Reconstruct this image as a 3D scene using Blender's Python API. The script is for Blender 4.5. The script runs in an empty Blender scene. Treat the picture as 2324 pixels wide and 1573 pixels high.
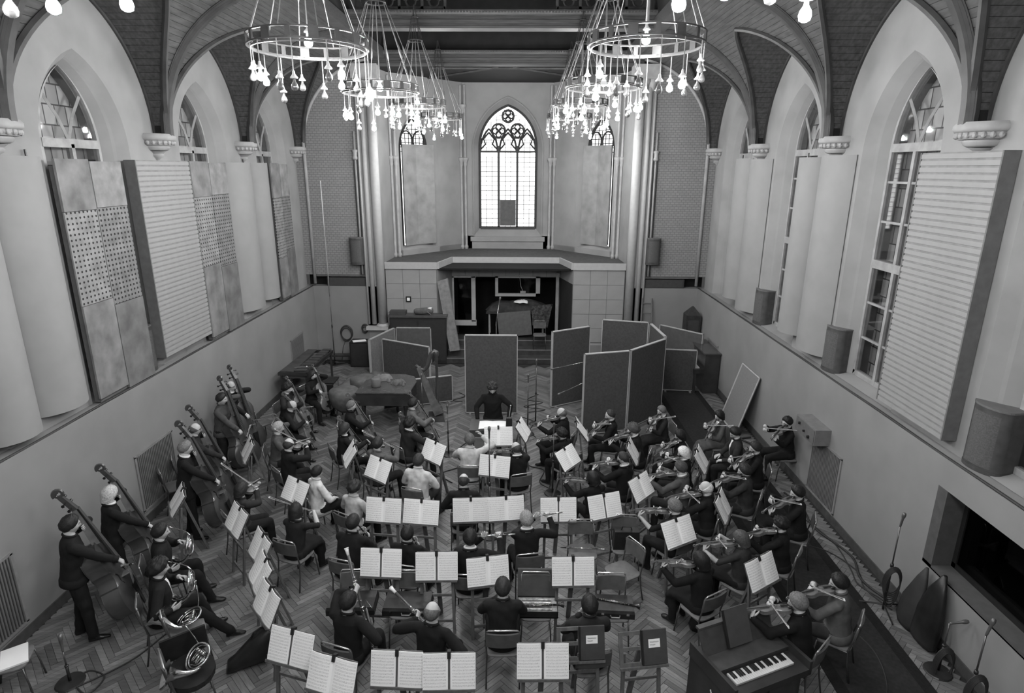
import bpy, math, random
import numpy as np
from mathutils import Matrix, Vector

random.seed(7)
RNG = np.random.default_rng(7)
scene = bpy.context.scene
COL = scene.collection
PI = math.pi

# ------------------------------------------------------------------ camera
cam_d = bpy.data.cameras.new('camera')
cam_d.sensor_fit = 'HORIZONTAL'; cam_d.sensor_width = 36.0
cam_d.lens = 1387.35 / 2324 * 36.0
cam_d.clip_start = 0.05; cam_d.clip_end = 200
cam = bpy.data.objects.new('camera', cam_d); COL.objects.link(cam)
_f = Vector((-0.01291, 0.95974, -0.28059)); _r = Vector((0.99988, 0.01475, 0.00446)); _u = Vector((-0.00842, 0.28049, 0.95982))
cam.matrix_world = Matrix(((_r.x, _u.x, -_f.x, 0.4829), (_r.y, _u.y, -_f.y, 0.0), (_r.z, _u.z, -_f.z, 6.0), (0, 0, 0, 1)))
scene.camera = cam

# ------------------------------------------------------------------ world: overcast daylight outside the windows
world = bpy.data.worlds.new('world'); scene.world = world; world.use_nodes = True
_bg = world.node_tree.nodes['Background']
_bg.inputs[0].default_value = (1, 1, 1, 1); _bg.inputs[1].default_value = 3.0
scene.view_settings.view_transform = 'Standard'; scene.view_settings.look = 'None'
scene.view_settings.gamma = 1.0; scene.view_settings.use_curve_mapping = False
scene.view_settings.exposure = 0.0
cy = scene.cycles
cy.max_bounces = 5; cy.diffuse_bounces = 3; cy.glossy_bounces = 2; cy.transmission_bounces = 3; cy.transparent_max_bounces = 8
cy.adaptive_threshold = 0.05; cy.sample_clamp_indirect = 4.0; cy.caustics_reflective = False; cy.caustics_refractive = False
BULB_EMIT = 720.0
GALLERY_W = 190.0

# ------------------------------------------------------------------ materials
_mats = {}
def M(name, g=0.5, rough=0.7, var=0.12, scale=9.0, bump=0.0, metal=0.0, spec=0.3, emit=0.0, stretch=None, coat=0.0):
    if name in _mats: return _mats[name]
    m = bpy.data.materials.new(name); m.use_nodes = True
    nt = m.node_tree; b = nt.nodes['Principled BSDF']
    b.inputs['Roughness'].default_value = rough
    b.inputs['Metallic'].default_value = metal
    b.inputs['Specular IOR Level'].default_value = spec
    if coat: b.inputs['Coat Weight'].default_value = coat
    tc = nt.nodes.new('ShaderNodeTexCoord')
    src = tc.outputs['Object']
    if stretch:
        mp = nt.nodes.new('ShaderNodeMapping'); mp.inputs['Scale'].default_value = stretch
        nt.links.new(src, mp.inputs['Vector']); src = mp.outputs['Vector']
    n = nt.nodes.new('ShaderNodeTexNoise'); n.inputs['Scale'].default_value = scale; n.inputs['Detail'].default_value = 4
    nt.links.new(src, n.inputs['Vector'])
    r = nt.nodes.new('ShaderNodeValToRGB')
    lo, hi = g * (1 - var), min(1.0, g * (1 + var))
    r.color_ramp.elements[0].position = 0.3; r.color_ramp.elements[1].position = 0.7
    r.color_ramp.elements[0].color = (lo, lo, lo, 1); r.color_ramp.elements[1].color = (hi, hi, hi, 1)
    nt.links.new(n.outputs['Fac'], r.inputs['Fac']); nt.links.new(r.outputs['Color'], b.inputs['Base Color'])
    if bump:
        bp = nt.nodes.new('ShaderNodeBump'); bp.inputs['Strength'].default_value = bump; bp.inputs['Distance'].default_value = 0.02
        nt.links.new(n.outputs['Fac'], bp.inputs['Height']); nt.links.new(bp.outputs['Normal'], b.inputs['Normal'])
    if emit:
        b.inputs['Emission Color'].default_value = (1, 1, 1, 1); b.inputs['Emission Strength'].default_value = emit
    _mats[name] = m
    return m

def _math(nt, op, a, b=None):
    n = nt.nodes.new('ShaderNodeMath'); n.operation = op
    for i, x in enumerate((a, b)):
        if x is None: continue
        if isinstance(x, (int, float)): n.inputs[i].default_value = x
        else: nt.links.new(x, n.inputs[i])
    return n.outputs[0]

def mat_perforated(name, g, px, pz, rad):
    """board with a regular grid of drilled holes (object Y,Z)"""
    m = M(name, g, 0.8, 0.25, 5); nt = m.node_tree; b = nt.nodes['Principled BSDF']
    tc = nt.nodes.new('ShaderNodeTexCoord'); s = nt.nodes.new('ShaderNodeSeparateXYZ'); nt.links.new(tc.outputs['Object'], s.inputs[0])
    fy = _math(nt, 'SUBTRACT', _math(nt, 'FRACT', _math(nt, 'DIVIDE', s.outputs['Y'], px)), 0.5)
    fz = _math(nt, 'SUBTRACT', _math(nt, 'FRACT', _math(nt, 'DIVIDE', s.outputs['Z'], pz)), 0.5)
    d = _math(nt, 'SQRT', _math(nt, 'ADD', _math(nt, 'MULTIPLY', fy, fy), _math(nt, 'MULTIPLY', fz, fz)))
    hole = _math(nt, 'LESS_THAN', d, rad)
    mix = nt.nodes.new('ShaderNodeMix'); mix.data_type = 'RGBA'
    src = b.inputs['Base Color'].links[0].from_socket
    nt.links.new(hole, mix.inputs['Factor']); nt.links.new(src, mix.inputs['A']); mix.inputs['B'].default_value = (0.02, 0.02, 0.02, 1)
    nt.links.new(mix.outputs['Result'], b.inputs['Base Color'])
    return m

def mat_brick(name, g, w, h):
    """painted acoustic brick / perforated block surface"""
    m = M(name, g, 0.85, 0.1, 6); nt = m.node_tree; b = nt.nodes['Principled BSDF']
    tc = nt.nodes.new('ShaderNodeTexCoord'); s = nt.nodes.new('ShaderNodeSeparateXYZ'); nt.links.new(tc.outputs['Object'], s.inputs[0])
    c = nt.nodes.new('ShaderNodeCombineXYZ'); nt.links.new(_math(nt, 'ADD', s.outputs['X'], s.outputs['Y']), c.inputs[0]); nt.links.new(s.outputs['Z'], c.inputs[1])
    br = nt.nodes.new('ShaderNodeTexBrick'); nt.links.new(c.outputs[0], br.inputs['Vector'])
    br.inputs['Scale'].default_value = 1.0; br.inputs['Brick Width'].default_value = w; br.inputs['Row Height'].default_value = h
    br.inputs['Mortar Size'].default_value = 0.008
    for k, v in (('Color1', g), ('Color2', g * 0.9), ('Mortar', g * 0.62)): br.inputs[k].default_value = (v, v, v, 1)
    nt.links.new(br.outputs['Color'], b.inputs['Base Color'])
    return m

def mat_score(name, g=0.75):
    """printed sheet music: staves of five lines with specks of notes (object X across, Z up the page)"""
    m = M(name, g, 0.8, 0.03, 3); nt = m.node_tree; b = nt.nodes['Principled BSDF']
    tc = nt.nodes.new('ShaderNodeTexCoord'); s = nt.nodes.new('ShaderNodeSeparateXYZ'); nt.links.new(tc.outputs['Object'], s.inputs[0])
    st = _math(nt, 'FRACT', _math(nt, 'DIVIDE', s.outputs['Z'], 0.032))
    instave = _math(nt, 'LESS_THAN', st, 0.62)
    line = _math(nt, 'LESS_THAN', _math(nt, 'FRACT', _math(nt, 'MULTIPLY', st, 8.0)), 0.25)
    n = nt.nodes.new('ShaderNodeTexNoise'); n.inputs['Scale'].default_value = 130; n.inputs['Detail'].default_value = 2
    nt.links.new(tc.outputs['Object'], n.inputs['Vector'])
    note = _math(nt, 'GREATER_THAN', n.outputs['Fac'], 0.58)
    ink = _math(nt, 'MULTIPLY', instave, _math(nt, 'MAXIMUM', line, note))
    # blank margins
    ax = _math(nt, 'ABSOLUTE', s.outputs['X']); page = _math(nt, 'ABSOLUTE', _math(nt, 'SUBTRACT', ax, 0.15))
    inx = _math(nt, 'LESS_THAN', page, 0.118); inz = _math(nt, 'LESS_THAN', _math(nt, 'ABSOLUTE', s.outputs['Z']), 0.165)
    ink = _math(nt, 'MULTIPLY', ink, _math(nt, 'MULTIPLY', inx, inz))
    mix = nt.nodes.new('ShaderNodeMix'); mix.data_type = 'RGBA'
    src = b.inputs['Base Color'].links[0].from_socket
    nt.links.new(_math(nt, 'MULTIPLY', ink, 0.45), mix.inputs['Factor']); nt.links.new(src, mix.inputs['A']); mix.inputs['B'].default_value = (0.05, 0.05, 0.05, 1)
    nt.links.new(mix.outputs['Result'], b.inputs['Base Color'])
    return m

def mat_glass(name, tint=0.9, gloss=0.12, rough=0.05):
    if name in _mats: return _mats[name]
    m = bpy.data.materials.new(name); m.use_nodes = True; nt = m.node_tree
    for n in list(nt.nodes): nt.nodes.remove(n)
    o = nt.nodes.new('ShaderNodeOutputMaterial'); mx = nt.nodes.new('ShaderNodeMixShader')
    t = nt.nodes.new('ShaderNodeBsdfTransparent'); t.inputs[0].default_value = (tint, tint, tint, 1)
    g = nt.nodes.new('ShaderNodeBsdfGlossy'); g.inputs['Roughness'].default_value = rough
    tc = nt.nodes.new('ShaderNodeTexCoord'); ns = nt.nodes.new('ShaderNodeTexNoise'); ns.inputs['Scale'].default_value = 3.0
    bp = nt.nodes.new('ShaderNodeBump'); bp.inputs['Strength'].default_value = 0.06
    nt.links.new(tc.outputs['Object'], ns.inputs['Vector']); nt.links.new(ns.outputs['Fac'], bp.inputs['Height']); nt.links.new(bp.outputs['Normal'], g.inputs['Normal'])
    mx.inputs[0].default_value = gloss
    nt.links.new(t.outputs[0], mx.inputs[1]); nt.links.new(g.outputs[0], mx.inputs[2]); nt.links.new(mx.outputs[0], o.inputs[0])
    _mats[name] = m
    return m

# ------------------------------------------------------------------ mesh builder
def rotz(a): return Matrix.Rotation(a, 4, 'Z')
def T(x, y, z): return Matrix.Translation((x, y, z))
def frame(p, fwd, up=(0, 0, 1)):
    """matrix with local +Y along fwd and +Z near up at point p"""
    y = Vector(fwd).normalized(); u = Vector(up)
    if abs(y.dot(u.normalized())) > 0.999: u = Vector((1, 0, 0)) if abs(y.x) < .9 else Vector((0, 1, 0))
    x = y.cross(u).normalized(); z = x.cross(y)
    return Matrix(((x.x, y.x, z.x, p[0]), (x.y, y.y, z.y, p[1]), (x.z, y.z, z.z, p[2]), (0, 0, 0, 1)))

class MB:
    def __init__(s): s.v = []; s.f = []; s.m = []; s.n = 0
    def add(s, v, f, mi=0, mat=None):
        v = np.asarray(v, float).reshape(-1, 3)
        if mat is not None:
            A = np.array(mat); v = v @ A[:3, :3].T + A[:3, 3]
        s.v.append(v); s.f += [tuple(int(i) + s.n for i in q) for q in f]; s.m += [mi] * len(f) if isinstance(mi, int) else list(mi)
        s.n += len(v); return s
    def box(s, c, d, mi=0, mat=None, taper=1.0, bev=0.0):
        x, y, z = (k / 2 for k in d); t = taper
        v = [(-x, -y, -z), (x, -y, -z), (x, y, -z), (-x, y, -z), (-x * t, -y * t, z), (x * t, -y * t, z), (x * t, y * t, z), (-x * t, y * t, z)]
        v = np.array(v) + np.array(c)
        return s.add(v, [(3, 2, 1, 0), (4, 5, 6, 7), (0, 1, 5, 4), (1, 2, 6, 5), (2, 3, 7, 6), (3, 0, 4, 7)], mi, mat)
    def span(s, a, b, mi=0, mat=None):
        a = np.array(a, float); b = np.array(b, float)
        return s.box((a + b) / 2, np.abs(b - a), mi, mat)
    def rings(s, R, mi=0, mat=None, closed=True, cap=True, cyc=False):
        """loft a list of rings (k x 3 each)"""
        R = [np.asarray(r, float) for r in R]; k = len(R[0]); v = np.concatenate(R); f = []
        n = len(R)
        for i in range(n if cyc else n - 1):
            a = i * k; b = ((i + 1) % n) * k
            for j in range(k if closed else k - 1):
                j2 = (j + 1) % k
                f.append((a + j, a + j2, b + j2, b + j))
        if cap and closed and not cyc:
            f.append(tuple(range(k - 1, -1, -1))); f.append(tuple((n - 1) * k + j for j in range(k)))
        return s.add(v, f, mi, mat)
    def tube(s, pts, r, k=6, mi=0, mat=None, cap=True, cyc=False, flat=1.0, up=None):
        pts = [Vector(p) for p in pts]; n = len(pts)
        rad = [r] * n if isinstance(r, (int, float)) else list(r)
        R = []; prev = None
        for i in range(n):
            if cyc: t = pts[(i + 1) % n] - pts[i - 1]
            else: t = pts[min(i + 1, n - 1)] - pts[max(i - 1, 0)]
            if t.length < 1e-9: t = Vector((0, 0, 1))
            t.normalize()
            if prev is None:
                u = Vector(up) if up is not None else (Vector((0, 0, 1)) if abs(t.z) < .9 else Vector((1, 0, 0)))
            else: u = prev
            x = t.cross(u)
            if x.length < 1e-6: x = t.cross(Vector((0.3, 1, 0.2)))
            x.normalize(); y = x.cross(t).normalized(); prev = y
            R.append([tuple(pts[i] + x * (math.cos(2 * PI * j / k) * rad[i]) + y * (math.sin(2 * PI * j / k) * rad[i] * flat)) for j in range(k)])
        return s.rings(R, mi, mat, True, cap, cyc)
    def lathe(s, prof, k=16, mi=0, mat=None, a0=0.0, a1=2 * PI):
        """prof: list of (r, z)"""
        full = abs(a1 - a0 - 2 * PI) < 1e-6
        m = k if full else k + 1
        R = []
        for r, z in prof:
            R.append([(max(r, 1e-4) * math.cos(a0 + (a1 - a0) * j / k), max(r, 1e-4) * math.sin(a0 + (a1 - a0) * j / k), z) for j in range(m)])
        return s.rings(R, mi, mat, full, full)
    def prism(s, outline, y0, y1, mi=0, mat=None):
        """extrude outline given in (x, z) from y0 to y1"""
        k = len(outline)
        return s.rings([[(x, y0, z) for x, z in outline], [(x, y1, z) for x, z in outline]], mi, mat)
    def ball(s, c, r, k=10, n=6, mi=0, mat=None):
        r = np.array(r, float) * np.ones(3); R = []
        for i in range(n + 1):
            t = PI * (i + 0.0) / n; rr = max(math.sin(t), 0.02)
            R.append([(c[0] + r[0] * rr * math.cos(2 * PI * j / k), c[1] + r[1] * rr * math.sin(2 * PI * j / k), c[2] - r[2] * math.cos(t)) for j in range(k)])
        return s.rings(R, mi, mat)
    def quad(s, pts, mi=0): return s.add(pts, [tuple(range(len(pts)))], mi)
    def data(s, name, mats, smooth=False):
        me = bpy.data.meshes.new(name)
        v = np.concatenate(s.v) if s.v else np.zeros((0, 3))
        me.from_pydata(v.tolist(), [], s.f)
        for m in (mats if isinstance(mats, (list, tuple)) else [mats]): me.materials.append(m)
        if any(s.m): me.polygons.foreach_set('material_index', s.m)
        if smooth: me.polygons.foreach_set('use_smooth', [True] * len(s.f))
        me.update(); return me
    def build(s, name, mats, parent=None, smooth=False, mw=None):
        return link(name, s.data(name, mats, smooth), parent, mw)

def link(name, data, parent=None, mw=None):
    o = bpy.data.objects.new(name, data); COL.objects.link(o)
    if parent is not None: o.parent = parent
    if mw is not None: o.matrix_local = mw
    return o
def auto_smooth(o, ang=35):
    me = o.data if hasattr(o, 'data') else o
    me.polygons.foreach_set('use_smooth', [True] * len(me.polygons))
    try: me.set_sharp_from_angle(angle=math.radians(ang))
    except Exception: pass
    return o
def tag(o, label, cat=None, group=None, kind=None):
    o['label'] = label
    if cat: o['category'] = cat
    if group: o['group'] = group
    if kind: o['kind'] = kind
    return o
def struct(o, label=None):
    o['kind'] = 'structure'
    if label: o['label'] = label
    return o
def empty(name, mw=None):
    o = bpy.data.objects.new(name, None); o.empty_display_size = 0.1; COL.objects.link(o)
    if mw is not None: o.matrix_world = mw
    return o
def copy_tree(o, parent=None, mw=None):
    c = o.copy(); COL.objects.link(c); c.parent = parent
    if mw is not None: c.matrix_local = mw
    for ch in o.children: copy_tree(ch, c)
    return c

# shared materials
plaster = M('plaster', 0.255, 0.9, 0.10, 1.6, 0.08)
plaster_low = M('plaster_low', 0.215, 0.85, 0.08, 1.2, 0.05)
wood_vault = M('vault_board', 0.062, 0.6, 0.35, 3.0, 0.1, stretch=(6, 1, 6))
wood_rib = M('vault_rib', 0.045, 0.45, 0.25, 5.0)
wood_dark = M('roof_timber', 0.010, 0.7, 0.3, 4.0)
beam_mat = M('beam_timber', 0.055, 0.45, 0.3, 4.0, stretch=(0.6, 4, 8))
stone = M('stone_trim', 0.32, 0.8, 0.12, 5.0, 0.05)
board_grey = M('acoustic_board', 0.25, 0.85, 0.18, 3.0)
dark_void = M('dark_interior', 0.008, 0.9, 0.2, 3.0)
black = M('black_paint', 0.015, 0.45, 0.2, 6.0)
black_metal = M('black_metal', 0.02, 0.35, 0.2, 8.0, metal=0.0, spec=0.5)
chrome = M('chrome', 0.75, 0.18, 0.05, 9.0, metal=1.0)
iron = M('wrought_iron', 0.03, 0.5, 0.3, 14.0)
# ================================================================== the hall
XW, XU, XG = 6.0, 6.2, 6.5           # dado face, upper wall face, glazing plane
ZL = 2.42                             # top of the dado ledge
ZS = 6.55                             # springing of the vault
YC = [0.83, 4.43, 8.03, 11.64, 15.24, 18.84]
YF = 18.84
RM, XM = 2.45, 3.5                    # cove radius / centre
RL_ = 2.15                            # lunette arc radius
HB = 1.8025                           # half bay
ZTOP = ZS + RM

# ---- floor
parq = [M('parquet_%d' % i, g, 0.36, 0.25, 3.0, 0.03, stretch=(2, 12, 2), spec=0.4) for i, g in enumerate((0.095, 0.125, 0.155, 0.19))]
b = MB(); b.span((-6.3, -3, -0.2), (6.3, 24.5, -0.012)); floor = struct(b.build('floor', M('floor_bed', 0.03, 0.8)), 'herringbone parquet floor of the hall')
pw, pn = 0.078, 6
cs = math.cos(PI / 4); near, rest = [], [[], [], [], []]
plk = []
for mcol in range(-24, 25):
    for k in range(-300, 301):
        for hv in (0, 1):
            if hv == 0: cx_, cy_, ang = k + pn / 2 + 2 * pn * mcol, k + 0.5, 0.0
            else: cx_, cy_, ang = k + 0.5 + 2 * pn * mcol, k + 1 + pn / 2, PI / 2
            X = (cx_ * cs - cy_ * cs) * pw; Y = (cx_ * cs + cy_ * cs) * pw + 0.0
            if abs(X) < 5.93 and 4.6 < Y < 18.3: plk.append((Y, X, ang + PI / 4))
plk.sort()
def plank_mb(mb, X, Y, a, dz=0.0):
    L, Wd = pn * pw - 0.004, pw - 0.004
    c, s_ = math.cos(a), math.sin(a)
    q = [(-L / 2, -Wd / 2), (L / 2, -Wd / 2), (L / 2, Wd / 2), (-L / 2, Wd / 2)]
    t = [(X + c * x - s_ * y, Y + s_ * x + c * y, dz) for x, y in q]; u = [(x, y, -0.012) for x, y, z in t]
    mb.add(t + u, [(0, 1, 2, 3), (0, 4, 5, 1), (1, 5, 6, 2), (2, 6, 7, 3), (3, 7, 4, 0)])
pieces = [p for p in plk if 5.75 < p[0] < 6.95 and -3.3 < p[1] < 3.6][:300]
pset = set(pieces)
pm = []
for i in range(4):
    mb = MB(); plank_mb(mb, 0, 0, 0); pm.append(mb.data('parquet_block', parq[i]))
for p in pieces:
    link('parquet_block', pm[random.choice((0, 1, 1, 2, 2, 3))], floor, T(p[1], p[0], random.uniform(-.001, .001)) @ rotz(p[2]))
acc = [MB() for _ in range(4)]
for p in plk:
    if p not in pset: plank_mb(acc[random.choice((0, 1, 1, 2, 2, 3))], p[1], p[0], p[2], random.uniform(-.001, .001))
for i in range(4):
    o = acc[i].build('parquet_blocks', parq[i], floor); o['kind'] = 'stuff'

# ---- carpet runner by the wall
carpet = MB(); carpet.span((4.45, 5.0, 0), (5.35, 16.2, 0.012))
run = empty('carpet_runner', T(0, 0, 0)); tag(run, 'long dark carpet runner with black borders along the dado', 'carpet')
carpet.build('field', M('carpet', 0.020, 0.95, 0.25, 20, 0.3), run)
for x0, x1 in ((4.30, 4.45), (5.35, 5.50)):
    b = MB(); b.span((x0, 5.0, 0), (x1, 16.2, 0.014)); b.build('border', M('carpet_border', 0.009, 0.95, 0.3, 30, 0.3), run)

# ---- dado walls, ledges, baseboards
for side, nm in ((-1, 'left'), (1, 'right')):
    b = MB()
    if side == -1:
        b.span((-6.8, -3, 0), (-XW, YF + 0.3, ZL))
    else:
        # control-room window niche Y 3.6..7.28, Z 0.9..2.03
        b.span((XW, 7.28, 0), (6.8, YF + 0.3, ZL)); b.span((XW, -3, 0), (6.8, 3.6, ZL))
        b.span((XW, 3.6, 0), (6.8, 7.28, 0.90)); b.span((XW, 3.6, 2.03), (6.8, 7.28, ZL)); b.span((6.65, 3.6, 0.9), (6.8, 7.28, 2.03))
    dado = struct(b.build('wall_' + nm + '_dado', plaster_low), 'smooth grey dado wall with a deep ledge')
    b = MB(); b.span((side * (XW - 0.02), -3, 0), (side * XW, YF, 0.15))
    struct(b.build('baseboard_' + nm, M('baseboard', 0.06, 0.6, 0.2)), 'dark baseboard under the dado')
    b = MB(); b.tube([(side * (XW + 0.02), y, ZL + 0.012 + 0.006 * math.sin(y * 2.3)) for y in np.linspace(1, YF, 60)], 0.018, 6)  # dark tube stands in for the shadow gap along the ledge
    tag(b.build('cable', M('cable', 0.03, 0.6)), 'thin dark tube drawn for the shadow gap along the ledge of the %s wall' % nm, 'cable')

# ---- upper walls with splayed lancet windows
def lancet(hw, zs, rise, n=14, zb=None):
    """outline (y, z) of a pointed opening, from bottom right round to bottom left"""
    r = (hw * hw + rise * rise) / (2 * hw)
    a = math.atan2(rise, r - hw)
    right = [(hw - r + r * math.cos(t), zs + r * math.sin(t)) for t in np.linspace(0, a, n)]
    pts = right + [(-y, z) for y, z in reversed(right[:-1])]
    zz = np.linspace(zb, zs, 6)[:-1]
    return [(hw, z) for z in zz] + pts + [(-hw, z) for z in reversed(zz)]
win_c = [6.23, 9.84, 13.44, 17.04]
OUT = lancet(1.0, 6.25, 1.42, 14, ZL + 0.01); INN = lancet(0.66, 6.30, 1.15, 14, ZL + 0.06)
def ray_rect(y, z, c, y0, y1, z0, z1):
    dy, dz = y - c[0], z - c[1]; t = 1e9
    if dy > 1e-9: t = min(t, (y1 - c[0]) / dy)
    if dy < -1e-9: t = min(t, (y0 - c[0]) / dy)
    if dz > 1e-9: t = min(t, (z1 - c[1]) / dz)
    if dz < -1e-9: t = min(t, (z0 - c[1]) / dz)
    return c[0] + dy * t, c[1] + dz * t
outer_glaze = M('outer_glazing', 0.30, 0.5, 0.75, 2.2)
_nt = outer_glaze.node_tree
_br = _nt.nodes.new('ShaderNodeTexBrick'); _tc = _nt.nodes.new('ShaderNodeTexCoord'); _sp = _nt.nodes.new('ShaderNodeSeparateXYZ'); _cb = _nt.nodes.new('ShaderNodeCombineXYZ')
_nt.links.new(_tc.outputs['Object'], _sp.inputs[0]); _nt.links.new(_sp.outputs['Y'], _cb.inputs[0]); _nt.links.new(_sp.outputs['Z'], _cb.inputs[1]); _nt.links.new(_cb.outputs[0], _br.inputs['Vector'])
for k, v in (('Scale', 1.0), ('Brick Width', 0.24), ('Row Height', 0.30), ('Mortar Size', 0.012), ('Bias', -0.1)): _br.inputs[k].default_value = v
for k, v in (('Color1', 0.55), ('Color2', 0.2), ('Mortar', 0.06)): _br.inputs[k].default_value = (v, v, v, 1)
_nt.links.new(_br.outputs['Color'], _nt.nodes['Principled BSDF'].inputs['Base Color'])
sash = M('window_timber', 0.28, 0.6, 0.2, 6)
pane_glass = mat_glass('window_glass', 0.85, 0.16, 0.03)
wn = 0
for side, nm in ((-1, 'left'), (1, 'right')):
    b = MB()
    X0, X1 = side * XU, side * XG
    for wc in win_c:
        c = (wc, 4.6); y0, y1, z0, z1 = wc - 1.805, wc + 1.805, ZL, 9.3
        A = [(X0, wc + y, z) for y, z in OUT]; B = [(X1, wc + y, z) for y, z in INN]
        # splay with a shallow step half-way
        Mid = [(side * 6.33, wc + (o[0] * .55 + i[0] * .45), o[1] * .5 + i[1] * .5) for o, i in zip(OUT, INN)]
        Mid2 = [(side * 6.36, wc + (o[0] * .42 + i[0] * .58), o[1] * .40 + i[1] * .60) for o, i in zip(OUT, INN)]
        R = []
        for y, z in OUT:
            yy, zz = ray_rect(wc + y, z, c, y0, y1, z0, z1); R.append((X0, yy, zz))
        b.rings([R, A, Mid, Mid2, B], closed=False)
        # close corners of the ring
        b.quad([(X0, y1, z1), R[5], R[6]] if False else [(X0, y0, z1), (X0, y1, z1), max(R, key=lambda p: (p[2], p[1])), min(R, key=lambda p: (-p[2], p[1]))])
        bl = [p for p in R if abs(p[1] - y1) < 1e-6]; br_ = [p for p in R if abs(p[1] - y0) < 1e-6]
        b.quad([(X0, y1, z1)] + sorted(bl, key=lambda p: -p[2])[:1] + [max(R, key=lambda p: (p[2], p[1]))])
        b.quad([(X0, y0, z1)] + sorted(br_, key=lambda p: -p[2])[:1] + [min(R, key=lambda p: (-p[2], p[1]))])
        for s2, yy in ((1, y1), (-1, y0)):
            lo = [p for p in R if abs(p[2] - z0) < 1e-6 and (p[1] - wc) * s2 > 0]
            side_lo = sorted([p for p in R if abs(p[1] - yy) < 1e-6], key=lambda p: p[2])[:1]
            b.quad([(X0, yy, z0)] + ([max(lo, key=lambda p: (p[1] - wc) * s2)] if lo else [A[0] if s2 > 0 else A[-1]]) + side_lo)
        b.quad([(X0, wc + 1.0, ZL + .011), (X1, wc + .66, ZL + .06), (X1, wc - .66, ZL + .06), (X0, wc - 1.0, ZL + .011)])
    b.span((side * XU, -3, ZL), (side * (XU + .05), win_c[0] - 1.805, 9.3))
    uw = struct(b.build('wall_%s_upper' % nm, plaster), 'pale plaster nave wall pierced by tall lancet windows')
    for wi, wc in enumerate(win_c):
        wn += 1
        w = empty('window_%d' % wn, T(X1, wc, 0)); struct(w, 'tall lancet window in the %s wall, number %d from the gallery' % (nm, wi + 1) if False else 'tall lancet window with timber sash and wired panes')
        x = 0.0
        t = side
        fr = MB()
        ring_o = [(0.0, y, z) for y, z in INN]; ring_i = [(0.0, y * .91, 2.55 + (z - 2.48) * .985) for y, z in INN]
        fr.rings([[(-t * .04, y, z) for _, y, z in ring_o], [(-t * .04, y, z) for _, y, z in ring_i], [(t * .05, y, z) for _, y, z in ring_i]], closed=False)
        fr.span((-.04, -.66, 2.48), (.05, .66, 2.57))
        fr.build('frame', sash, w)
        mu = MB(); mu.span((-.045, -.035, 2.5), (.05, .035, 6.32)); mu.build('mullion', sash, w)
        for z, h in ((6.33, .13), (4.47, .14)):
            q = MB(); q.span((-.05, -.62, z - h / 2), (.05, .62, z + h / 2)); q.build('transom', sash, w)
        for z in (5.80, 5.17, 3.80, 3.18):
            q = MB(); q.span((-.025, -.61, z - .018), (.025, .61, z + .018)); q.build('glazing_bar', sash, w)
        for s2 in (-1, 1):
            q = MB(); q.tube([(0, 0.0, 6.38), (0, s2 * .16, 6.72), (0, s2 * .42, 7.06)], .028, 4); q.build('tracery_bar', sash, w)
        rows = [2.57, 3.162, 3.782, 4.40, 4.54, 5.152, 5.782, 6.265]
        for a0, a1 in ((2.57, 3.162), (3.198, 3.782), (3.818, 4.40), (4.54, 5.152), (5.188, 5.782), (5.818, 6.265)):
            for s2 in (-1, 1):
                q = MB(); q.span((-.003, s2 * .035, a0), (.003, s2 * .6, a1)); q.build('pane', pane_glass, w)
        HI = [(y * .91, 2.55 + (z - 2.48) * .985) for y, z in INN if z > 6.40]
        q = MB(); q.add([(0, y, z) for y, z in HI], [tuple(range(len(HI)))]); q.build('pane', pane_glass, w)
        q = MB(); q.add([(t * .22, y * 1.02, z) for y, z in INN], [tuple(range(len(INN)))])
        q.span((t * .0 if t > 0 else -.24, -.72, 2.40), (t * .24 if t > 0 else 0, .72, 2.46))
        q.build('outer_sash', outer_glaze, w)
        q = MB(); q.rings([[(0.05 * t, y, z) for y, z in INN], [(.24 * t, y * 1.03, z + .01) for y, z in INN]], closed=False); q.build('reveal', M('reveal', .12), w)

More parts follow.
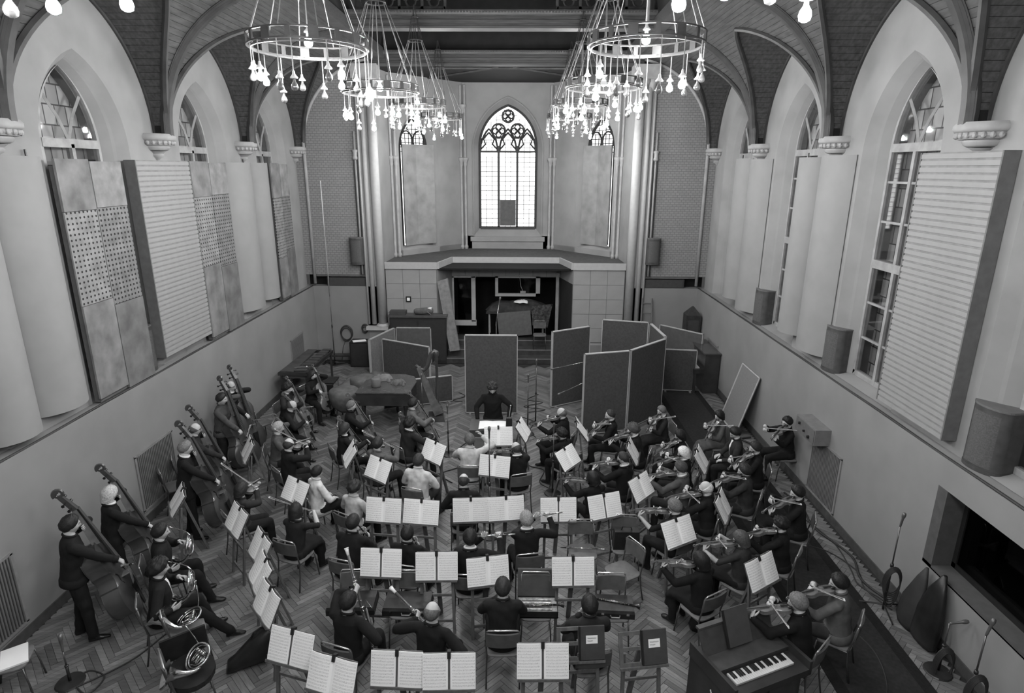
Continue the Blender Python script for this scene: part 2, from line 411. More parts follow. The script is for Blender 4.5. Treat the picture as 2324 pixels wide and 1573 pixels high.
# ---- vault: coves, lunette webs, ribs
ceil = empty('ceiling', T(0, 0, 0)); struct(ceil, 'dark boarded rib vault rising from stone corbels')
big, small = [], []
def zl_y(dy): return ZS + math.sqrt(max(0, RL_ ** 2 - (RL_ - dy) ** 2))
ZAP = zl_y(HB)
def dy_z(z): return RL_ - math.sqrt(max(0, RL_ ** 2 - (z - ZS) ** 2)) if z < ZAP else HB
def x_z(z): return XM + math.sqrt(max(0, RM ** 2 - (z - ZS) ** 2))
NM = 36
th = [PI / 2 * i / NM for i in range(NM + 1)]
def thick(q, n, t=0.014):
    q = [Vector(p) for p in q]; n = Vector(n) * t
    return [tuple(p) for p in q] + [tuple(p + n) for p in q], [(0, 1, 2, 3), (0, 4, 5, 1), (1, 5, 6, 2), (2, 6, 7, 3), (3, 7, 4, 0)]
gap = 0.006
for side in (-1, 1):
    for bi in range(1, 5):
        for half, (yc, sg) in enumerate(((YC[bi], 1), (YC[bi + 1], -1))):
            for i in range(NM):
                a0, a1 = th[i] + gap / RM / 2, th[i + 1] - gap / RM / 2
                p0 = (XM + RM * math.cos(a0), ZS + RM * math.sin(a0)); p1 = (XM + RM * math.cos(a1), ZS + RM * math.sin(a1))
                d0, d1 = dy_z(p0[1]), dy_z(p1[1])
                q = [(side * p0[0], yc, p0[1]), (side * p0[0], yc + sg * d0, p0[1]), (side * p1[0], yc + sg * d1, p1[1]), (side * p1[0], yc, p1[1])]
                v, f = thick(q, (side * math.cos(a0), 0, math.sin(a0)))
                (big if bi in (2, 3) and d1 > .35 else small).append((v, f))
            aL = math.acos((RL_ - HB) / RL_)
            NL = 26
            for i in range(NL):
                b0, b1 = aL * i / NL + gap / 4, aL * (i + 1) / NL - gap / 4
                e0 = (RL_ - RL_ * math.cos(b0), ZS + RL_ * math.sin(b0)); e1 = (RL_ - RL_ * math.cos(b1), ZS + RL_ * math.sin(b1))
                x0, x1 = x_z(e0[1]), x_z(e1[1])
                q = [(side * (XU + .05), yc + sg * e0[0], e0[1]), (side * x0, yc + sg * e0[0], e0[1]), (side * x1, yc + sg * e1[0], e1[1]), (side * (XU + .05), yc + sg * e1[0], e1[1])]
                v, f = thick(q, (0, -sg * math.cos(b0), math.sin(b0)))
                (big if bi in (2, 3) and sg == -1 and XU - x1 > .7 else small).append((v, f))
big.sort(key=lambda q: min(p[1] for p in q[0]))
for v, f in big[:290]:
    b = MB(); b.add(v, f); b.build('vault_board', wood_vault, ceil)
b = MB()
for v, f in big[290:] + small: b.add(v, f)
o = b.build('vault_boards', wood_vault, ceil); o['kind'] = 'stuff'
# backing skin above the boards so no light leaks through joints
b = MB()
for side in (-1, 1):
    for bi in range(1, 5):
        for yc, sg in ((YC[bi], 1), (YC[bi + 1], -1)):
            for i in range(NM):
                p0 = (XM + (RM + .012) * math.cos(th[i]), ZS + (RM + .012) * math.sin(th[i])); p1 = (XM + (RM + .012) * math.cos(th[i + 1]), ZS + (RM + .012) * math.sin(th[i + 1]))
                d0, d1 = dy_z(p0[1]) + .02, dy_z(p1[1]) + .02
                b.quad([(side * p0[0], yc, p0[1]), (side * p0[0], yc + sg * d0, p0[1]), (side * p1[0], yc + sg * d1, p1[1]), (side * p1[0], yc, p1[1])])
            aL = math.acos((RL_ - HB) / RL_)
            for i in range(26):
                t0, t1 = aL * i / 26, aL * (i + 1) / 26
                e0 = (RL_ - (RL_ + .012) * math.cos(t0), ZS + (RL_ + .012) * math.sin(t0)); e1 = (RL_ - (RL_ + .012) * math.cos(t1), ZS + (RL_ + .012) * math.sin(t1))
                b.quad([(side * (XU + .1), yc + sg * e0[0], e0[1]), (side * (x_z(e0[1]) - .02), yc + sg * e0[0], e0[1]), (side * (x_z(e1[1]) - .02), yc + sg * e1[0], e1[1]), (side * (XU + .1), yc + sg * e1[0], e1[1])])
b.build('shell', wood_dark, ceil)
# ribs
for side in (-1, 1):
    for yc in YC[1:5]:
        b = MB()
        for dyy in (-.055, .055):
            b.tube([(side * (XM + (RM - .03) * math.cos(t)), yc + dyy, ZS + (RM - .03) * math.sin(t)) for t in np.linspace(-.02, PI / 2, 24)], .038, 6)
        b.tube([(side * (XM + (RM - .01) * math.cos(t)), yc, ZS + (RM - .01) * math.sin(t)) for t in np.linspace(-.02, PI / 2, 24)], [.10] * 24, 6)
        auto_smooth(b.build('transverse_rib', wood_rib, ceil))
    for bi in range(1, 5):
        for yc, sg in ((YC[bi], 1), (YC[bi + 1], -1)):
            zz = [ZS + RM * math.sin(t) for t in np.linspace(0, math.asin((ZAP - ZS) / RM), 24)]
            b = MB(); b.tube([(side * (x_z(z) - .02), yc + sg * dy_z(z), z - .02) for z in zz], [.065 - .02 * i / 23 for i in range(24)], 6)
            auto_smooth(b.build('diagonal_rib', wood_rib, ceil))
            b = MB(); b.tube([(side * (XU - .02), yc + sg * dy_z(z), z - .01) for z in zz], .03, 5)
            auto_smooth(b.build('wall_rib', wood_rib, ceil))
        b = MB(); b.span((side * (XM - .1), YC[bi], ZTOP - .06), (side * (XM + .16), YC[bi + 1], ZTOP + .2)); b.build('purlin', beam_mat, ceil)
# tie beams with run mouldings, fretwork spandrels above
for k, yc in enumerate(YC[1:]):
    zb = 8.99 if k < 4 else 8.78
    bm = empty('tie_beam', T(0, yc, 0)); bm.parent = ceil; bm.matrix_local = T(0, yc, 0)
    prof = [(-.16, zb), (-.16, zb + .05), (-.13, zb + .06), (-.13, zb + .10), (-.19, zb + .12), (-.19, zb + .17), (-.15, zb + .18), (-.15, zb + .24), (-.22, zb + .27), (-.24, zb + .33), (-.24, zb + .36), (.2, zb + .36), (.2, zb)]
    b = MB(); b.rings([[(x, y, z) for y, z in prof] for x in (-3.9, 3.9)]); b.build('moulding', beam_mat, bm)
    dn = MB()
    for x in np.arange(-3.4, 3.41, .07): dn.span((x - .02, -.255, zb + .30), (x + .02, -.235, zb + .345))
    o = dn.build('dentils', beam_mat, bm); o['kind'] = 'stuff'
    if k < 4:
        for sx in (-1, 1):
            fr = MB()
            z0, z1, x0, x1 = zb + .4, zb + 1.05, 1.25, 3.3
            fr.span((sx * x0, -.05, z0), (sx * x1, .0, z0 + .06)); fr.span((sx * x0, -.05, z1), (sx * x1, .0, z1 + .06))
            n = 4
            for i in range(n + 1):
                xx = x0 + (x1 - x0) * i / n; fr.span((sx * xx - .03, -.05, z0), (sx * xx + .03, 0, z1))
            for i in range(n):
                xc = sx * (x0 + (x1 - x0) * (i + .5) / n)
                for a in range(4):
                    ca = (xc + .12 * math.cos(a * PI / 2), -.025, (z0 + z1) / 2 + .14 * math.sin(a * PI / 2))
                    fr.tube([(ca[0] + .115 * math.cos(t), ca[1], ca[2] + .13 * math.sin(t)) for t in np.linspace(0, 2 * PI, 12)[:-1]], .022, 4, cyc=True)
            fr.build('fretwork', M('fretwork', .045, .6, .3), bm)
# open roof above the beams
b = MB()
for sx in (-1, 1):
    b.add([(sx * XM, -3, ZTOP + .1), (sx * XM, YF, ZTOP + .1), (sx * 3.2, YF, 10.6), (sx * 3.2, -3, 10.6)], [(0, 1, 2, 3)])
    b.add([(sx * 3.2, -3, 10.6), (sx * 3.2, YF, 10.6), (0, YF, 12.4), (0, -3, 12.4)], [(0, 1, 2, 3)])
b.build('roof_slope', wood_dark, ceil)
for yy in np.arange(0.2, YF, 1.2):
    for sx in (-1, 1):
        b = MB(); b.tube([(sx * 3.2, yy, 10.55), (0, yy, 12.3)], .06, 4); b.build('rafter', M('rafter', .04, .6), ceil)

# ---- corbels
def corbel(side, y):
    r = empty('corbel', T(side * XU, y, 0))
    a0, a1 = (PI / 2, 3 * PI / 2) if side > 0 else (-PI / 2, PI / 2)
    parts = [('abacus', [(.0, 6.44), (.33, 6.44), (.36, 6.47), (.36, 6.52), (.33, 6.56), (0, 6.56)]), ('carved_band', [(.0, 6.36), (.29, 6.36), (.32, 6.40), (.31, 6.44), (0, 6.44)]),
             ('moulded_drum', [(0, 6.27), (.18, 6.27), (.22, 6.29), (.24, 6.33), (.22, 6.36), (0, 6.36)]), ('tail', [(0, 6.10), (.03, 6.10), (.06, 6.14), (.11, 6.17), (.12, 6.20), (.10, 6.22), (.16, 6.26), (0, 6.27)])]
    for n, pr in parts:
        b = MB(); b.lathe(pr, 16, a0=a0, a1=a1)
        if n == 'carved_band':
            for k in range(11):
                a = a0 + (a1 - a0) * (k + .5) / 11; b.ball((.315 * math.cos(a), .315 * math.sin(a), 6.405), (.035, .035, .04), 6, 4)
        auto_smooth(b.build(n, stone, r), 50)
    return r
for side, nm in ((-1, 'left'), (1, 'right')):
    for i, y in enumerate(YC[2:]):
        tag(corbel(side, y if i < 3 else y - .12), 'carved stone corbel under the vault rib, %s on the %s wall' % (('nearest', 'second', 'third', 'farthest')[i], nm), 'corbel', 'stone corbels')

# ---- back wall behind the gallery (closes the room)
b = MB(); b.span((-6.8, -3.2, 0), (6.8, -3.0, 13)); struct(b.build('wall_back', plaster), 'plain plaster wall behind the gallery')
b = MB(); b.span((-7.2, -3.2, 12.6), (7.2, 24.5, 12.8)); b.span((-7.2, -3.2, 0), (-6.85, 24.5, 12.8)); b.span((6.85, -3.2, 0), (7.2, 24.5, 12.8)); struct(b.build('wall_outer', dark_void), 'outer masonry of the church')

# ---- far wall either side of the chancel opening
far_b = mat_brick('acoustic_brick', 0.24, 0.13, 0.068)
for side, nm in ((-1, 'left'), (1, 'right')):
    b = MB(); b.span((side * 4.15, YF, 2.78), (side * 6.3, YF + .25, 9.6)); struct(b.build('wall_far_%s' % nm, far_b), 'end wall faced with small acoustic blocks beside the chancel')
    b = MB(); b.span((side * 4.0, YF - .02, 0), (side * 6.02, YF + .3, ZL)); struct(b.build('wall_far_%s_dado' % nm, plaster_low), 'low plain end wall under the slot opening')
    b = MB(); b.span((side * 4.0, YF + .02, 2.72), (side * 5.9, YF + .3, 2.80)); b.build('trim_%s' % ('1' if side < 0 else '2'), M('lintel', .12)); struct(bpy.context.scene.objects['trim_%s' % ('1' if side < 0 else '2')], 'dark lintel over the slot opening')
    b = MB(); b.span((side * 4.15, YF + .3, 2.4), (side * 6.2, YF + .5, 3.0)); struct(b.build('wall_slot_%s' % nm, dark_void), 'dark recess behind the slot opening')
    cab = empty('slot_cabinet', T(side * 4.95, YF + .12, 2.42)); tag(cab, 'dark cabinet in the slot of the end wall, %s of the chancel' % nm, 'cabinet')
    b = MB(); b.span((-.62, -.1, 0), (.62, .15, .27)); b.build('body', M('cab_dark', .04 if side < 0 else .10, .6), cab)
    b = MB(); b.span((-.58, -.112, .02), (.58, -.1, .25)); b.build('front_panel', M('cab_front', .05 if side < 0 else .13, .6), cab)
# ================================================================== chancel and apse
def corner_fill(b, R2, to3):
    """fill the rectangle corners the radial ring leaves out"""
    for (a0, z0), (a1, z1) in zip(R2[:-1], R2[1:]):
        if abs(a0 - a1) > 1e-6 and abs(z0 - z1) > 1e-6:
            v0 = min(abs(a0 - e) for e in to3[1]) < 1e-6
            c = (a0 if v0 else a1, z1 if v0 else z0)
            b.add([to3[0](a0, z0), to3[0](*c), to3[0](a1, z1)], [(0, 1, 2)])
pts = [(3.9, 18.9), (3.68, 20.25), (1.57, 22.6)]
booth = M('booth_tile', 0.27, 0.8, 0.06, 3)
for side, nm in ((-1, 'left'), (1, 'right')):
    b = MB()
    P = [(side * x, y) for x, y in pts]
    for (x0, y0), (x1, y1) in zip(P[:1], P[1:2]):
        b.add([(x0, y0, 0), (x1, y1, 0), (x1, y1, 9), (x0, y0, 9)], [(0, 1, 2, 3)])
    # oblique wall with pointed window
    p0, p1 = np.array(P[1]), np.array(P[2]); L = np.linalg.norm(p1 - p0); d = (p1 - p0) / L; nrm = np.array([d[1], -d[0]]) * (1 if side < 0 else -1)
    nrm = nrm if nrm @ np.array([0 - p0[0], 20 - p0[1]]) < 0 else -nrm      # outward
    c0 = 1.14
    def W3(s_, z, o): q = p0 + d * (c0 + s_) + nrm * o; return (q[0], q[1], z)
    OU = lancet(0.80, 6.55, 1.25, 12, 3.32); IN = lancet(0.56, 6.60, .92, 12, 3.45)
    R = []; R2 = []
    for s_, z in OU:
        a, zz = ray_rect(s_, z, (0, 5.2), -c0, L - c0, 3.0, 9.0); R.append(W3(a, zz, 0)); R2.append((a, zz))
    corner_fill(b, R2, (lambda s_, z: W3(s_, z, 0), (-c0, L - c0)))
    for e in (0, -1): b.add([W3(R2[e][0], R2[e][1], 0), W3(OU[e][0], OU[e][1], 0), W3(OU[e][0], 3.0, 0), W3(R2[e][0], 3.0, 0)], [(0, 1, 2, 3)])
    b.rings([R, [W3(s_, z, 0) for s_, z in OU], [W3(s_, z, .32) for s_, z in IN]], closed=False)
    b.add([W3(-c0, 9, 0), W3(L - c0, 9, 0), W3(L - c0, 7.3, 0), W3(-c0, 7.3, 0)], [(0, 1, 2, 3)]) if False else None
    for s2 in (-c0, L - c0):
        k = [p for p in R]
    b.add([W3(-.8, 3.32, 0), W3(.8, 3.32, 0), W3(.56, 3.45, .32), W3(-.56, 3.45, .32)], [(0, 1, 2, 3)])
    b.add([W3(-c0, 0, 0), W3(L - c0, 0, 0), W3(L - c0, 3.33, 0), W3(-c0, 3.33, 0)], [(0, 1, 2, 3)])
    # corner fillers above
    hi = [p for p in R if abs(p[2] - 9) < 1e-6]
    struct(b.build('wall_apse_%s' % nm, plaster), 'oblique apse wall with a shuttered lancet')
    w = empty('window_%d' % (8 + (1 if side < 0 else 2))); struct(w, 'small apse lancet hidden behind tall folded boards')
    b = MB()
    for s_ in np.linspace(-.45, .45, 7): b.tube([W3(s_, 3.5, .30), W3(s_, 7.5 - abs(s_) * 1.4, .30)], .014, 4)
    for z in np.arange(6.5, 7.4, .14): b.tube([W3(-.5, z, .30), W3(.5, z, .30)], .012, 4)
    for s_ in (-.26, .26): b.tube([W3(s_ + .24 * math.cos(t), 6.85 + .3 * math.sin(t), .29) for t in np.linspace(0, 2 * PI, 14)[:-1]], .03, 4, cyc=True)
    b.tube([W3(s_, z, .3) for s_, z in IN], .05, 4)
    b.build('tracery', M('lead', .03, .6), w)
    b = MB(); b.add([W3(s_, z, .33) for s_, z in IN], [tuple(range(len(IN)))]); b.build('pane', mat_glass('leaded_glass', .9, .08, .1), w)
    fb = empty('folding_board'); tag(fb, 'pair of tall folded acoustic boards over the %s apse window' % nm, 'acoustic panel')
    for k, (s0, s1, o0, o1) in enumerate(((-.60, .0, .06, .14), (0.0, .66, .14, .0))):
        if side > 0: s0, s1, o0, o1 = -s0, -s1, o0, o1
        b = MB(); q0, q1, q2, q3 = W3(s0, 3.46, o0), W3(s1, 3.46, o1), W3(s1, 6.72, o1), W3(s0, 6.72, o0)
        n3 = np.array([nrm[0], nrm[1], 0]) * .04
        b.rings([[q0, q1, q2, q3], [tuple(np.array(q) + n3) for q in (q0, q1, q2, q3)]]); b.build('leaf', board_grey, fb)
    # vaulting shafts
    for nm2, (sx, sy) in (('a', (P[1][0] - side * .1, P[1][1] - .05)), ('b', (P[2][0] + side * .0, P[2][1] - .12))):
        sh = empty('wall_shaft', T(sx, sy, 0)); tag(sh, 'paired slender wall shaft with moulded capital in the apse, %s %s' % (nm, 'outer' if nm2 == 'a' else 'inner'), 'column')
        for k in (-1, 1):
            b = MB(); b.lathe([(.07, 3.15), (.07, 3.25), (.045, 3.3), (.042, 6.05), (.05, 6.08)], 10, mat=T(k * .07, 0, 0)); b.build('shaft', stone, sh, True)
            b = MB(); b.lathe([(.05, 6.05), (.07, 6.12), (.06, 6.16), (.09, 6.24), (.11, 6.27), (.11, 6.33), (.04, 6.35), (.035, 8.7)], 10, mat=T(k * .07, 0, 0)); auto_smooth(b.build('capital', stone, sh), 50)
        if nm2 == 'b':
            b = MB(); b.lathe([(.02, 7.78), (.06, 7.86), (.05, 7.9), (.10, 7.98), (.14, 8.02), (.14, 8.08), (.02, 8.09)], 12); auto_smooth(b.build('upper_bracket', stone, sh), 50)
# back wall with the great window
b = MB(); YB = 22.6
OU = lancet(1.24, 6.60, 1.75, 14, 3.60); IN = lancet(1.03, 6.72, 1.38, 14, 3.86)
R = []; R2 = []
for x, z in OU:
    a, zz = ray_rect(x, z, (0, 5.4), -1.58, 1.58, 3.0, 9.0); R.append((a, YB, zz)); R2.append((a, zz))
corner_fill(b, R2, (lambda x, z: (x, YB, z), (-1.58, 1.58)))
for e in (0, -1): b.add([(R2[e][0], YB, R2[e][1]), (OU[e][0], YB, OU[e][1]), (OU[e][0], YB, 3.0), (R2[e][0], YB, 3.0)], [(0, 1, 2, 3)])
b.rings([R, [(x, YB, z) for x, z in OU], [(x, YB + .28, z) for x, z in IN]], closed=False)
b.add([(-1.24, YB, 3.6), (1.24, YB, 3.6), (1.03, YB + .28, 3.86), (-1.03, YB + .28, 3.86)], [(0, 1, 2, 3)])
b.add([(-1.58, YB, 0), (1.58, YB, 0), (1.58, YB, 3.61), (-1.58, YB, 3.61)], [(0, 1, 2, 3)])
b.span((-1.35, YB - .10, 3.42), (1.35, YB, 3.58)); b.span((-1.3, YB - .05, 3.15), (1.3, YB, 3.42))
b.tube([(x * .995, YB - .01, z) for x, z in OU], .035, 6)
struct(b.build('wall_apse_back', plaster), 'apse end wall around the great window')
gw = empty('window_11', T(0, YB + .28, 0)); struct(gw, 'great three-light traceried apse window, glaring white')
lead = M('lead', .03, .6); tracery = M('tracery_stone', .05, .7)
b = MB(); b.tube([(x * .985, 0, z) for x, z in IN], .055, 6); b.span((-1.0, -.05, 3.82), (1.0, .05, 3.93)); b.build('frame', tracery, gw)
for x in (-.335, .335):
    b = MB(); b.span((x - .04, -.05, 3.9), (x + .04, .05, 6.75)); b.build('mullion', tracery, gw)
b = MB(); b.span((-.99, -.03, 6.52), (.99, .03, 6.585)); b.build('transom', tracery, gw)
lights = [(-.98, -.375), (-.295, .295), (.375, .98)]
for x0, x1 in lights:
    xc, hw = (x0 + x1) / 2, (x1 - x0) / 2
    hd = MB(); pl = lancet(hw, 6.60, .72, 9, 6.55)
    hd.tube([(xc + x, 0, z) for x, z in pl], .035, 4)
    for s2 in (-1, 1): hd.tube([(xc + s2 * hw, 0, 6.62), (xc + s2 * hw * .42, 0, 6.80), (xc + s2 * hw * .62, 0, 6.98), (xc, 0, 7.2)], .03, 4)
    hd.build('light_head', tracery, gw)
    bars = MB()
    for k in (1, 2): bars.tube([(x0 + (x1 - x0) * k / 3, .01, 3.9), (x0 + (x1 - x0) * k / 3, .01, 6.95)], .009, 4)
    for z in np.arange(4.05, 6.9, .165): bars.tube([(x0, .01, z), (x1, .01, z)], .009, 4)
    bars.build('glazing_bars', lead, gw)
for cx2, cz, r in ((-.335, 7.25, .20), (.335, 7.25, .20), (0, 7.74, .17)):
    q = MB(); q.tube([(cx2 + r * 1.2 * math.cos(t), 0, cz + r * 1.2 * math.sin(t)) for t in np.linspace(0, 2 * PI, 18)[:-1]], .035, 5, cyc=True)
    for a in range(4):
        q.tube([(cx2 + r * .55 * math.cos(a * PI / 2) + r * .5 * math.cos(t), 0, cz + r * .55 * math.sin(a * PI / 2) + r * .5 * math.sin(t)) for t in np.linspace(0, 2 * PI, 12)[:-1]], .022, 4, cyc=True)
    q.build('quatrefoil', tracery, gw)
b = MB()
for z in np.arange(6.95, 8.0, .165):
    hw = max(.05, .95 - (z - 6.72) ** 1.5 * .58); b.tube([(-hw, .01, z), (hw, .01, z)], .008, 4)
for x in np.arange(-.8, .81, .2):
    b.tube([(x, .01, 6.9), (x, .01, 6.72 + 1.3 * math.sqrt(max(.01, 1 - abs(x) / 1.03)))], .008, 4)
b.build('tracery_bars', lead, gw)
clear = mat_glass('clear_pane', .97, .04, .05)
pm_ = {}
for li, (x0, x1) in enumerate(lights):
    zz = list(np.arange(3.93, 6.5, .165))
    for k in range(3):
        for z in zz:
            if li == 1 and z < 4.85: continue
            w_ = (x1 - x0) / 3
            if w_ not in pm_:
                q = MB(); q.span((-.5 * w_ + .008, -.002, .008), (.5 * w_ - .008, .002, .157)); pm_[w_] = q.data('pane', clear)
            link('pane', pm_[w_], gw, T(x0 + w_ * (k + .5), .012, z))
q = MB(); HI = [(x * .97, z) for x, z in IN if z > 6.55]; q.add([(x, .012, z) for x, z in HI], [tuple(range(len(HI)))]); q.build('pane', clear, gw)
q = MB(); q.span((-.29, -.02, 3.95), (.29, .02, 4.88)); q.build('blind_panel', M('blind_panel', .10, .8), gw)
# apse ceiling and chancel beam
b = MB(); b.span((-4.3, YF, 8.80), (4.3, 23.2, 8.95)); b.span((-7, YF + .26, 8.85), (-3.9, 23.4, 9.0)); b.span((3.9, YF + .26, 8.85), (7, 23.4, 9.0)); b.span((-7, YF + .2, 9.0), (7, YF + .3, 12.7)); struct(b.build('ceiling_apse', wood_dark), 'dark boarded apse ceiling')
b = MB()
for s2 in (-1, 1): b.tube([(s2 * 0.2, YF + .3, 8.79), (s2 * 2.6, 21.5, 8.79)], .04, 4)
b.tube([(-2.2, YF + .5, 8.79), (2.2, YF + .5, 8.79)], .04, 4); b.build('ceiling_rib', wood_rib, bpy.data.objects['ceiling_apse'])

# clustered columns of the chancel arch
for side, nm in ((-1, 'left'), (1, 'right')):
    c = empty('column', T(side * 3.92, YF - .02, 0)); tag(c, 'tall white clustered column at the %s edge of the chancel' % nm, 'column')
    for k, (dx, r) in enumerate(((-side * .04, .135), (side * .22, .075), (side * .38, .035))):
        b = MB(); b.lathe([(r, 1.22), (r, 8.2)], 16, mat=T(dx, -.02 * k, 0)); b.build('shaft', M('column_white', .40, .6, .05), c, True)
    b = MB(); b.span((-side * .24, -.2, 1.05), (side * .46, .2, 1.16)); b.lathe([(.2, 1.14), (.21, 1.18), (.15, 1.24)], 16, mat=T(-side * .04, 0, 0)); b.build('base', M('column_white', .40), c)
    b = MB(); b.lathe([(.12, 8.1), (.15, 8.16), (.14, 8.2), (.19, 8.3), (.24, 8.34), (.24, 8.42), (.1, 8.42)], 16); b.lathe([(.07, 8.1), (.13, 8.3), (.17, 8.34), (.17, 8.42)], 12, mat=T(side * .26, 0, 0)); b.span((-side * .3, -.2, 8.42), (side * .45, .25, 8.80)); auto_smooth(b.build('capital', stone, c), 50)
    b = MB(); b.span((-side * .28, -.03, 0), (side * .40, .3, 1.06)); b.span((-side * .15, .0, 1.0), (side * .42, .3, 8.8)); b.build('respond', plaster, c)
    s_ = empty('wall_pipe', T(side * 4.42, YF - .05, 0)); tag(s_, 'thin dark-edged wall shaft with small capital beside the %s column' % nm, 'column')
    for dx in (-.05, .05):
        b = MB(); b.tube([(dx, 0, 2.8), (dx, 0, 6.2)], .016, 6); b.build('edge_strip', black, s_)
    b = MB(); b.tube([(0, .01, 2.8), (0, .01, 7.0)], .035, 8); b.build('shaft', stone, s_, True)
    b = MB(); b.lathe([(.05, 6.2), (.09, 6.25), (.06, 6.32), (.07, 6.42), (.10, 6.47), (.05, 6.5)], 10); b.build('capital', stone, s_, True)
    b = MB(); b.tube([(side * (XM + (RM - .02) * math.cos(t)), YF - .02, ZS + (RM - .02) * math.sin(t)) for t in np.linspace(0, PI / 2, 26)] [::-1] + [(side * 5.93, YF - .02, 2.5)], .05, 6); struct(b.build('trim_%d' % (5 if side < 0 else 6), stone, None, True), 'pale arch moulding on the end wall')

# balcony / control booth under the apse
bo = empty('booth', T(0, 0, 0)); tag(bo, 'tiled control booth with balcony roof under the apse', 'booth')
outl = [(3.75, 18.95), (2.12, 18.95), (1.80, 20.2), (-1.80, 20.2), (-2.12, 18.95), (-3.75, 18.95)]
roof = MB()
poly = outl + [(-3.68, 20.3), (-1.57, 22.6), (1.57, 22.6), (3.68, 20.3)]
roof.rings([[(x, y, z) for x, y in poly] for z in (2.98, 3.15)]); roof.build('balcony_floor', M('balcony_carpet', .07, .9, .2, 10), bo)
b = MB()
for (x0, y0), (x1, y1) in zip(outl[:-1], outl[1:]):
    dx, dy = x1 - x0, y1 - y0; l = math.hypot(dx, dy); nx, ny = dy / l * .06, -dx / l * .06
    if ny > 0 and abs(dx) > .5: nx, ny = -nx, -ny
    if abs(dx) < .5: nx, ny = (-abs(nx) if x0 > 0 else abs(nx)), -abs(ny)
    b.rings([[(x0, y0, z), (x1, y1, z), (x1 + nx, y1 + ny, z), (x0 + nx, y0 + ny, z)] for z in (2.96, 3.17)])
b.build('fascia', M('fascia_white', .36, .7, .05), bo)
def tiles(p0, p1, z0, z1, n, m, parent=bo):
    p0, p1 = np.array(p0), np.array(p1); d = (p1 - p0) / n; l = np.linalg.norm(d); t = d / l; nr = np.array([t[1], -t[0]])
    if nr[1] > 0: nr = -nr
    q = MB(); hz = (z1 - z0) / m
    q.rings([[tuple((p0 if e == 0 else p0 + t * (l - .012)) * 1.0) + (0,) for e in (0, 1)]] * 2, cap=False) if False else None
    a = [(0, 0), (l - .012, 0)]
    v = [(t[0] * s_ + nr[0] * o, t[1] * s_ + nr[1] * o, z) for z in (0, hz - .012) for s_, o in ((0, 0), (l - .012, 0), (l - .012, .012), (0, .012))]
    q.add(v, [(0, 1, 2, 3), (4, 5, 6, 7), (0, 1, 5, 4), (1, 2, 6, 5), (2, 3, 7, 6), (3, 0, 4, 7)])
    me = q.data('tile', booth)
    for i in range(n):
        for k in range(m):
            o = p0 + d * i; link('tile', me, parent, T(o[0], o[1], z0 + hz * k))
bk = MB()
bk.span((2.12, 18.962, 0), (3.75, 19.1, 3.0)); bk.span((-3.75, 18.962, 0), (-2.12, 19.1, 3.0)); bk.span((-1.8, 20.215, 2.5), (1.8, 20.35, 3.0))
bk.build('wall_core', M('joint_grey', .13, .8), bo)
tiles((2.14, 18.96), (3.74, 18.96), .62, 2.96, 3, 5); tiles((-3.74, 18.96), (-2.14, 18.96), .62, 2.96, 3, 5)
tiles((-1.8, 20.21), (1.8, 20.21), 2.52, 2.96, 8, 1)
for sx, z0 in ((1, 2.5), (-1, .5)):
    b = MB(); b.rings([[(sx * 2.12, 18.96, z), (sx * 1.80, 20.2, z), (sx * 1.9, 20.25, z), (sx * 2.22, 19.0, z)] for z in (z0, 2.97)]); b.build('return_wall', booth, bo)
b = MB(); b.rings([[(2.12, 18.97, z), (1.80, 20.2, z), (1.86, 20.22, z), (2.18, 18.99, z)] for z in (.5, 2.5)]); b.build('dark_return', M('booth_dark', .03, .7), bo)
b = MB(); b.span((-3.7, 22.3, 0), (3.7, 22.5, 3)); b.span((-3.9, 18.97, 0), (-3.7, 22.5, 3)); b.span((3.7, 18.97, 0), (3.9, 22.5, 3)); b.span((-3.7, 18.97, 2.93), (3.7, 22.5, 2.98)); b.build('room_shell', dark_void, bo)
wf = M('booth_frame_white', .36, .6, .05)
b = MB()
for x0, x1, z0, z1 in ((-1.80, -1.74, 1.0, 2.52), (-1.16, -1.02, .98, 2.52), (-1.8, -1.0, .84, 1.02), (-1.8, -1.0, 2.48, 2.53), (-.36, -.26, 1.95, 2.53), (1.0, 1.14, 1.86, 2.53), (-.36, 1.14, 1.86, 1.96), (-.36, 1.14, 2.48, 2.53)):
    b.span((x0, 20.16, z0), (x1, 20.26, z1))
b.build('window_frame', wf, bo)
for q0, q1 in (((-1.74, 20.2, 1.02), (-1.16, 20.21, 2.48)), ((-.26, 20.2, 1.96), (1.0, 20.21, 2.48))):
    b = MB(); b.span(q0, q1); b.build('window_glass', mat_glass('booth_glass', .5, .08, .05), bo)
b = MB(); b.tube([(.45, 20.15, 2.58), (.5, 20.14, 2.2), (.58, 20.14, 2.02)], .008, 5); b.span((.48, 20.12, 1.95), (.66, 20.16, 2.05)); b.span((.3, 20.14, 2.55), (.6, 20.18, 2.58)); b.build('wall_lamp_cord', M('cord_grey', .3), bo)
b = MB(); b.span((1.66, 20.05, .5), (1.76, 20.12, 2.68)); b.build('door_post', M('door_edge', .25, .6), bo)
# stage platform and steps
st = empty('stage_steps', T(0, 0, 0)); tag(st, 'dark stage platform with low steps below the booth', 'stage')
for k, (y0, z1) in enumerate(((18.55, .18), (18.95, .36), (19.45, .54))):
    b = MB(); b.span((-2.1, y0, 0), (2.1, y0 + .5 if k < 2 else 20.1, z1)); b.build('tread', M('stage_wood', .045, .6, .3, 5), st)
    b = MB(); b.span((-2.1, y0 - .012, z1 - .03), (2.1, y0 + .0, z1 + .004)); b.build('nosing', M('nosing', .16, .5), st)
for x0, x1 in ((2.1, 3.62),):
    b = MB(); b.span((x0, 18.7, 0), (x1, 18.94, .6)); b.build('plinth', plaster_low, st)
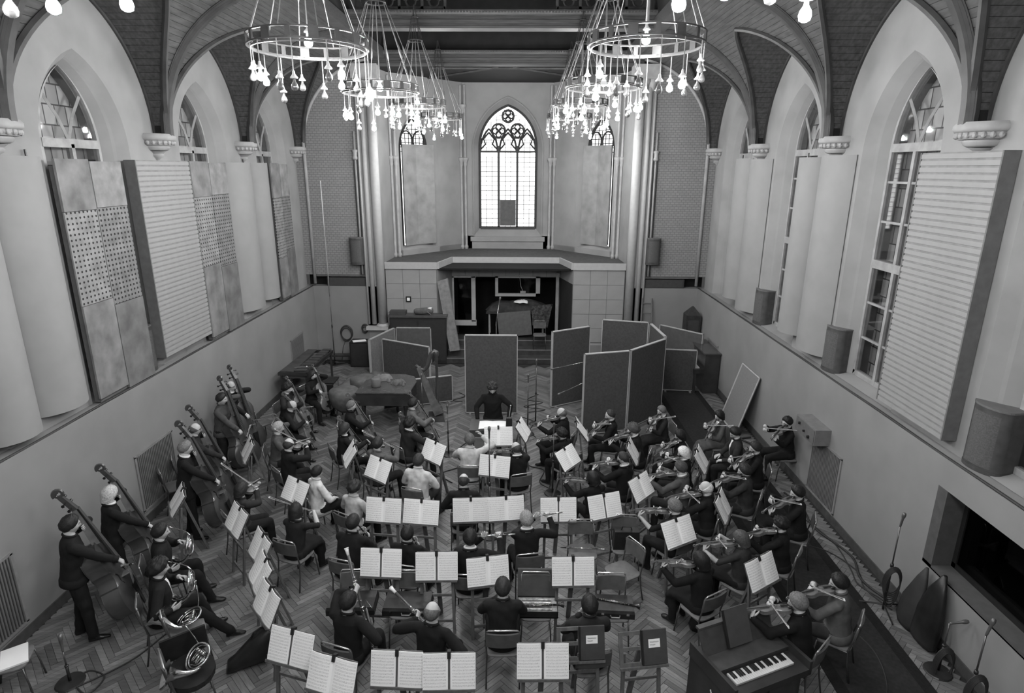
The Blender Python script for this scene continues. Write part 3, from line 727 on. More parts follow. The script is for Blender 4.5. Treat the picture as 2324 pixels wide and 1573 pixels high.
# ================================================================== acoustic treatment on the walls
def cylinder_diffuser(side, y0, y1, z0, z1, label, depth=.24):
    r = empty('cylindrical_diffuser', T(side * (XU - .02), (y0 + y1) / 2, z0)); tag(r, label, 'acoustic panel', 'cylindrical diffusers')
    hw = (y1 - y0) / 2; rad = (hw * hw + depth * depth) / (2 * depth); a = math.asin(hw / rad)
    b = MB(); n = 20
    arc = [(-side * (depth - rad + rad * math.cos(t)), rad * math.sin(t)) for t in np.linspace(-a, a, n)]
    arc2 = [(-side * (depth - .03 - rad + rad * math.cos(t)), (rad - .0) * math.sin(t) * .985) for t in np.linspace(-a, a, n)]
    h = z1 - z0
    b.rings([[(x, y, 0) for x, y in arc], [(x, y, h) for x, y in arc], [(x, y, h) for x, y in arc2], [(x, y, 0) for x, y in arc2], [(x, y, 0) for x, y in arc]], closed=False)
    auto_smooth(b.build('curved_skin', M('diffuser_paint', .245, .85, .06, 2.0), r), 60)
    b = MB(); b.span((-.01, -hw * .8, .04), (.01, hw * .8, .10)); b.span((-.01, -hw * .8, h - .1), (.01, hw * .8, h - .04)); b.build('batten', M('batten', .2), r)
    b = MB(); b.tube([(-side * .02, hw * .5, h - .05), (-side * .02, hw * .5, h + .09)], .015, 5); b.build('hook', black_metal, r)
    return r
def slat_panel(side, y0, y1, z0, z1, label):
    r = empty('ribbed_panel', T(side * (XW + .0), (y0 + y1) / 2, z0)); tag(r, label, 'acoustic panel', 'ribbed panels')
    hw, h = (y1 - y0) / 2, z1 - z0
    b = MB(); b.span((side * .03, -hw, 0), (side * .19, hw, h)); b.build('case', M('panel_case', .11, .8), r)
    n = int(h / .085); q = MB(); q.span((0, -hw, .006), (side * .03, hw, .066)); q.add([], [])
    me = q.data('slat', M('slat_paint', .26, .85, .05, 6))
    for i in range(n): link('slat', me, r, T(0, 0, h * i / n))
    b = MB(); b.span((side * .012, -hw, 0), (side * .03, hw, h)); b.build('backing', M('slat_back', .20, .85), r)
    for yy in (-hw, hw):
        b = MB(); b.span((-.004, yy - .012, -.0), (.19 * side if side > 0 else .004, yy + .012, h)) if side > 0 else b.span((-.19, yy - .012, 0), (.004, yy + .012, h))
        b.build('edge_strip', M('panel_edge', .13, .8), r)
    return r
Lc = 'cylindrical plaster-grey diffuser on the %s'
cylinder_diffuser(-1, 6.95, 7.75, 2.55, 6.1, 'curved diffuser on the left wall, the one cut by the frame')
cylinder_diffuser(-1, 7.80, 8.72, 2.62, 6.12, 'curved diffuser on the left wall beside the perforated boards')
slat_panel(-1, 10.62, 12.35, 2.62, 6.1, 'horizontally ribbed panel on the left wall between two window bays')
cylinder_diffuser(-1, 14.25, 15.45, 2.62, 6.09, 'pale curved diffuser on the left wall past the ribbed panel')
cylinder_diffuser(-1, 15.5, 16.35, 2.66, 6.09, 'narrower curved diffuser deep on the left wall')
slat_panel(1, 7.42, 8.92, 2.60, 6.22, 'large horizontally ribbed panel on the right wall beside the near window')
cylinder_diffuser(1, 10.95, 12.12, 2.62, 6.24, 'broad curved diffuser on the right wall between windows')
cylinder_diffuser(1, 12.15, 12.95, 2.72, 6.22, 'slimmer curved diffuser next to the broad one on the right wall')
cylinder_diffuser(1, 14.55, 15.75, 2.62, 6.22, 'curved diffuser deep on the right wall')
cylinder_diffuser(1, 15.8, 16.7, 2.7, 6.25, 'farthest curved diffuser on the right wall')
# perforated / fibre boards on the left wall, each board a part
perf = [mat_perforated('perforated_a', .21, .088, .078, .22), mat_perforated('perforated_b', .165, .088, .078, .24)]
fib = [M('fibreboard_a', .20, .9, .3, 4), M('fibreboard_b', .165, .9, .35, 3), M('fibreboard_c', .13, .9, .3, 3)]
def perf_panel(y0, ym, y1, za, zb, zc, label, zt=6.1, z0=2.45):
    r = empty('perforated_panel', T(-XW - .02, 0, 0)); tag(r, label, 'acoustic panel', 'perforated panels')
    for k, (a, c, lo, mid, hi) in enumerate(((y0, ym - .006, z0 + .06, za, zb), (ym + .006, y1, z0, zc, zb + .02))):
        for j, (p, q, mt) in enumerate(((lo, mid, fib[1 + k]), (mid, hi, perf[k]), (hi, zt - .03 * k, fib[0 if k else 1]))):
            b = MB(); b.span((-.03 - .008 * (j == 2), a, p + .004), (.0 - .008 * (j == 1) + .005 * k, c, q - .004)); b.build('board', mt, r)
    b = MB(); b.span((-.14, y0 + .05, z0), (-.04, y1 - .05, zt - .1)); b.build('frame', M('panel_case', .11), r)
perf_panel(8.80, 9.50, 10.25, 3.98, 5.36, 3.86, 'patched perforated boards hung over the near left window')
perf_panel(12.42, 13.15, 13.92, 4.0, 5.4, 3.9, 'perforated boards over the second window of the left wall')
perf_panel(16.42, 17.0, 17.6, 3.6, 5.2, 3.75, 'small stained perforated boards at the far end of the left wall')

# ---- loudspeakers on the ledges and end wall
def speaker(loc, rz, label, w=.52, h=.80, d=.42):
    r = empty('wall_loudspeaker', T(*loc) @ rotz(rz)); tag(r, label, 'loudspeaker', 'ledge loudspeakers')
    out = [(-w / 2, d / 2), (-w / 2, -d * .15)] + [(w / 2 * math.sin(t), -d * .15 - d * .35 * math.cos(t)) for t in np.linspace(-PI / 2 * .9, PI / 2 * .9, 12)] + [(w / 2, -d * .15), (w / 2, d / 2)]
    b = MB(); b.rings([[(x, y, z) for x, y in out] for z in (0, h)]); auto_smooth(b.build('cabinet', M('speaker_case', .055, .6, .2), r), 40)
    gr = [(x * .9, y - .012) for x, y in out[2:-2]]
    b = MB(); b.rings([[(x, y, z) for x, y in gr] for z in (.06, h - .06)], closed=False); b.build('grille', M('speaker_cloth', .085, .95, .2, 60), r, True)
    b = MB(); b.rings([[(x * 1.02, y * 1.02, z) for x, y in out] for z in (h, h + .025)]); b.build('top_board', M('speaker_top', .12, .6), r)
    b = MB(); b.rings([[(x * 1.02, y * 1.02, z) for x, y in out] for z in (-.02, .03)]); b.build('base_board', M('speaker_case', .055), r)
speaker((6.33, 7.0, 2.44), PI / 2 + .15 + PI, 'round-fronted dark loudspeaker on the right ledge beside the large ribbed panel')
speaker((6.33, 10.85, 2.44), PI / 2 + PI + .1, 'dark loudspeaker on the right ledge below the near window')
speaker((6.33, 14.4, 2.44), PI / 2 + PI + .1, 'dark loudspeaker deep on the right ledge')
speaker((-6.3, 10.48, 2.44), PI / 2, 'dark loudspeaker squeezed beside the left ribbed panel', .36, .8, .3)
speaker((-6.3, 14.1, 2.44), PI / 2, 'narrow dark loudspeaker deep on the left ledge', .36, .8, .3)
speaker((-6.3, 6.75, 2.44), PI / 2, 'dark loudspeaker at the left edge of the picture', .45, .85, .35)
speaker((-4.52, 18.68, 3.15), 0, 'dark loudspeaker hung on the end wall left of the chancel', .40, .78, .28)
speaker((4.50, 18.68, 3.2), 0, 'dark loudspeaker hung on the end wall right of the chancel', .40, .76, .28)

# ---- radiator grilles let into the dado
def grille(side, y0, y1, z0, z1, label, g=.10):
    r = empty('radiator_grille', T(side * XW, (y0 + y1) / 2, z0)); tag(r, label, 'grille', 'radiator grilles')
    hw, h = (y1 - y0) / 2, z1 - z0
    b = MB(); b.span((-.004, -hw, 0), (.004, hw, h)); b.build('recess', M('grille_dark', .03, .8), r)
    b = MB()
    for z in (0, h): b.span((-side * .02, -hw - .02, z - .02), (0, hw + .02, z + .02))
    for y in (-hw, hw): b.span((-side * .02, y - .02, 0), (0, y + .02, h))
    b.build('frame', M('grille_frame', .2, .7), r)
    n = int(2 * hw / .045); q = MB(); q.span((-side * .018, -.011, 0), (0, .011, h)); me = q.data('slat', M('grille_slat', .14, .6))
    for i in range(n): link('slat', me, r, T(0, -hw + 2 * hw * (i + .5) / n, 0))
grille(-1, 9.27, 10.38, .25, 1.28, 'slatted radiator grille in the left dado behind the double basses')
grille(-1, 5.6, 6.64, .22, 1.25, 'slatted radiator grille at the lower left corner')
grille(1, 9.55, 10.58, .18, 1.25, 'slatted radiator grille in the right dado below the grey wall box')
grille(-1, 16.5, 17.5, .3, 1.28, 'small radiator grille behind the xylophone')
grille(1, 16.4, 17.3, .3, 1.25, 'pale slatted grille behind the upright piano')
# grey wall box with knobs
wb = empty('wall_box', T(5.86, 10.4, 1.27)); tag(wb, 'grey junction box with knobs on the right dado', 'junction box')
b = MB(); b.span((-.14, -.38, 0), (.14, .38, .3)); b.build('case', M('box_grey', .16, .6), wb)
b = MB(); b.span((-.15, -.36, .02), (-.14, .36, .28)); b.build('front_plate', M('box_plate', .12, .6), wb)
for y, z, s_ in ((.2, .2, .025), (.0, .13, .02), (-.18, .09, .03)):
    b = MB(); b.lathe([(s_, 0), (s_, .03), (s_ * .7, .035), (.001, .036)], 10, mat=T(-.15, y, z) @ Matrix.Rotation(-PI / 2, 4, 'Y')); b.build('knob', black, wb)
# control-room window in the right dado
cw = empty('window_12', T(6.0, 0, 0)); struct(cw, 'black control-room window let into the right dado')
b = MB(); b.span((.05, 3.6, .90), (.45, 3.66, 2.03)); b.span((.0, 7.1, .9), (.45, 7.28, 2.03)); b.span((.0, 3.6, .88), (.45, 7.28, .93)); b.build('reveal', M('cw_reveal', .075, .8), cw)
b = MB(); b.span((.26, 3.6, .93), (.30, 7.1, 1.0)); b.span((.26, 7.03, .93), (.30, 7.1, 2.03)); b.span((.26, 3.6, 1.97), (.30, 7.1, 2.03)); b.build('frame', black, cw)
b = MB(); b.span((.28, 3.6, .98), (.29, 7.05, 2.0)); b.build('pane', mat_glass('control_glass', .35, .03, .02), cw)
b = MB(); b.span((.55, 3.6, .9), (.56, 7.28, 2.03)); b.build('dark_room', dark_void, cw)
# ================================================================== wagon-wheel chandeliers with bare bulbs
bulb_on = bpy.data.materials.new('lit_bulb'); bulb_on.use_nodes = True
_n = bulb_on.node_tree; _n.nodes.remove(_n.nodes['Principled BSDF']); _e = _n.nodes.new('ShaderNodeEmission'); _e.inputs['Strength'].default_value = BULB_EMIT
_n.links.new(_e.outputs[0], _n.nodes['Material Output'].inputs[0])
bulb_off = M('clear_bulb', .12, .12, .05, 9, spec=.8); bulb_off.node_tree.nodes['Principled BSDF'].inputs['Transmission Weight'].default_value = .4
cap_white = M('lamp_cap', .4, .4, .05); cord_pale = M('lamp_cord', .16, .5, .08); ring_mat = M('chandelier_ring', .035, .4, .2)
rod_pale = M('chandelier_rod', .13, .35, .1)
def bulb_data(mat):
    b = MB(); b.lathe([(.012, 0), (.014, -.025), (.033, -.055), (.038, -.078), (.032, -.10), (.014, -.111), (.001, -.114)], 8); return b.data('bulb', mat, True)
BON, BOFF = bulb_data(bulb_on), bulb_data(bulb_off)
_b = MB(); _b.lathe([(.006, .075), (.012, .07), (.016, .04), (.040, .012), (.040, .004), (.018, .0)], 10); CAP = _b.data('lamp_cap', cap_white, True)
def hang_bulb(root, x, y, z, drop, lit):
    b = MB(); b.tube([(x, y, z), (x, y, z - drop)], .006, 5); b.build('cord', cord_pale, root)
    c = link('lamp_holder', CAP, root, T(x, y, z - drop - .075))
    link('bulb', BON if lit else BOFF, c, T(0, 0, 0))
def chandelier(x, y, z, label, R=.62, nb=18, lit_every=(1, 0, 1), drop=(.10, .34), seed=1, top=9.3, centre=True):
    rnd = random.Random(seed)
    r = empty('wheel_chandelier', T(x, y, z)); tag(r, label, 'chandelier', 'wheel chandeliers')
    b = MB(); k = 48
    for zz0, zz1 in ((-.06, -.045), (.045, .06)):
        b.rings([[((R + o) * math.cos(2 * PI * j / k), (R + o) * math.sin(2 * PI * j / k), zq) for j in range(k)] for o, zq in ((-.014, zz0), (.014, zz0), (.014, zz1), (-.014, zz1), (-.014, zz0))], cap=False)
    for j in range(16):
        a = 2 * PI * j / 16; w_ = .10 if j % 2 else .05
        b.box((0, 0, 0), (.02, w_, .10), mat=rotz(a) @ T(R, 0, 0))
    b.build('ring', ring_mat, r)
    b = MB(); b.rings([[((R - .03 + o) * math.cos(2 * PI * j / k), (R - .03 + o) * math.sin(2 * PI * j / k), -.075 + zq) for j in range(k)] for o, zq in ((-.01, -.01), (.01, -.01), (.01, .01), (-.01, .01), (-.01, -.01))], cap=False); b.build('inner_hoop', M('hoop', .05, .4), r)
    zt = 1.25; r2 = .15
    for j in range(10):
        a = 2 * PI * (j + .25) / 10
        b = MB(); p0 = Vector((R * math.cos(a), R * math.sin(a), .05)); p1 = Vector((r2 * math.cos(a), r2 * math.sin(a), zt))
        pts_ = [p0.lerp(p1, t) for t in (0, .36, .40, .46, .50, 1.0)]
        b.tube(pts_, [.006, .006, .015, .015, .006, .006], 5); b.build('suspension_rod', rod_pale, r)
    b = MB(); b.tube([(r2 * math.cos(t), r2 * math.sin(t), zt) for t in np.linspace(0, 2 * PI, 20)[:-1]], .014, 5, cyc=True); b.tube([(.07 * math.cos(t), .07 * math.sin(t), zt + .45) for t in np.linspace(0, 2 * PI, 14)[:-1]], .012, 5, cyc=True); b.build('crown_ring', ring_mat, r)
    b = MB()
    for j in range(8):
        a = 2 * PI * j / 8; b.tube([(r2 * math.cos(a), r2 * math.sin(a), zt), (.07 * math.cos(a), .07 * math.sin(a), zt + .45)], .006, 4)
    for j in range(3): b.tube([(.05 * math.cos(j * 2.1), .05 * math.sin(j * 2.1), zt + .45), (.012 * math.cos(j * 2.1), .012 * math.sin(j * 2.1), max(zt + .5, top - z))], .007, 4)
    b.build('hanger', iron, r)
    for i in range(nb):
        a = 2 * PI * (i + .5 * rnd.random()) / nb; lit = lit_every[i % len(lit_every)]
        hang_bulb(r, R * math.cos(a) * (1 + rnd.uniform(-.06, .02)), R * math.sin(a), -.06, rnd.uniform(*drop), lit)
    if centre:
        b = MB(); b.tube([(0, 0, zt), (0, 0, .12)], .008, 5); b.build('cord', cord_pale, r)
        c = link('lamp_holder', CAP, r, T(0, 0, .10)); link('bulb', BON, c, Matrix.Scale(1.25, 4))
    return r
CH = [(-1.85, 0.2, 7.6, 'left row, added unseen above the gallery', 1, (1, 0)), (1.85, 0.2, 7.6, 'right row, added unseen above the gallery', 2, (1, 0)),  # unseen pair added to light the sheets that face the camera
      (-1.85, 3.3, 7.50, 'left row, before the gallery', 3, (1, 0, 1, 1)), (1.85, 3.3, 7.50, 'right row, before the gallery', 4, (1, 1, 1, 0)),
      (-1.82, 7.2, 7.28, 'left row, first fully in view', 5, (1, 0, 0, 1, 0, 0, 0)), (1.82, 7.3, 7.33, 'right row, first fully in view', 6, (0, 0, 1, 0, 0, 0, 1)),
      (-1.82, 10.65, 7.22, 'left row, second in view', 7, (1, 0, 1, 1, 0)), (1.82, 10.85, 7.33, 'right row, second in view', 8, (1, 0, 1, 0)),
      (-1.82, 14.4, 7.36, 'left row, third in view', 9, (1, 0, 0)), (1.82, 14.9, 7.42, 'right row, third in view', 10, (1, 0, 0)),
      (-1.82, 18.2, 7.38, 'left row, farthest', 11, (1, 0, 0, 0, 0)), (1.82, 18.3, 7.40, 'right row, farthest', 12, (1, 0, 0, 0, 0))]
for x, y, z, lb, sd, le in CH:
    chandelier(x, y, z, 'wheel chandelier hung with bare bulbs, ' + lb, seed=sd, lit_every=le, drop=(.30, .50) if y < 4 else (.12, .38), centre=y > 4, nb=13 if y < 4 else 16)
PEOPLE = [
    dict(x=-5.206, y=6.612, az=-0.87, pose='bass', short='the front bass player in black suit', label='person in black suit playing the front double bass, back half turned', top=0.014, bot=0.012, hair=('short', 0.015), seed=11, stand=1, scale=1.03),
    dict(x=-5.32, y=7.541, az=-0.918, pose='bass', short='the fair-haired bass player', label='fair-haired person in black with white collar playing double bass', top=0.012, bot=0.012, hair=('bob', 0.42), seed=12, stand=1, fem=True, scale=0.97, hy=0.35, collar=True),
    dict(x=-4.985, y=8.926, az=-1.173, pose='bass', short='the grey-haired bass player in long black jacket', label='grey-haired person in long black jacket playing double bass, seen from behind', top=0.012, bot=0.012, hair=('short', 0.16), seed=13, stand=1, hem=-0.14, collar=True),
    dict(x=-5.288, y=9.808, az=-1.123, pose='bass', short='the bespectacled bass player in the row by the grille', label='person in glasses and dark jacket with double bass near the radiator grille', top=0.03, bot=0.02, hair=('bald', 0.08), seed=14, stand=1, glasses=True, scale=0.96),
    dict(x=-5.459, y=11.189, az=-1.625, pose='bass', short='the bass player in grey tweed jacket', label='dark-haired person in grey tweed jacket playing double bass', top=0.06, bot=0.02, hair=('short', 0.02), seed=15, stand=1, turtle=1, collar=False, scale=0.99),
    dict(x=-5.653, y=12.011, az=-1.691, pose='bass', short='the balding bass player at the back', label='balding person in dark suit and white shirt playing the rearmost double bass', top=0.016, bot=0.014, hair=('bald', 0.06), seed=16, stand=1, glasses=True, scale=0.97, collar=True),
    dict(x=-4.813, y=12.906, az=-1.699, pose='cello', short='the curly cellist by the xylophone', label='curly-haired person in dark top playing cello by the xylophone', top=0.03, bot=0.02, hair=('curly', 0.015), seed=17),
    dict(x=-4.46, y=11.885, az=-1.392, pose='cello', short='the cellist bowed over the strings', label='balding person in black bent over a cello', top=0.014, bot=0.012, hair=('bald', 0.05), seed=18, lean=0.25, hp=0.6),
    dict(x=-4.615, y=14.012, az=-1.933, pose='cello', short='the long-haired cellist in black dress', label='long-haired person in black dress playing cello at the back', top=0.01, bot=0.01, hair=('long', 0.02), seed=19, fem=True, skirt=True, collar=False, turtle=1),
    dict(x=-4.186, y=10.71, az=-1.286, pose='cello', short='the fair cellist in grey pullover', label='fair-haired person in grey pullover playing cello', top=0.075, bot=0.03, hair=('short', 0.3), seed=20),
    dict(x=-3.695, y=9.961, az=-0.787, pose='viola', short='the bald violist in black', label='bald person in black jacket holding a viola outwards', top=0.012, bot=0.012, hair=('bald', 0.03), seed=21, spread=0.25),
    dict(x=-3.092, y=11.868, az=-1.342, pose='cello', short='the cellist in black turtleneck', label='person in black turtleneck playing cello beside the grand piano', top=0.012, bot=0.014, hair=('thin', 0.12), seed=22, turtle=1, collar=False),
    dict(x=-2.943, y=10.839, az=-0.959, pose='cello', short='the short-haired cellist with pale collar', label='short-haired person in black with pale collar playing cello', top=0.012, bot=0.012, hair=('bob', 0.03), seed=23, fem=True, collar=True),
    dict(x=-1.815, y=12.022, az=-1.275, pose='cello', short='the cellist in patterned vest', label='person in patterned vest over pale shirt playing cello below the harp', top=0.11, bot=0.02, hair=('short', 0.015), seed=24, glasses=True),
    dict(x=-1.729, y=10.929, az=-0.706, pose='cello', short='the cellist in dark suit', label='dark-suited person playing cello behind an angled stand', top=0.022, bot=0.016, hair=('curly', 0.012), seed=25, lean=0.18, collar=True),
    dict(x=-2.097, y=10.029, az=-0.584, pose='viola', short='the dark-haired violist in check shirt', label='dark-haired person in check shirt playing viola', top=0.09, bot=0.02, hair=('short', 0.02), seed=26),
    dict(x=-1.242, y=9.367, az=-0.303, pose='rest', short='the seated man in white sweater', label='person in white sweater and pale trousers seated, back to the gallery', top=0.52, bot=0.05, hair=('short', 0.03), seed=27, collar=False, turtle=1, fat=1.1),
    dict(x=-2.9, y=9.049, az=-0.746, pose='rest', short='the woman in white jumper', label='dark-haired person in white jumper seated in profile', top=0.55, bot=0.012, hair=('short', 0.012), seed=28, fem=True, collar=False, turtle=1, hy=0),
    dict(x=-2.138, y=8.55, az=-0.498, pose='rest', short='the curly woman in pale top', label='curly-haired person in pale top seated with back turned', top=0.4, bot=0.012, hair=('curly', 0.02), seed=29, fem=True, collar=False),
    dict(x=-2.822, y=7.836, az=-0.341, pose='violin', short='the violinist in dark sleeveless vest', label='person in dark vest with bare arms playing violin', top=0.02, bot=0.012, hair=('bob', 0.012), seed=30, fem=True, short_sleeve=2, collar_g=0.45, skirt=True, lean=0.14, collar=True),
    dict(x=-3.899, y=8.464, az=-0.781, pose='viola', short='the violist behind the slanted stand', label='dark-haired person in brownish jacket playing viola behind a slanted stand', top=0.035, bot=0.014, hair=('bob', 0.015), seed=31, fem=True),
    dict(x=-4.455, y=7.214, az=-1.089, pose='horn', short='the rear horn player', label='dark-haired person in black jacket playing French horn, rear of the pair', top=0.012, bot=0.012, hair=('short', 0.015), seed=32, legfwd=0.12),
    dict(x=-4.027, y=6.434, az=-1.023, pose='horn', short='the front horn player with open collar', label='dark-haired person with open white collar playing French horn, front of the pair', top=0.012, bot=0.012, hair=('curly', 0.015), seed=33, legfwd=0.3, shirtfront=1),
    dict(x=-0.418, y=10.208, az=-0.049, pose='armup', short='the violinist in white shirt', label='person in white shirt seated with an arm raised, back turned', top=0.5, bot=0.02, hair=('short', 0.09), seed=34, collar=False, fat=1.05),
    dict(x=0.46, y=9.901, az=0.298, pose='violin', short='the balding man before the podium', label='balding person in black suit playing violin, back turned, before the podium', top=0.012, bot=0.012, hair=('bald', 0.04), seed=35, low=0.1, collar=True),
    dict(x=-0.394, y=8.647, az=0.055, pose='rest', short='the bald man bent low', label='bald-crowned person in dark jacket bent low behind the front stands', top=0.016, bot=0.014, hair=('bald', 0.03), seed=36, lean=0.2, hp=0.5),
    dict(x=-1.887, y=7.408, az=-0.282, pose='oboe', short='the burly oboist in black', label='burly person in black seated with back turned at the end of the wind row', top=0.01, bot=0.012, hair=('short', 0.015), seed=37, fat=1.15, lean=0.2, hp=0.5),
    dict(x=-1.056, y=7.309, az=-0.155, pose='oboe', short='the slim oboist', label='slim dark-haired person in black in the first wind row', top=0.01, bot=0.012, hair=('short', 0.012), seed=38, scale=0.95),
    dict(x=-0.168, y=7.13, az=-0.013, pose='flute', short='the flutist with white collar', label='dark-haired person with thin white collar in the first wind row', top=0.012, bot=0.012, hair=('short', 0.012), seed=39, collar=True),
    dict(x=0.608, y=7.6, az=0.184, pose='flute', short='the silver-haired flutist', label='silver-haired person in black suit playing flute', top=0.012, bot=0.012, hair=('short', 0.22), seed=40, collar=True),
    dict(x=-1.487, y=5.849, az=-0.316, pose='bassoon', short='the bassoonist looking aside', label='dark-haired bassoonist in black turned to the upright bassoon', top=0.01, bot=0.012, hair=('short', 0.012), seed=41, hy=-0.5),
    dict(x=-0.498, y=5.685, az=-0.302, pose='bassoon', short='the bald bassoonist', label='bald bassoonist in black with a long bassoon slung sideways', top=0.01, bot=0.012, hair=('bald', 0.1), seed=42, lean=0.1, flat=1),
    dict(x=0.305, y=6.121, az=0.031, pose='clarinet', short='the clarinettist beside the open case', label='dark-haired person in dark suit seated beside the open instrument case', top=0.016, bot=0.014, hair=('short', 0.02), seed=43),
    dict(x=1.313, y=5.837, az=0.146, pose='clarinet', short='the clarinettist at the closed case', label='sleek-haired person in dark pullover beside a closed case', top=0.022, bot=0.014, hair=('short', 0.012), seed=44, collar=False, turtle=1),
    dict(x=1.4, y=11.585, az=1.126, pose='violin', short='the bald violinist at the podium', label='bald person in black playing violin nearest the podium', top=0.01, bot=0.012, hair=('bald', 0.1), seed=45, hy=0.2),
    dict(x=1.384, y=10.661, az=0.736, pose='violin', short='the curly violinist of the front desk', label='curly-haired person in black playing violin at the front desk', top=0.01, bot=0.012, hair=('curly', 0.012), seed=46, fem=True, lean=0.2, hy=0.4),
    dict(x=2.383, y=11.532, az=1.408, pose='violin', short='the violinist in black suit before the screen', label='person in black suit playing violin in front of the dark screen', top=0.012, bot=0.012, hair=('thin', 0.03), seed=47, low=0.35),
    dict(x=2.786, y=10.806, az=1.177, pose='violin', short='the ruffled violinist between two desks', label='ruffled-haired person with pale collar playing violin between two desks', top=0.02, bot=0.014, hair=('curly', 0.06), seed=48, lean=0.2, collar=True),
    dict(x=3.508, y=11.957, az=1.682, pose='violin', short='the violinist in striped dress', label='short-haired person in dark striped dress with white collar playing violin', top=0.03, bot=0.012, hair=('short', 0.13), seed=49, fem=True, low=0.25, skirt=True, collar=True),
    dict(x=3.588, y=10.709, az=1.301, pose='violin', short='the dark-haired violinist with lowered bow', label='dark-haired person in black dress playing violin with bow low', top=0.012, bot=0.012, hair=('bob', 0.012), seed=50, fem=True, skirt=True, low=0.3),
    dict(x=4.64, y=11.723, az=1.657, pose='violin', short='the violinist in grey dress', label='person in grey dress with violin lowered on the lap', top=0.085, bot=0.06, hair=('bob', 0.012), seed=51, fem=True, skirt=True, low=0.45, collar=False),
    dict(x=4.649, y=10.729, az=1.424, pose='rest', short='the violinist reading from the lap', label='dark-haired person in dark suit looking down at the lap', top=0.03, bot=0.02, hair=('short', 0.012), seed=52, hp=0.6, shirtfront=1),
    dict(x=5.835, y=11.272, az=1.607, pose='violin', short='the violinist in glasses by the wall', label='person in dark glasses playing violin against the right wall', top=0.012, bot=0.012, hair=('short', 0.012), seed=53, glasses=True, collar=False),
    dict(x=4.779, y=10.079, az=1.316, pose='violin', short='the violinist under the grey box', label='dark-haired person in black playing violin in front of the reader', top=0.012, bot=0.012, hair=('short', 0.02), seed=54, low=0.2),
    dict(x=3.466, y=9.966, az=1.129, pose='violin', short='the white-haired violinist', label='white-haired person in dark jacket playing violin', top=0.016, bot=0.014, hair=('bob', 0.62), seed=55, fem=True, collar=True),
    dict(x=3.234, y=9.25, az=0.899, pose='violin', short='the violinist in grey tweed', label='brown-haired person in grey tweed jacket playing violin', top=0.07, bot=0.03, hair=('short', 0.05), seed=56, cuff=1, collar=True),
    dict(x=2.327, y=9.579, az=0.78, pose='violin', short='the violinist in glasses with high forehead', label='person with high forehead and glasses playing violin in black suit', top=0.01, bot=0.012, hair=('thin', 0.03), seed=57, glasses=True, cuff=1, collar=True),
    dict(x=1.727, y=8.965, az=0.432, pose='violin', short='the dark-haired violinist of the second desk', label='dark-haired person with pale neckline playing violin, seen from behind', top=0.01, bot=0.012, hair=('bob', 0.012), seed=58, fem=True),
    dict(x=3.466, y=8.581, az=0.903, pose='violin', short='the bald white-fringed violinist', label='bald person with white fringe and glasses playing violin', top=0.016, bot=0.014, hair=('bald', 0.5), seed=59, glasses=True),
    dict(x=4.279, y=9.19, az=1.091, pose='violin', short='the violinist in olive pullover', label='person in dark grey pullover playing violin in the fourth desk', top=0.045, bot=0.02, hair=('short', 0.02), seed=60, collar=False, turtle=1),
    dict(x=4.85, y=8.49, az=1.174, pose='violin', short='the moustached violinist in leather jacket', label='dark-haired person in dark leather jacket playing violin near the runner', top=0.014, bot=0.014, hair=('short', 0.012), seed=61, low=0.1),
    dict(x=2.831, y=8.011, az=0.599, pose='violin', short='the grey-cropped violinist', label='person with cropped grey hair and bare forearms playing violin', top=0.012, bot=0.012, hair=('short', 0.12), seed=62, short_sleeve=1, collar=False),
    dict(x=4.269, y=7.685, az=0.966, pose='violin', short='the shadowed violinist on the runner', label='dark-haired person in black playing violin on the carpet runner', top=0.012, bot=0.012, hair=('curly', 0.012), seed=63, fem=True),
    dict(x=3.575, y=7.316, az=0.739, pose='violin', short='the violinist in short sleeves', label='brown-haired person in short pale sleeves playing violin', top=0.05, bot=0.012, hair=('bob', 0.06), seed=64, fem=True, short_sleeve=1, collar=False, skirt=True),
    dict(x=2.882, y=6.805, az=0.532, pose='violin', short='the violinist in black by the empty chair', label='dark-haired person in black with pale neckline playing violin', top=0.01, bot=0.012, hair=('bob', 0.012), seed=65, fem=True, skirt=True),
    dict(x=4.423, y=6.334, az=0.961, pose='violin', short='the violinist in pale jacket on the runner', label='dark-haired person in pale grey jacket playing violin near the dado', top=0.09, bot=0.05, hair=('short', 0.012), seed=66, fat=1.1, collar=False),
    dict(x=3.791, y=5.929, az=0.755, pose='violin', short='the grey-haired violinist by the keyboard', label='grey-haired person in black playing violin behind the keyboard instrument', top=0.01, bot=0.012, hair=('short', 0.13), seed=67, lean=0.15),
    dict(x=-0.076, y=12.046, z=0.0, az=3.102, pose='conduct', short='the conductor', label='person in black pullover on the podium looking down at the score', top=0.01, bot=0.014, hair=('curly', 0.03), seed=5, stand=True, lean=0.16, collar=False, turtle=1, fat=1.05),
]
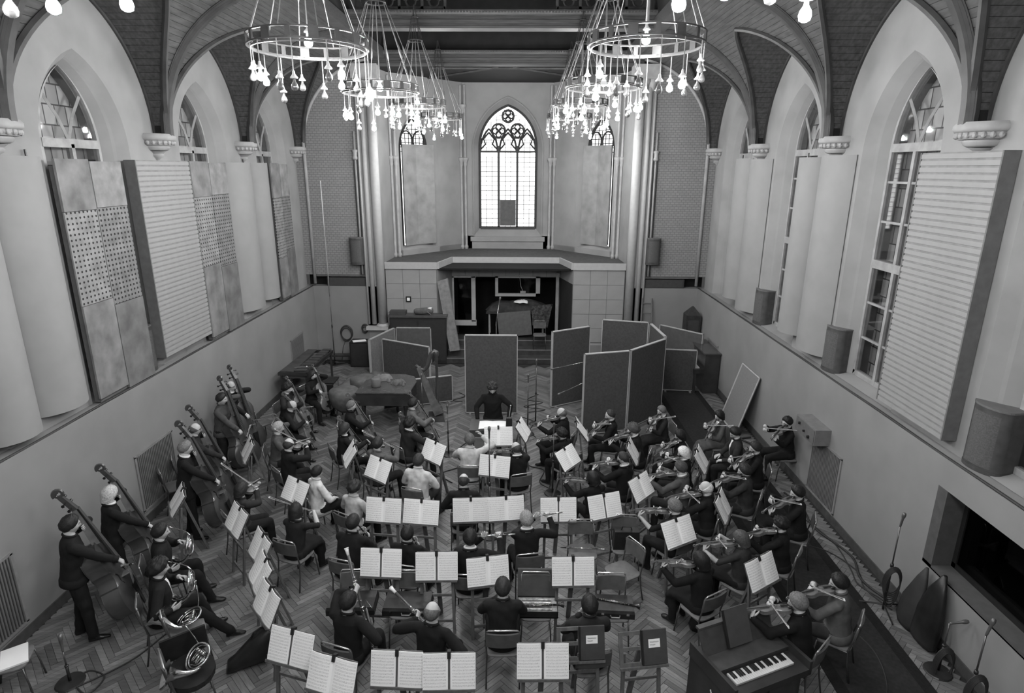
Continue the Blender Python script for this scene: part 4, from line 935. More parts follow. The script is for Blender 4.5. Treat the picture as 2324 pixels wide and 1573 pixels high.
STANDS = [
    (-1.573, 8.222, 0.983, -0.108, 0.320, 'before the burly oboist', 'book'),
    (-0.995, 8.190, 0.976, -0.115, 0.372, 'before the slim oboist', 'book'),
    (-0.245, 8.265, 0.979, 0.080, 0.208, 'in the middle of the front wind row', 'book'),
    (0.294, 8.313, 0.980, 0.151, 0.283, 'carrying the microphone stand shadow', 'book'),
    (1.093, 8.287, 0.984, 0.052, 0.284, 'before the silver-haired flutist', 'leaf'),
    (1.816, 8.407, 0.983, 0.360, 0.408, 'at the end of the front wind row', 'leaf'),
    (-1.329, 6.938, 0.978, -0.046, 0.305, 'before the upright bassoonist', 'leaf'),
    (-0.583, 6.867, 0.988, 0.039, 0.256, 'before the bald bassoonist', 'leaf'),
    (0.091, 6.804, 0.972, 0.207, 0.291, 'before the clarinettist with the open case', 'book'),
    (1.197, 6.809, 0.979, 0.043, 0.270, 'before the clarinettist with the closed case', 'leaf'),
    (-1.995, 5.472, 0.948, -0.291, 0.392, 'at the bottom beside the leather case', 'leaf'),
    (-1.434, 5.096, 0.949, -0.302, 0.419, 'cut by the bottom edge, tilted', 'book'),
    (-0.773, 5.173, 0.969, -0.038, 0.299, 'at the bottom behind the first bassoonist', 'leaf'),
    (-0.225, 5.151, 0.970, 0.045, 0.317, 'at the bottom behind the bald bassoonist', 'leaf'),
    (0.754, 5.302, 0.974, 0.028, 0.318, 'at the bottom behind the seated clarinettist', 'leaf'),
    (1.182, 5.609, 0.922, 0.089, 0.304, 'behind the sleek-haired clarinettist', 'folder'),
    (1.858, 5.534, 0.941, 0.152, 0.378, 'standing alone on the bare parquet', 'folder'),
    (-4.857, 8.448, 0.989, -1.022, 0.596, 'between the front basses and the horns', 'book'),
    (-4.521, 10.235, 0.995, -1.058, 0.502, 'before the tweed-jacketed bass player', 'book'),
    (-3.693, 7.917, 0.978, -0.812, 0.514, 'before the violist in brownish jacket', 'book'),
    (-3.071, 7.252, 0.973, -0.883, 0.476, 'beyond the horns, farthest of three overlapping', 'book'),
    (-2.853, 6.738, 0.953, -0.986, 0.596, 'before the horns, middle of three overlapping', 'book'),
    (-2.546, 6.179, 0.952, -0.838, 0.465, 'before the horns, nearest of three overlapping', 'book'),
    (-3.122, 8.767, 0.977, -0.604, 0.543, 'before the bare-armed violinist', 'book'),
    (-2.591, 10.104, 0.987, -1.212, 0.592, 'before the pale-collared cellist', 'book'),
    (-1.951, 9.531, 0.983, -0.631, 0.503, 'before the violist in check shirt', 'book'),
    (-1.088, 10.230, 0.983, -0.717, 0.478, 'before the man in white sweater', 'book'),
    (0.057, 9.687, 0.985, -0.215, 0.354, 'behind the violinist in white shirt', 'book'),
    (0.081, 10.919, 0.984, 0.089, 0.367, 'below the podium', 'book'),
    (0.556, 11.259, 0.987, 1.377, 0.578, 'before the bald podium violinist', 'book'),
    (1.368, 10.043, 0.987, 0.929, 0.653, 'before the second desk of violins', 'book'),
    (1.723, 11.297, 0.993, 1.542, 0.623, 'before the dark acoustic screen', 'book'),
    (2.496, 9.022, 0.981, 0.837, 0.535, 'before the white-haired violinist', 'book'),
    (3.758, 10.048, 0.984, 1.174, 0.560, 'before the reading violinist', 'book'),
    (2.588, 10.378, 0.972, 1.316, 0.513, 'before the ruffled violinist', 'book'),
    (3.660, 8.498, 0.968, 1.111, 0.496, 'before the violinist in pullover', 'book'),
    (2.790, 7.742, 0.980, 0.524, 0.535, 'before the short-sleeved violinist', 'book'),
    (3.659, 6.876, 0.965, 0.585, 0.458, 'before the grey-haired violinist', 'book'),
]
# ================================================================== chairs, stands, screens
seat_mat = M('chair_seat', .13, .7, .2, 8); back_mat = M('chair_back', .085, .75, .2, 8); tube_mat = M('chair_tube', .10, .3, .1, 8, metal=.6); tube_bright = M('chair_tube_bright', .55, .25, .1, 8, metal=.8)
def make_chair():
    r = empty('orchestra_chair')
    b = MB(); out = []
    for t in np.linspace(0, 2 * PI, 28)[:-1]:
        c, s_ = math.cos(t), math.sin(t); out.append((.21 * abs(c) ** .45 * (1 if c > 0 else -1), .205 * abs(s_) ** .45 * (1 if s_ > 0 else -1)))
    b.rings([[(x * k, y * k, z) for x, y in out] for k, z in ((.94, .425), (1, .432), (1, .447), (.95, .455))]); auto_smooth(b.build('seat', seat_mat, r), 40)
    b = MB(); n = 10
    def bk(o): return [[(x, -.215 - .03 * (1 - (x / .2) ** 2) + o - (z - .66) * .12, z) for x in np.linspace(-.2, .2, n)] for z in (.60, .615, .70, .785, .80)]
    A, B = bk(.012), bk(-.012)
    b.rings([A[0], *A, *reversed(B), B[0]], closed=False); b.rings([A[0], A[-1], B[-1], B[0]], closed=False) if False else None
    for e in (0, -1): b.add([A[i][e] for i in range(5)] + [B[i][e] for i in reversed(range(5))], [tuple(range(10))])
    b.add([*A[0], *reversed(B[0])], [tuple(range(2 * n))])
    auto_smooth(b.build('backrest', back_mat, r), 40)
    for sx in (-1, 1):
        b = MB(); b.tube([(sx * .18, .17, .425), (sx * .19, .20, .2), (sx * .2, .22, 0)], .011, 6); b.build('leg', tube_mat, r, True)
        b = MB(); b.tube([(sx * .2, -.24, 0), (sx * .195, -.19, .25), (sx * .19, -.17, .44), (sx * .195, -.205, .6), (sx * .19, -.235, .82)], .011, 6); b.build('leg', tube_mat, r, True)
    b = MB(); b.tube([(-.19, -.235, .82), (-.165, -.245, .845), (.165, -.245, .845), (.19, -.235, .82)], .011, 6); b.build('top_rail', tube_bright, r, True)
    b = MB(); b.tube([(-.18, .17, .42), (.18, .17, .42)], .009, 5); b.tube([(-.18, .17, .42), (-.19, -.17, .42)], .009, 5); b.tube([(.18, .17, .42), (.19, -.17, .42)], .009, 5); b.build('seat_frame', tube_mat, r)
    return r
_chair0 = make_chair(); _chair_used = [False]
def put_chair(x, y, az, label, group='orchestra chairs', z=0.0):
    mw = T(x, y, z) @ rotz(az)
    if not _chair_used[0]: o = _chair0; o.matrix_world = mw; _chair_used[0] = True
    else: o = copy_tree(_chair0, None, mw)
    return tag(o, label, 'chair', group)

# wooden music stand: desk centre at origin, local -Y faces the player, desk tilted
stand_wood = M('stand_wood', .11, .55, .3, 6, stretch=(3, 3, 1)); clip_mat = M('clip', .02, .4)
score_mat = mat_score('score', .84); paper = M('paper', .8, .85, .03, 4); cover_dark = M('folder_cover', .05, .7, .15)
def make_stand(tilt, zc):
    """wooden easel stand whose desk centre is zc above the floor"""
    r = empty('music_stand')
    D = T(0, 0, zc) @ Matrix.Rotation(-tilt, 4, 'X')
    fr = MB()
    for x in (-.24, 0, .24): fr.span((x - .022, .006, -.17), (x + .022, .024, .17), mat=D)
    for z in (-.165, .0, .165): fr.span((-.262, .008, z - .02), (.262, .022, z + .02), mat=D)
    fr.build('desk', stand_wood, r)
    b = MB(); b.span((-.27, -.05, -.20), (.27, .02, -.185), mat=D); b.span((-.27, -.05, -.19), (.27, -.043, -.172), mat=D); b.build('shelf', stand_wood, r)
    zt = zc - .1 * math.cos(tilt); yb = .03
    for x in (-.2, .2):
        b = MB(); b.rings([[(x - .02, yb - .012, zt + .02), (x + .02, yb - .012, zt + .02), (x + .02, yb + .012, zt + .02), (x - .02, yb + .012, zt + .02)], [(x * 1.1 - .02, -.10, 0), (x * 1.1 + .02, -.10, 0), (x * 1.1 + .02, -.07, 0), (x * 1.1 - .02, -.07, 0)]]); b.build('leg', stand_wood, r)
    b = MB(); b.rings([[(-.03, yb + .01, zt + .1), (.03, yb + .01, zt + .1), (.03, yb + .04, zt + .1), (-.03, yb + .04, zt + .1)], [(-.03, .30, 0), (.03, .30, 0), (.03, .33, 0), (-.03, .33, 0)]]); b.build('rear_leg', stand_wood, r)
    for z in (.18, .55):
        b = MB(); f = z / zt; yy = -.085 + (yb + .085) * f; xx = .22 - .02 * f; b.span((-xx, yy - .01, z - .018), (xx, yy + .01, z + .018)); b.build('crossbar', stand_wood, r)
    return r, D
def score_part(kind, D):
    """open score leaning on the desk"""
    r = empty('score'); w, h = .275, .37
    for sx in (-1, 1):
        b = MB(); g = .0 if kind == 'book' else .012; n = 6
        xs = np.linspace(g, w, n); cur = [(-.012 - .018 * math.sin(min(1, (x - g) / (w - g)) * PI) * (1 if kind == 'book' else .25)) for x in xs]
        b.rings([[(sx * x, y, -h / 2) for x, y in zip(xs, cur)], [(sx * x, y, h / 2) for x, y in zip(xs, cur)], [(sx * x, y + .006, h / 2) for x, y in zip(xs, cur)], [(sx * x, y + .006, -h / 2) for x, y in zip(xs, cur)], [(sx * x, y, -h / 2) for x, y in zip(xs, cur)]], closed=False)
        b.build('page', score_mat, r, False, D)
    b = MB(); b.span((-.018, -.03, h / 2 - .05), (.018, .03, h / 2 + .025)); b.build('clip', clip_mat, r, False, D)
    return r
def score_child_fix(r, D): pass
def stand(x, y, zc, yaw, tilt, who, sheet='book', who2=None):
    mw = T(x, y, 0) @ rotz(yaw)
    s_, D = make_stand(tilt, zc); s_.matrix_world = mw
    tag(s_, 'wooden music stand ' + who, 'music stand', 'wooden music stands')
    if sheet in ('book', 'leaf'):
        sc = score_part(sheet, D); sc.matrix_world = mw
        tag(sc, ('open sheet music clipped on the stand ' if sheet == 'book' else 'two loose music pages on the stand ') + who, 'sheet music', 'scores on stands')
    elif sheet == 'folder':
        sc = empty('music_folder', mw); tag(sc, 'closed dark music folder with white label on the stand ' + who, 'folder')
        b = MB(); b.span((-.01, -.03, -.17), (.27, -.008, .20)); b.build('cover', cover_dark, sc, False, D)
        b = MB(); b.span((-.02, -.034, -.17), (.0, -.004, .20)); b.build('spine', black, sc, False, D)
        b = MB(); b.span((.06, -.033, .01), (.19, -.029, .10)); b.build('name_label', paper, sc, False, D)
        wr = MB()
        for row, zz in enumerate((.07, .04)):
            pts_ = []
            for i in range(26 if row == 0 else 16):
                t = i / 25; pts_.append((.075 + t * .10, -.0345, zz + .008 * math.sin(i * 1.9) * (1.6 if i == 0 else 1)))
            wr.tube(pts_, .0016, 4)
        wr.build('handwriting', M('ink', .06, .7), sc, False, D)
    return s_

# acoustic screens (gobos)
screen_mat = M('screen_cloth', .060, .92, .15, 20, .1); screen_edge = M('screen_edge', .36, .6, .1)
def screen(p0, p1, h, label, z0=.03, mat=None):
    p0, p1 = np.array(p0, float), np.array(p1, float); L = np.linalg.norm(p1 - p0); a = math.atan2(p1[1] - p0[1], p1[0] - p0[0])
    r = empty('acoustic_screen', T(p0[0], p0[1], 0) @ rotz(a)); tag(r, label, 'acoustic screen', 'acoustic screens')
    b = MB(); b.span((.015, -.03, z0 + .015), (L - .015, .03, h - .015)); b.build('panel', mat or screen_mat, r)
    for q0, q1 in (((0, -.035, h - .02), (L, .035, h)), ((0, -.035, z0), (.02, .035, h)), ((L - .02, -.035, z0), (L, .035, h)), ((0, -.035, z0), (L, .035, z0 + .02))):
        b = MB(); b.span(q0, q1); b.build('edge_strip', screen_edge, r)
    for x in (.12, L - .12):
        b = MB(); b.span((x - .025, -.16, 0), (x + .025, .16, .04)); b.build('foot', M('screen_foot', .2, .6), r)
    return r
screen((-.88, 14.42), (.43, 14.42), 2.08, 'tall dark acoustic screen standing behind the conductor')
screen((1.29, 14.85), (2.30, 15.45), 2.06, 'dark screen with drumsticks projecting beside it')
screen((1.93, 13.15), (3.0, 13.45), 2.0, 'nearest dark screen of the angled group behind the violins')
screen((3.02, 13.47), (4.05, 14.5), 2.0, 'dark screen hinged to the nearest one, turned to the wall')
screen((2.72, 16.2), (3.92, 15.9), 2.06, 'dark screen at the back of the angled group')
screen((3.97, 15.85), (4.06, 14.55), 2.04, 'dark screen closing the angled group, seen edge-on')
screen((4.45, 16.25), (5.36, 16.15), 1.22, 'low dark screen in front of the upright piano')
screen((4.75, 18.1), (5.75, 17.0), 1.45, 'slanting low screen by the right corner', mat=M('screen_b', .075, .9))
lightcloth = M('screen_light', .15, .9, .15, 20)
screen((-3.9, 17.0), (-3.45, 18.4), 1.2, 'pale low screen beside the black equipment box', mat=lightcloth)
screen((-3.55, 17.2), (-2.05, 16.4), 1.18, 'low dark screen behind the harp with a hook on its face')
screen((-3.4, 18.45), (-2.3, 18.45), 1.2, 'grey low screen in front of the dark cabinet', mat=M('screen_c', .085, .9))
screen((-3.0, 14.6), (-1.3, 15.25), .75, 'very low dark screen lying behind the harp')
# ================================================================== instruments
varnish = M('varnish', .10, .25, .35, 6, spec=.6, coat=.4, stretch=(1, .4, 1)); varnish_d = M('varnish_dark', .045, .3, .3, 5, spec=.6, coat=.4); ebony = M('ebony', .012, .3, .2); maple = M('maple_neck', .14, .35, .2)
string_m = M('strings', .6, .3, .05, metal=.8); brass = M('silver_brass', .72, .16, .06, metal=1.0); grenadilla = M('grenadilla', .015, .25, .2, spec=.6); bow_wood = M('bow_stick', .22, .35, .2); bow_hair = M('bow_hair', .7, .6)
_Yo = [0, .004, .012, .03, .06, .09, .115, .14, .155, .163, .172, .19, .205, .218, .228, .24, .26, .285, .305, .325, .34, .350, .355]
_Wo = [.012, .035, .056, .083, .100, .104, .099, .086, .074, .076, .064, .056, .055, .058, .066, .066, .077, .083, .080, .068, .050, .028, .010]
def fiddle(name, s=1.0, rib=.034, bass=False, end=0.0, mat=varnish):
    r = empty(name); w = [x * (1 if not bass else (1 if y < .2 else max(.2, 1 - (y - .2) * 1.9))) for x, y in zip(_Wo, _Yo)]
    out = [(x, y) for x, y in zip(w, _Yo)] + [(-x, y) for x, y in zip(reversed(w), reversed(_Yo))]
    cx, cyy = 0, .17
    b = MB()
    def ring(k, z): return [((x - cx) * k * s, (cyy + (y - cyy) * k) * s, z) for x, y in out]
    b.rings([ring(.55, -rib / 2 - .012 * s), ring(.85, -rib / 2 - .008 * s), ring(1.03, -rib / 2 - .002 * s), ring(1.03, -rib / 2), ring(.985, -rib / 2), ring(.985, rib / 2), ring(1.03, rib / 2), ring(1.03, rib / 2 + .002 * s), ring(.85, rib / 2 + .009 * s), ring(.55, rib / 2 + .013 * s)])
    auto_smooth(b.build('body', mat, r), 40)
    zt = rib / 2 + .012 * s
    b = MB()
    for sx in (-1, 1): b.tube([(sx * .030 * s, .145 * s, zt), (sx * .042 * s, .165 * s, zt - .001 * s), (sx * .036 * s, .19 * s, zt), (sx * .046 * s, .205 * s, zt - .001 * s)], .0032 * s, 4)
    b.build('sound_holes', ebony, r)
    nl = .135 if not bass else .16
    b = MB(); b.rings([[(-.014 * s, .345 * s, rib / 2 - .012 * s), (.014 * s, .345 * s, rib / 2 - .012 * s), (.014 * s, .345 * s, zt + .006 * s), (-.014 * s, .345 * s, zt + .006 * s)], [(-.011 * s, (.355 + nl) * s, rib / 2 - .002 * s), (.011 * s, (.355 + nl) * s, rib / 2 - .002 * s), (.011 * s, (.355 + nl) * s, zt + .006 * s), (-.011 * s, (.355 + nl) * s, zt + .006 * s)]]); b.build('neck', maple, r)
    b = MB(); b.rings([[(-.020 * s, .235 * s, zt + .014 * s), (.020 * s, .235 * s, zt + .014 * s), (.018 * s, .235 * s, zt + .020 * s), (-.018 * s, .235 * s, zt + .020 * s)], [(-.012 * s, (.355 + nl) * s, zt + .005 * s), (.012 * s, (.355 + nl) * s, zt + .005 * s), (.012 * s, (.355 + nl) * s, zt + .010 * s), (-.012 * s, (.355 + nl) * s, zt + .010 * s)]]); b.build('fingerboard', ebony, r)
    y0 = (.355 + nl) * s
    b = MB(); b.rings([[(-.012 * s, y0, zt - .012 * s), (.012 * s, y0, zt - .012 * s), (.012 * s, y0, zt + .008 * s), (-.012 * s, y0, zt + .008 * s)], [(-.008 * s, y0 + .07 * s, zt - .03 * s), (.008 * s, y0 + .07 * s, zt - .03 * s), (.008 * s, y0 + .07 * s, zt - .012 * s), (-.008 * s, y0 + .07 * s, zt - .012 * s)]])
    sp = [(0, y0 + .085 * s + .017 * s * math.cos(t) * (1 - t / 14), zt - .022 * s + .017 * s * math.sin(t) * (1 - t / 14)) for t in np.linspace(-2, 7, 22)]
    b.tube(sp, [.007 * s] * 22, 5); auto_smooth(b.build('scroll', mat, r), 40)
    for i in range(4):
        b = MB(); sx = 1 if i % 2 else -1; yy = y0 + (.015 + .014 * i) * s; b.tube([(sx * .006 * s, yy, zt - .008 * s - .004 * s * i), (sx * .03 * s, yy, zt - .008 * s - .004 * s * i), (sx * .04 * s, yy, zt - .008 * s - .004 * s * i)], [.003 * s, .003 * s, .007 * s], 5); b.build('peg', ebony, r)
    b = MB(); b.rings([[(-.021 * s, .168 * s, zt), (.021 * s, .168 * s, zt), (.014 * s, .168 * s, zt + .028 * s), (-.014 * s, .168 * s, zt + .028 * s)], [(-.021 * s, .173 * s, zt), (.021 * s, .173 * s, zt), (.014 * s, .173 * s, zt + .028 * s), (-.014 * s, .173 * s, zt + .028 * s)]]); b.build('bridge', maple, r)
    b = MB(); b.rings([[(-.008 * s, .008 * s, zt + .006 * s), (.008 * s, .008 * s, zt + .006 * s), (.008 * s, .008 * s, zt + .012 * s), (-.008 * s, .008 * s, zt + .012 * s)], [(-.02 * s, .115 * s, zt + .012 * s), (.02 * s, .115 * s, zt + .012 * s), (.02 * s, .115 * s, zt + .018 * s), (-.02 * s, .115 * s, zt + .018 * s)]]); b.build('tailpiece', ebony, r)
    b = MB()
    for i in range(4):
        x = (-.0105 + .007 * i) * s; b.tube([(x, .115 * s, zt + .017 * s), (x, .17 * s, zt + .030 * s), (x * .6, y0, zt + .011 * s)], .0008 * s + .0004, 3)
    b.build('strings', string_m, r)
    if end:
        b = MB(); b.tube([(0, .005 * s, 0), (0, -end, 0)], [.008, .004], 6); b.build('endpin', chrome, r)
    elif s < 1.3:
        b = MB(); b.ball((-.05 * s, .02 * s, zt + .012), (.03, .03, .012), 8, 5); b.build('chin_rest', ebony, r)
    return r
def make_bow(name, L=.74, s=1.0):
    r = empty(name)
    b = MB(); b.tube([(0, -.02, .018 * s), (0, L * .3, .012 * s), (0, L * .6, .010 * s), (0, L, .022 * s)], [.0055 * s, .0052 * s, .0048 * s, .004 * s], 5); b.build('stick', bow_wood, r)
    b = MB(); b.span((-.004 * s, .03, -.001), (.004 * s, L - .01, .001)); b.build('bow_hair', bow_hair, r)
    b = MB(); b.span((-.006 * s, .0, -.004), (.006 * s, .05, .018 * s)); b.build('frog', ebony, r)
    b = MB(); b.span((-.004, L - .015, -.002), (.004, L + .01, .024 * s)); b.build('tip', M('ivory', .8, .4), r)
    return r
def make_horn():
    r = empty('french_horn'); R = .145
    b = MB(); b.tube([(R * math.cos(t), .01 * math.sin(t * 2), R * math.sin(t)) for t in np.linspace(0, 2 * PI, 30)[:-1]], .013, 7, cyc=True); b.tube([(R * .86 * math.cos(t), .02, R * .86 * math.sin(t) + .005) for t in np.linspace(.4, 5.6, 26)], .0085, 6); b.build('main_coil', brass, r, True)
    b = MB()
    for i in range(4):
        x = -.06 + .038 * i; b.tube([(x, .015, .05), (x, .02, -.05 - .012 * (i % 2)), (x + .012, .02, -.066), (x + .024, .02, -.05), (x + .024, .015, .05)], .006, 5)
    b.tube([(-.09, .02, .02), (-.03, .03, .08), (.05, .03, .07), (.1, .02, .01), (.06, .02, -.07), (-.02, .02, -.1)], .0075, 6); b.build('valve_tubing', brass, r, True)
    for i in range(4):
        b = MB(); b.lathe([(.001, -.02), (.018, -.02), (.018, .025), (.012, .03), (.001, .03)], 10, mat=T(-.055 + .04 * i, -.0, .055) @ Matrix.Rotation(PI / 2, 4, 'X')); b.build('valve', brass, r, True)
    b = MB(); a = np.linspace(0, 1, 16)
    cent = [(R * math.cos(-.5 - 1.9 * t) , .01 - .05 * t, R * math.sin(-.5 - 1.9 * t)) for t in np.linspace(0, .35, 5)]
    cent = [(.13, .01, -.06), (.13, -.01, -.11), (.12, -.05, -.15), (.10, -.10, -.19), (.075, -.16, -.23), (.05, -.21, -.26), (.04, -.235, -.275), (.035, -.245, -.28)]
    b.tube(cent, [.016, .019, .025, .036, .055, .09, .13, .152], 18, cap=False); b.build('bell', brass, r, True)
    b = MB(); b.tube([(-.11, .0, .10), (-.16, -.06, .13), (-.2, -.16, .16), (-.22, -.24, .18)], [.008, .007, .005, .004], 6); b.lathe([(.006, 0), (.006, .04), (.013, .05), (.013, .06)], 8, mat=frame((-.22, -.24, .18), (-.02, -.08, .02)) @ Matrix.Rotation(-PI / 2, 4, 'X')); b.build('leadpipe', brass, r, True)
    return r
def reed_pipe(name, L, r0, r1, bell, mat, keys=True, mouth='reed'):
    """pipe along +Y from the mouthpiece"""
    r = empty(name)
    b = MB(); b.tube([(0, .08, 0), (0, L * .5, 0), (0, L - .10, 0)], [r0, (r0 + r1) / 2, r1], 9); b.build('body', mat, r, True)
    b = MB(); b.tube([(0, L - .11, 0), (0, L - .05, 0), (0, L - .015, 0), (0, L, 0)], [r1, r1 * 1.3, bell, bell * 1.08], 10); b.build('bell', mat, r, True)
    b = MB(); b.tube([(0, 0, 0), (0, .05, 0), (0, .085, 0)], [r0 * .45, r0 * .9, r0 * 1.15], 8); b.build('mouthpiece', ebony, r, True)
    b = MB()
    for y in np.arange(.14, L - .13, .05):
        b.lathe([(.001, 0), (.008, 0), (.008, .005), (.001, .006)], 7, mat=T(0, y, (r0 + r1) / 2 + .001))
        b.lathe([(r1 * 1.08, -.003), (r1 * 1.08, .003)], 9, mat=T(0, y + .025, 0) @ Matrix.Rotation(-PI / 2, 4, 'X'))
    b.tube([(.011, .13, r0), (.013, L * .5, r0), (.011, L - .15, r0)], .0026, 4); b.tube([(-.011, .2, r0), (-.012, L - .2, r0)], .0026, 4)
    b.build('keywork', brass, r, True)
    return r
def make_bassoon():
    r = empty('bassoon')
    b = MB(); b.tube([(-.02, .0, 0), (-.02, .45, 0), (-.02, .95, 0), (-.02, 1.28, 0)], [.024, .022, .020, .017], 9); b.build('long_joint', varnish_d, r, True)
    b = MB(); b.tube([(.022, .0, 0), (.022, .42, 0), (.022, .62, .0)], [.02, .018, .014], 8); b.build('wing_joint', varnish_d, r, True)
    b = MB(); b.tube([(0, -.02, 0), (0, .0, 0), (0, .42, 0)], [.03, .036, .034], 10); b.build('boot', varnish_d, r, True)
    b = MB(); b.tube([(-.02, 1.26, 0), (-.02, 1.32, 0), (-.02, 1.35, 0)], [.017, .021, .027], 10); b.lathe([(.028, -.006), (.028, .006)], 12, mat=T(-.02, 1.35, 0) @ Matrix.Rotation(-PI / 2, 4, 'X')); b.build('bell', M('ivory_ring', .7, .4), r, True)
    b = MB(); b.tube([(.022, .62, 0), (.03, .70, .02), (.06, .72, .08), (.10, .66, .16), (.13, .62, .21)], [.006, .006, .005, .004, .003], 6); b.build('crook', brass, r, True)
    b = MB()
    for y in (.1, .2, .3, .5, .6, .72, .85, 1.0): b.lathe([(.001, 0), (.012, 0), (.012, .006), (.001, .008)], 8, mat=T(-.01, y, .036 if y < .45 else .022))
    for y in (.42, .64, .95): b.lathe([(.026, -.012), (.026, .012)], 10, mat=T(-.02, y, 0) @ Matrix.Rotation(-PI / 2, 4, 'X'))
    b.tube([(-.03, .5, .02), (-.035, 1.2, .018)], .003, 4); b.tube([(.0, .05, .04), (.01, .4, .038)], .003, 4); b.build('keywork', brass, r, True)
    return r
PROTO = {}
def inst(kind):
    """fresh instrument of a kind: first build, then linked copies"""
    if kind not in PROTO:
        f = {'violin': lambda: fiddle('violin'), 'viola': lambda: fiddle('viola', 1.16, .038), 'cello': lambda: fiddle('cello', 2.12, .12, end=.30), 'bass': lambda: fiddle('double_bass', 3.1, .20, True, .2, varnish_d),
             'bow': lambda: make_bow('bow'), 'cello_bow': lambda: make_bow('bow', .71, 1.15), 'bass_bow': lambda: make_bow('bow', .70, 1.4), 'horn': make_horn, 'bassoon': make_bassoon,
             'clarinet': lambda: reed_pipe('clarinet', .66, .012, .014, .038, grenadilla), 'oboe': lambda: reed_pipe('oboe', .62, .008, .012, .024, grenadilla), 'flute': lambda: reed_pipe('flute', .67, .0095, .0095, .010, brass)}[kind]
        PROTO[kind] = [f(), False]
    o, used = PROTO[kind]
    if not used: PROTO[kind][1] = True; return o
    return copy_tree(o)
# ================================================================== people
skin_m = M('skin', .44, .55, .08, 12, spec=.3); eye_m = M('eye_dark', .05, .4); shoe_m = M('shoe_leather', .012, .3, .2); shirt_m = M('white_shirt', .68, .8, .05, 10)
def cloth(g):
    if g < .06: g *= .6
    return M('cloth_%03d' % int(g * 1000), g, .9, .18, 14, .06)
def hairm(g): return M('hair_%03d' % int(g * 1000), g, .55, .35, 60, .2, spec=.3)
V = lambda *a: Vector(a)
def ell(c, ax, ay, a, b, k=14):
    c = Vector(c); return [tuple(c + ax * (a * math.cos(2 * PI * i / k)) + ay * (b * math.sin(2 * PI * i / k))) for i in range(k)]
def limb(mb, pts, rad, k=10):
    mb.tube(pts, rad, k)
    for p, r in ((pts[0], rad[0]), (pts[-1], rad[-1])): mb.ball(p, r * .98, 8, 6)

def head_shape(female=False, k=36, n=24):
    R = []; faces = []
    for i in range(n + 1):
        la = -PI / 2 + PI * i / n; row = []
        for j in range(k):
            lo = 2 * PI * j / k
            x, y, z = math.cos(la) * math.sin(lo), math.cos(la) * math.cos(lo), math.sin(la)     # y = face
            sx, sy, sz = .079, .096, .118
            if z < 0:
                jw = 1 - .30 * min(1, -z * 1.15) * (1.05 if female else .9); sx *= jw
                if y < 0: sy *= 1 - .35 * min(1, -z * 1.3)
                else: sy *= 1 - .10 * min(1, -z)
            px, py, pz = x * sx, y * sy, z * sz
            if y > 0:
                g = lambda cx, cz, wx, wz: math.exp(-((px - cx) / wx) ** 2 - ((pz - cz) / wz) ** 2)
                py += .026 * g(0, -.022, .011, .016) + .014 * g(0, .0, .009, .022)           # nose
                py += .007 * g(0, .030, .05, .010)                                           # brow
                py -= .011 * (g(.031, .012, .015, .011) + g(-.031, .012, .015, .011))        # sockets
                py += .006 * g(0, -.056, .022, .008) - .004 * g(0, -.064, .02, .003)         # lips
                py += .010 * g(0, -.092, .022, .016)                                         # chin
                py += .004 * (g(.042, -.02, .018, .018) + g(-.042, -.02, .018, .018))        # cheeks
            row.append((px, py, pz))
        R.append(row)
    return R
HEADS = {f: head_shape(f) for f in (False, True)}
def add_head(mb, mw, female):
    mb.rings(HEADS[female], 0, mw)
    for sx in (-1, 1):
        mb.ball((sx * .074, -.006, -.004), (.010, .020, .032), 8, 6, 0, mw)                  # ears
        mb.ball((sx * .031, .076, .012), (.012, .006, .006), 8, 5, 1, mw)                    # eyes
        mb.box((sx * .031, .087, .028), (.026, .006, .005), 1, mw)                           # eyebrows
    mb.box((0, .088, -.0625), (.034, .006, .004), 1, mw)                                     # mouth
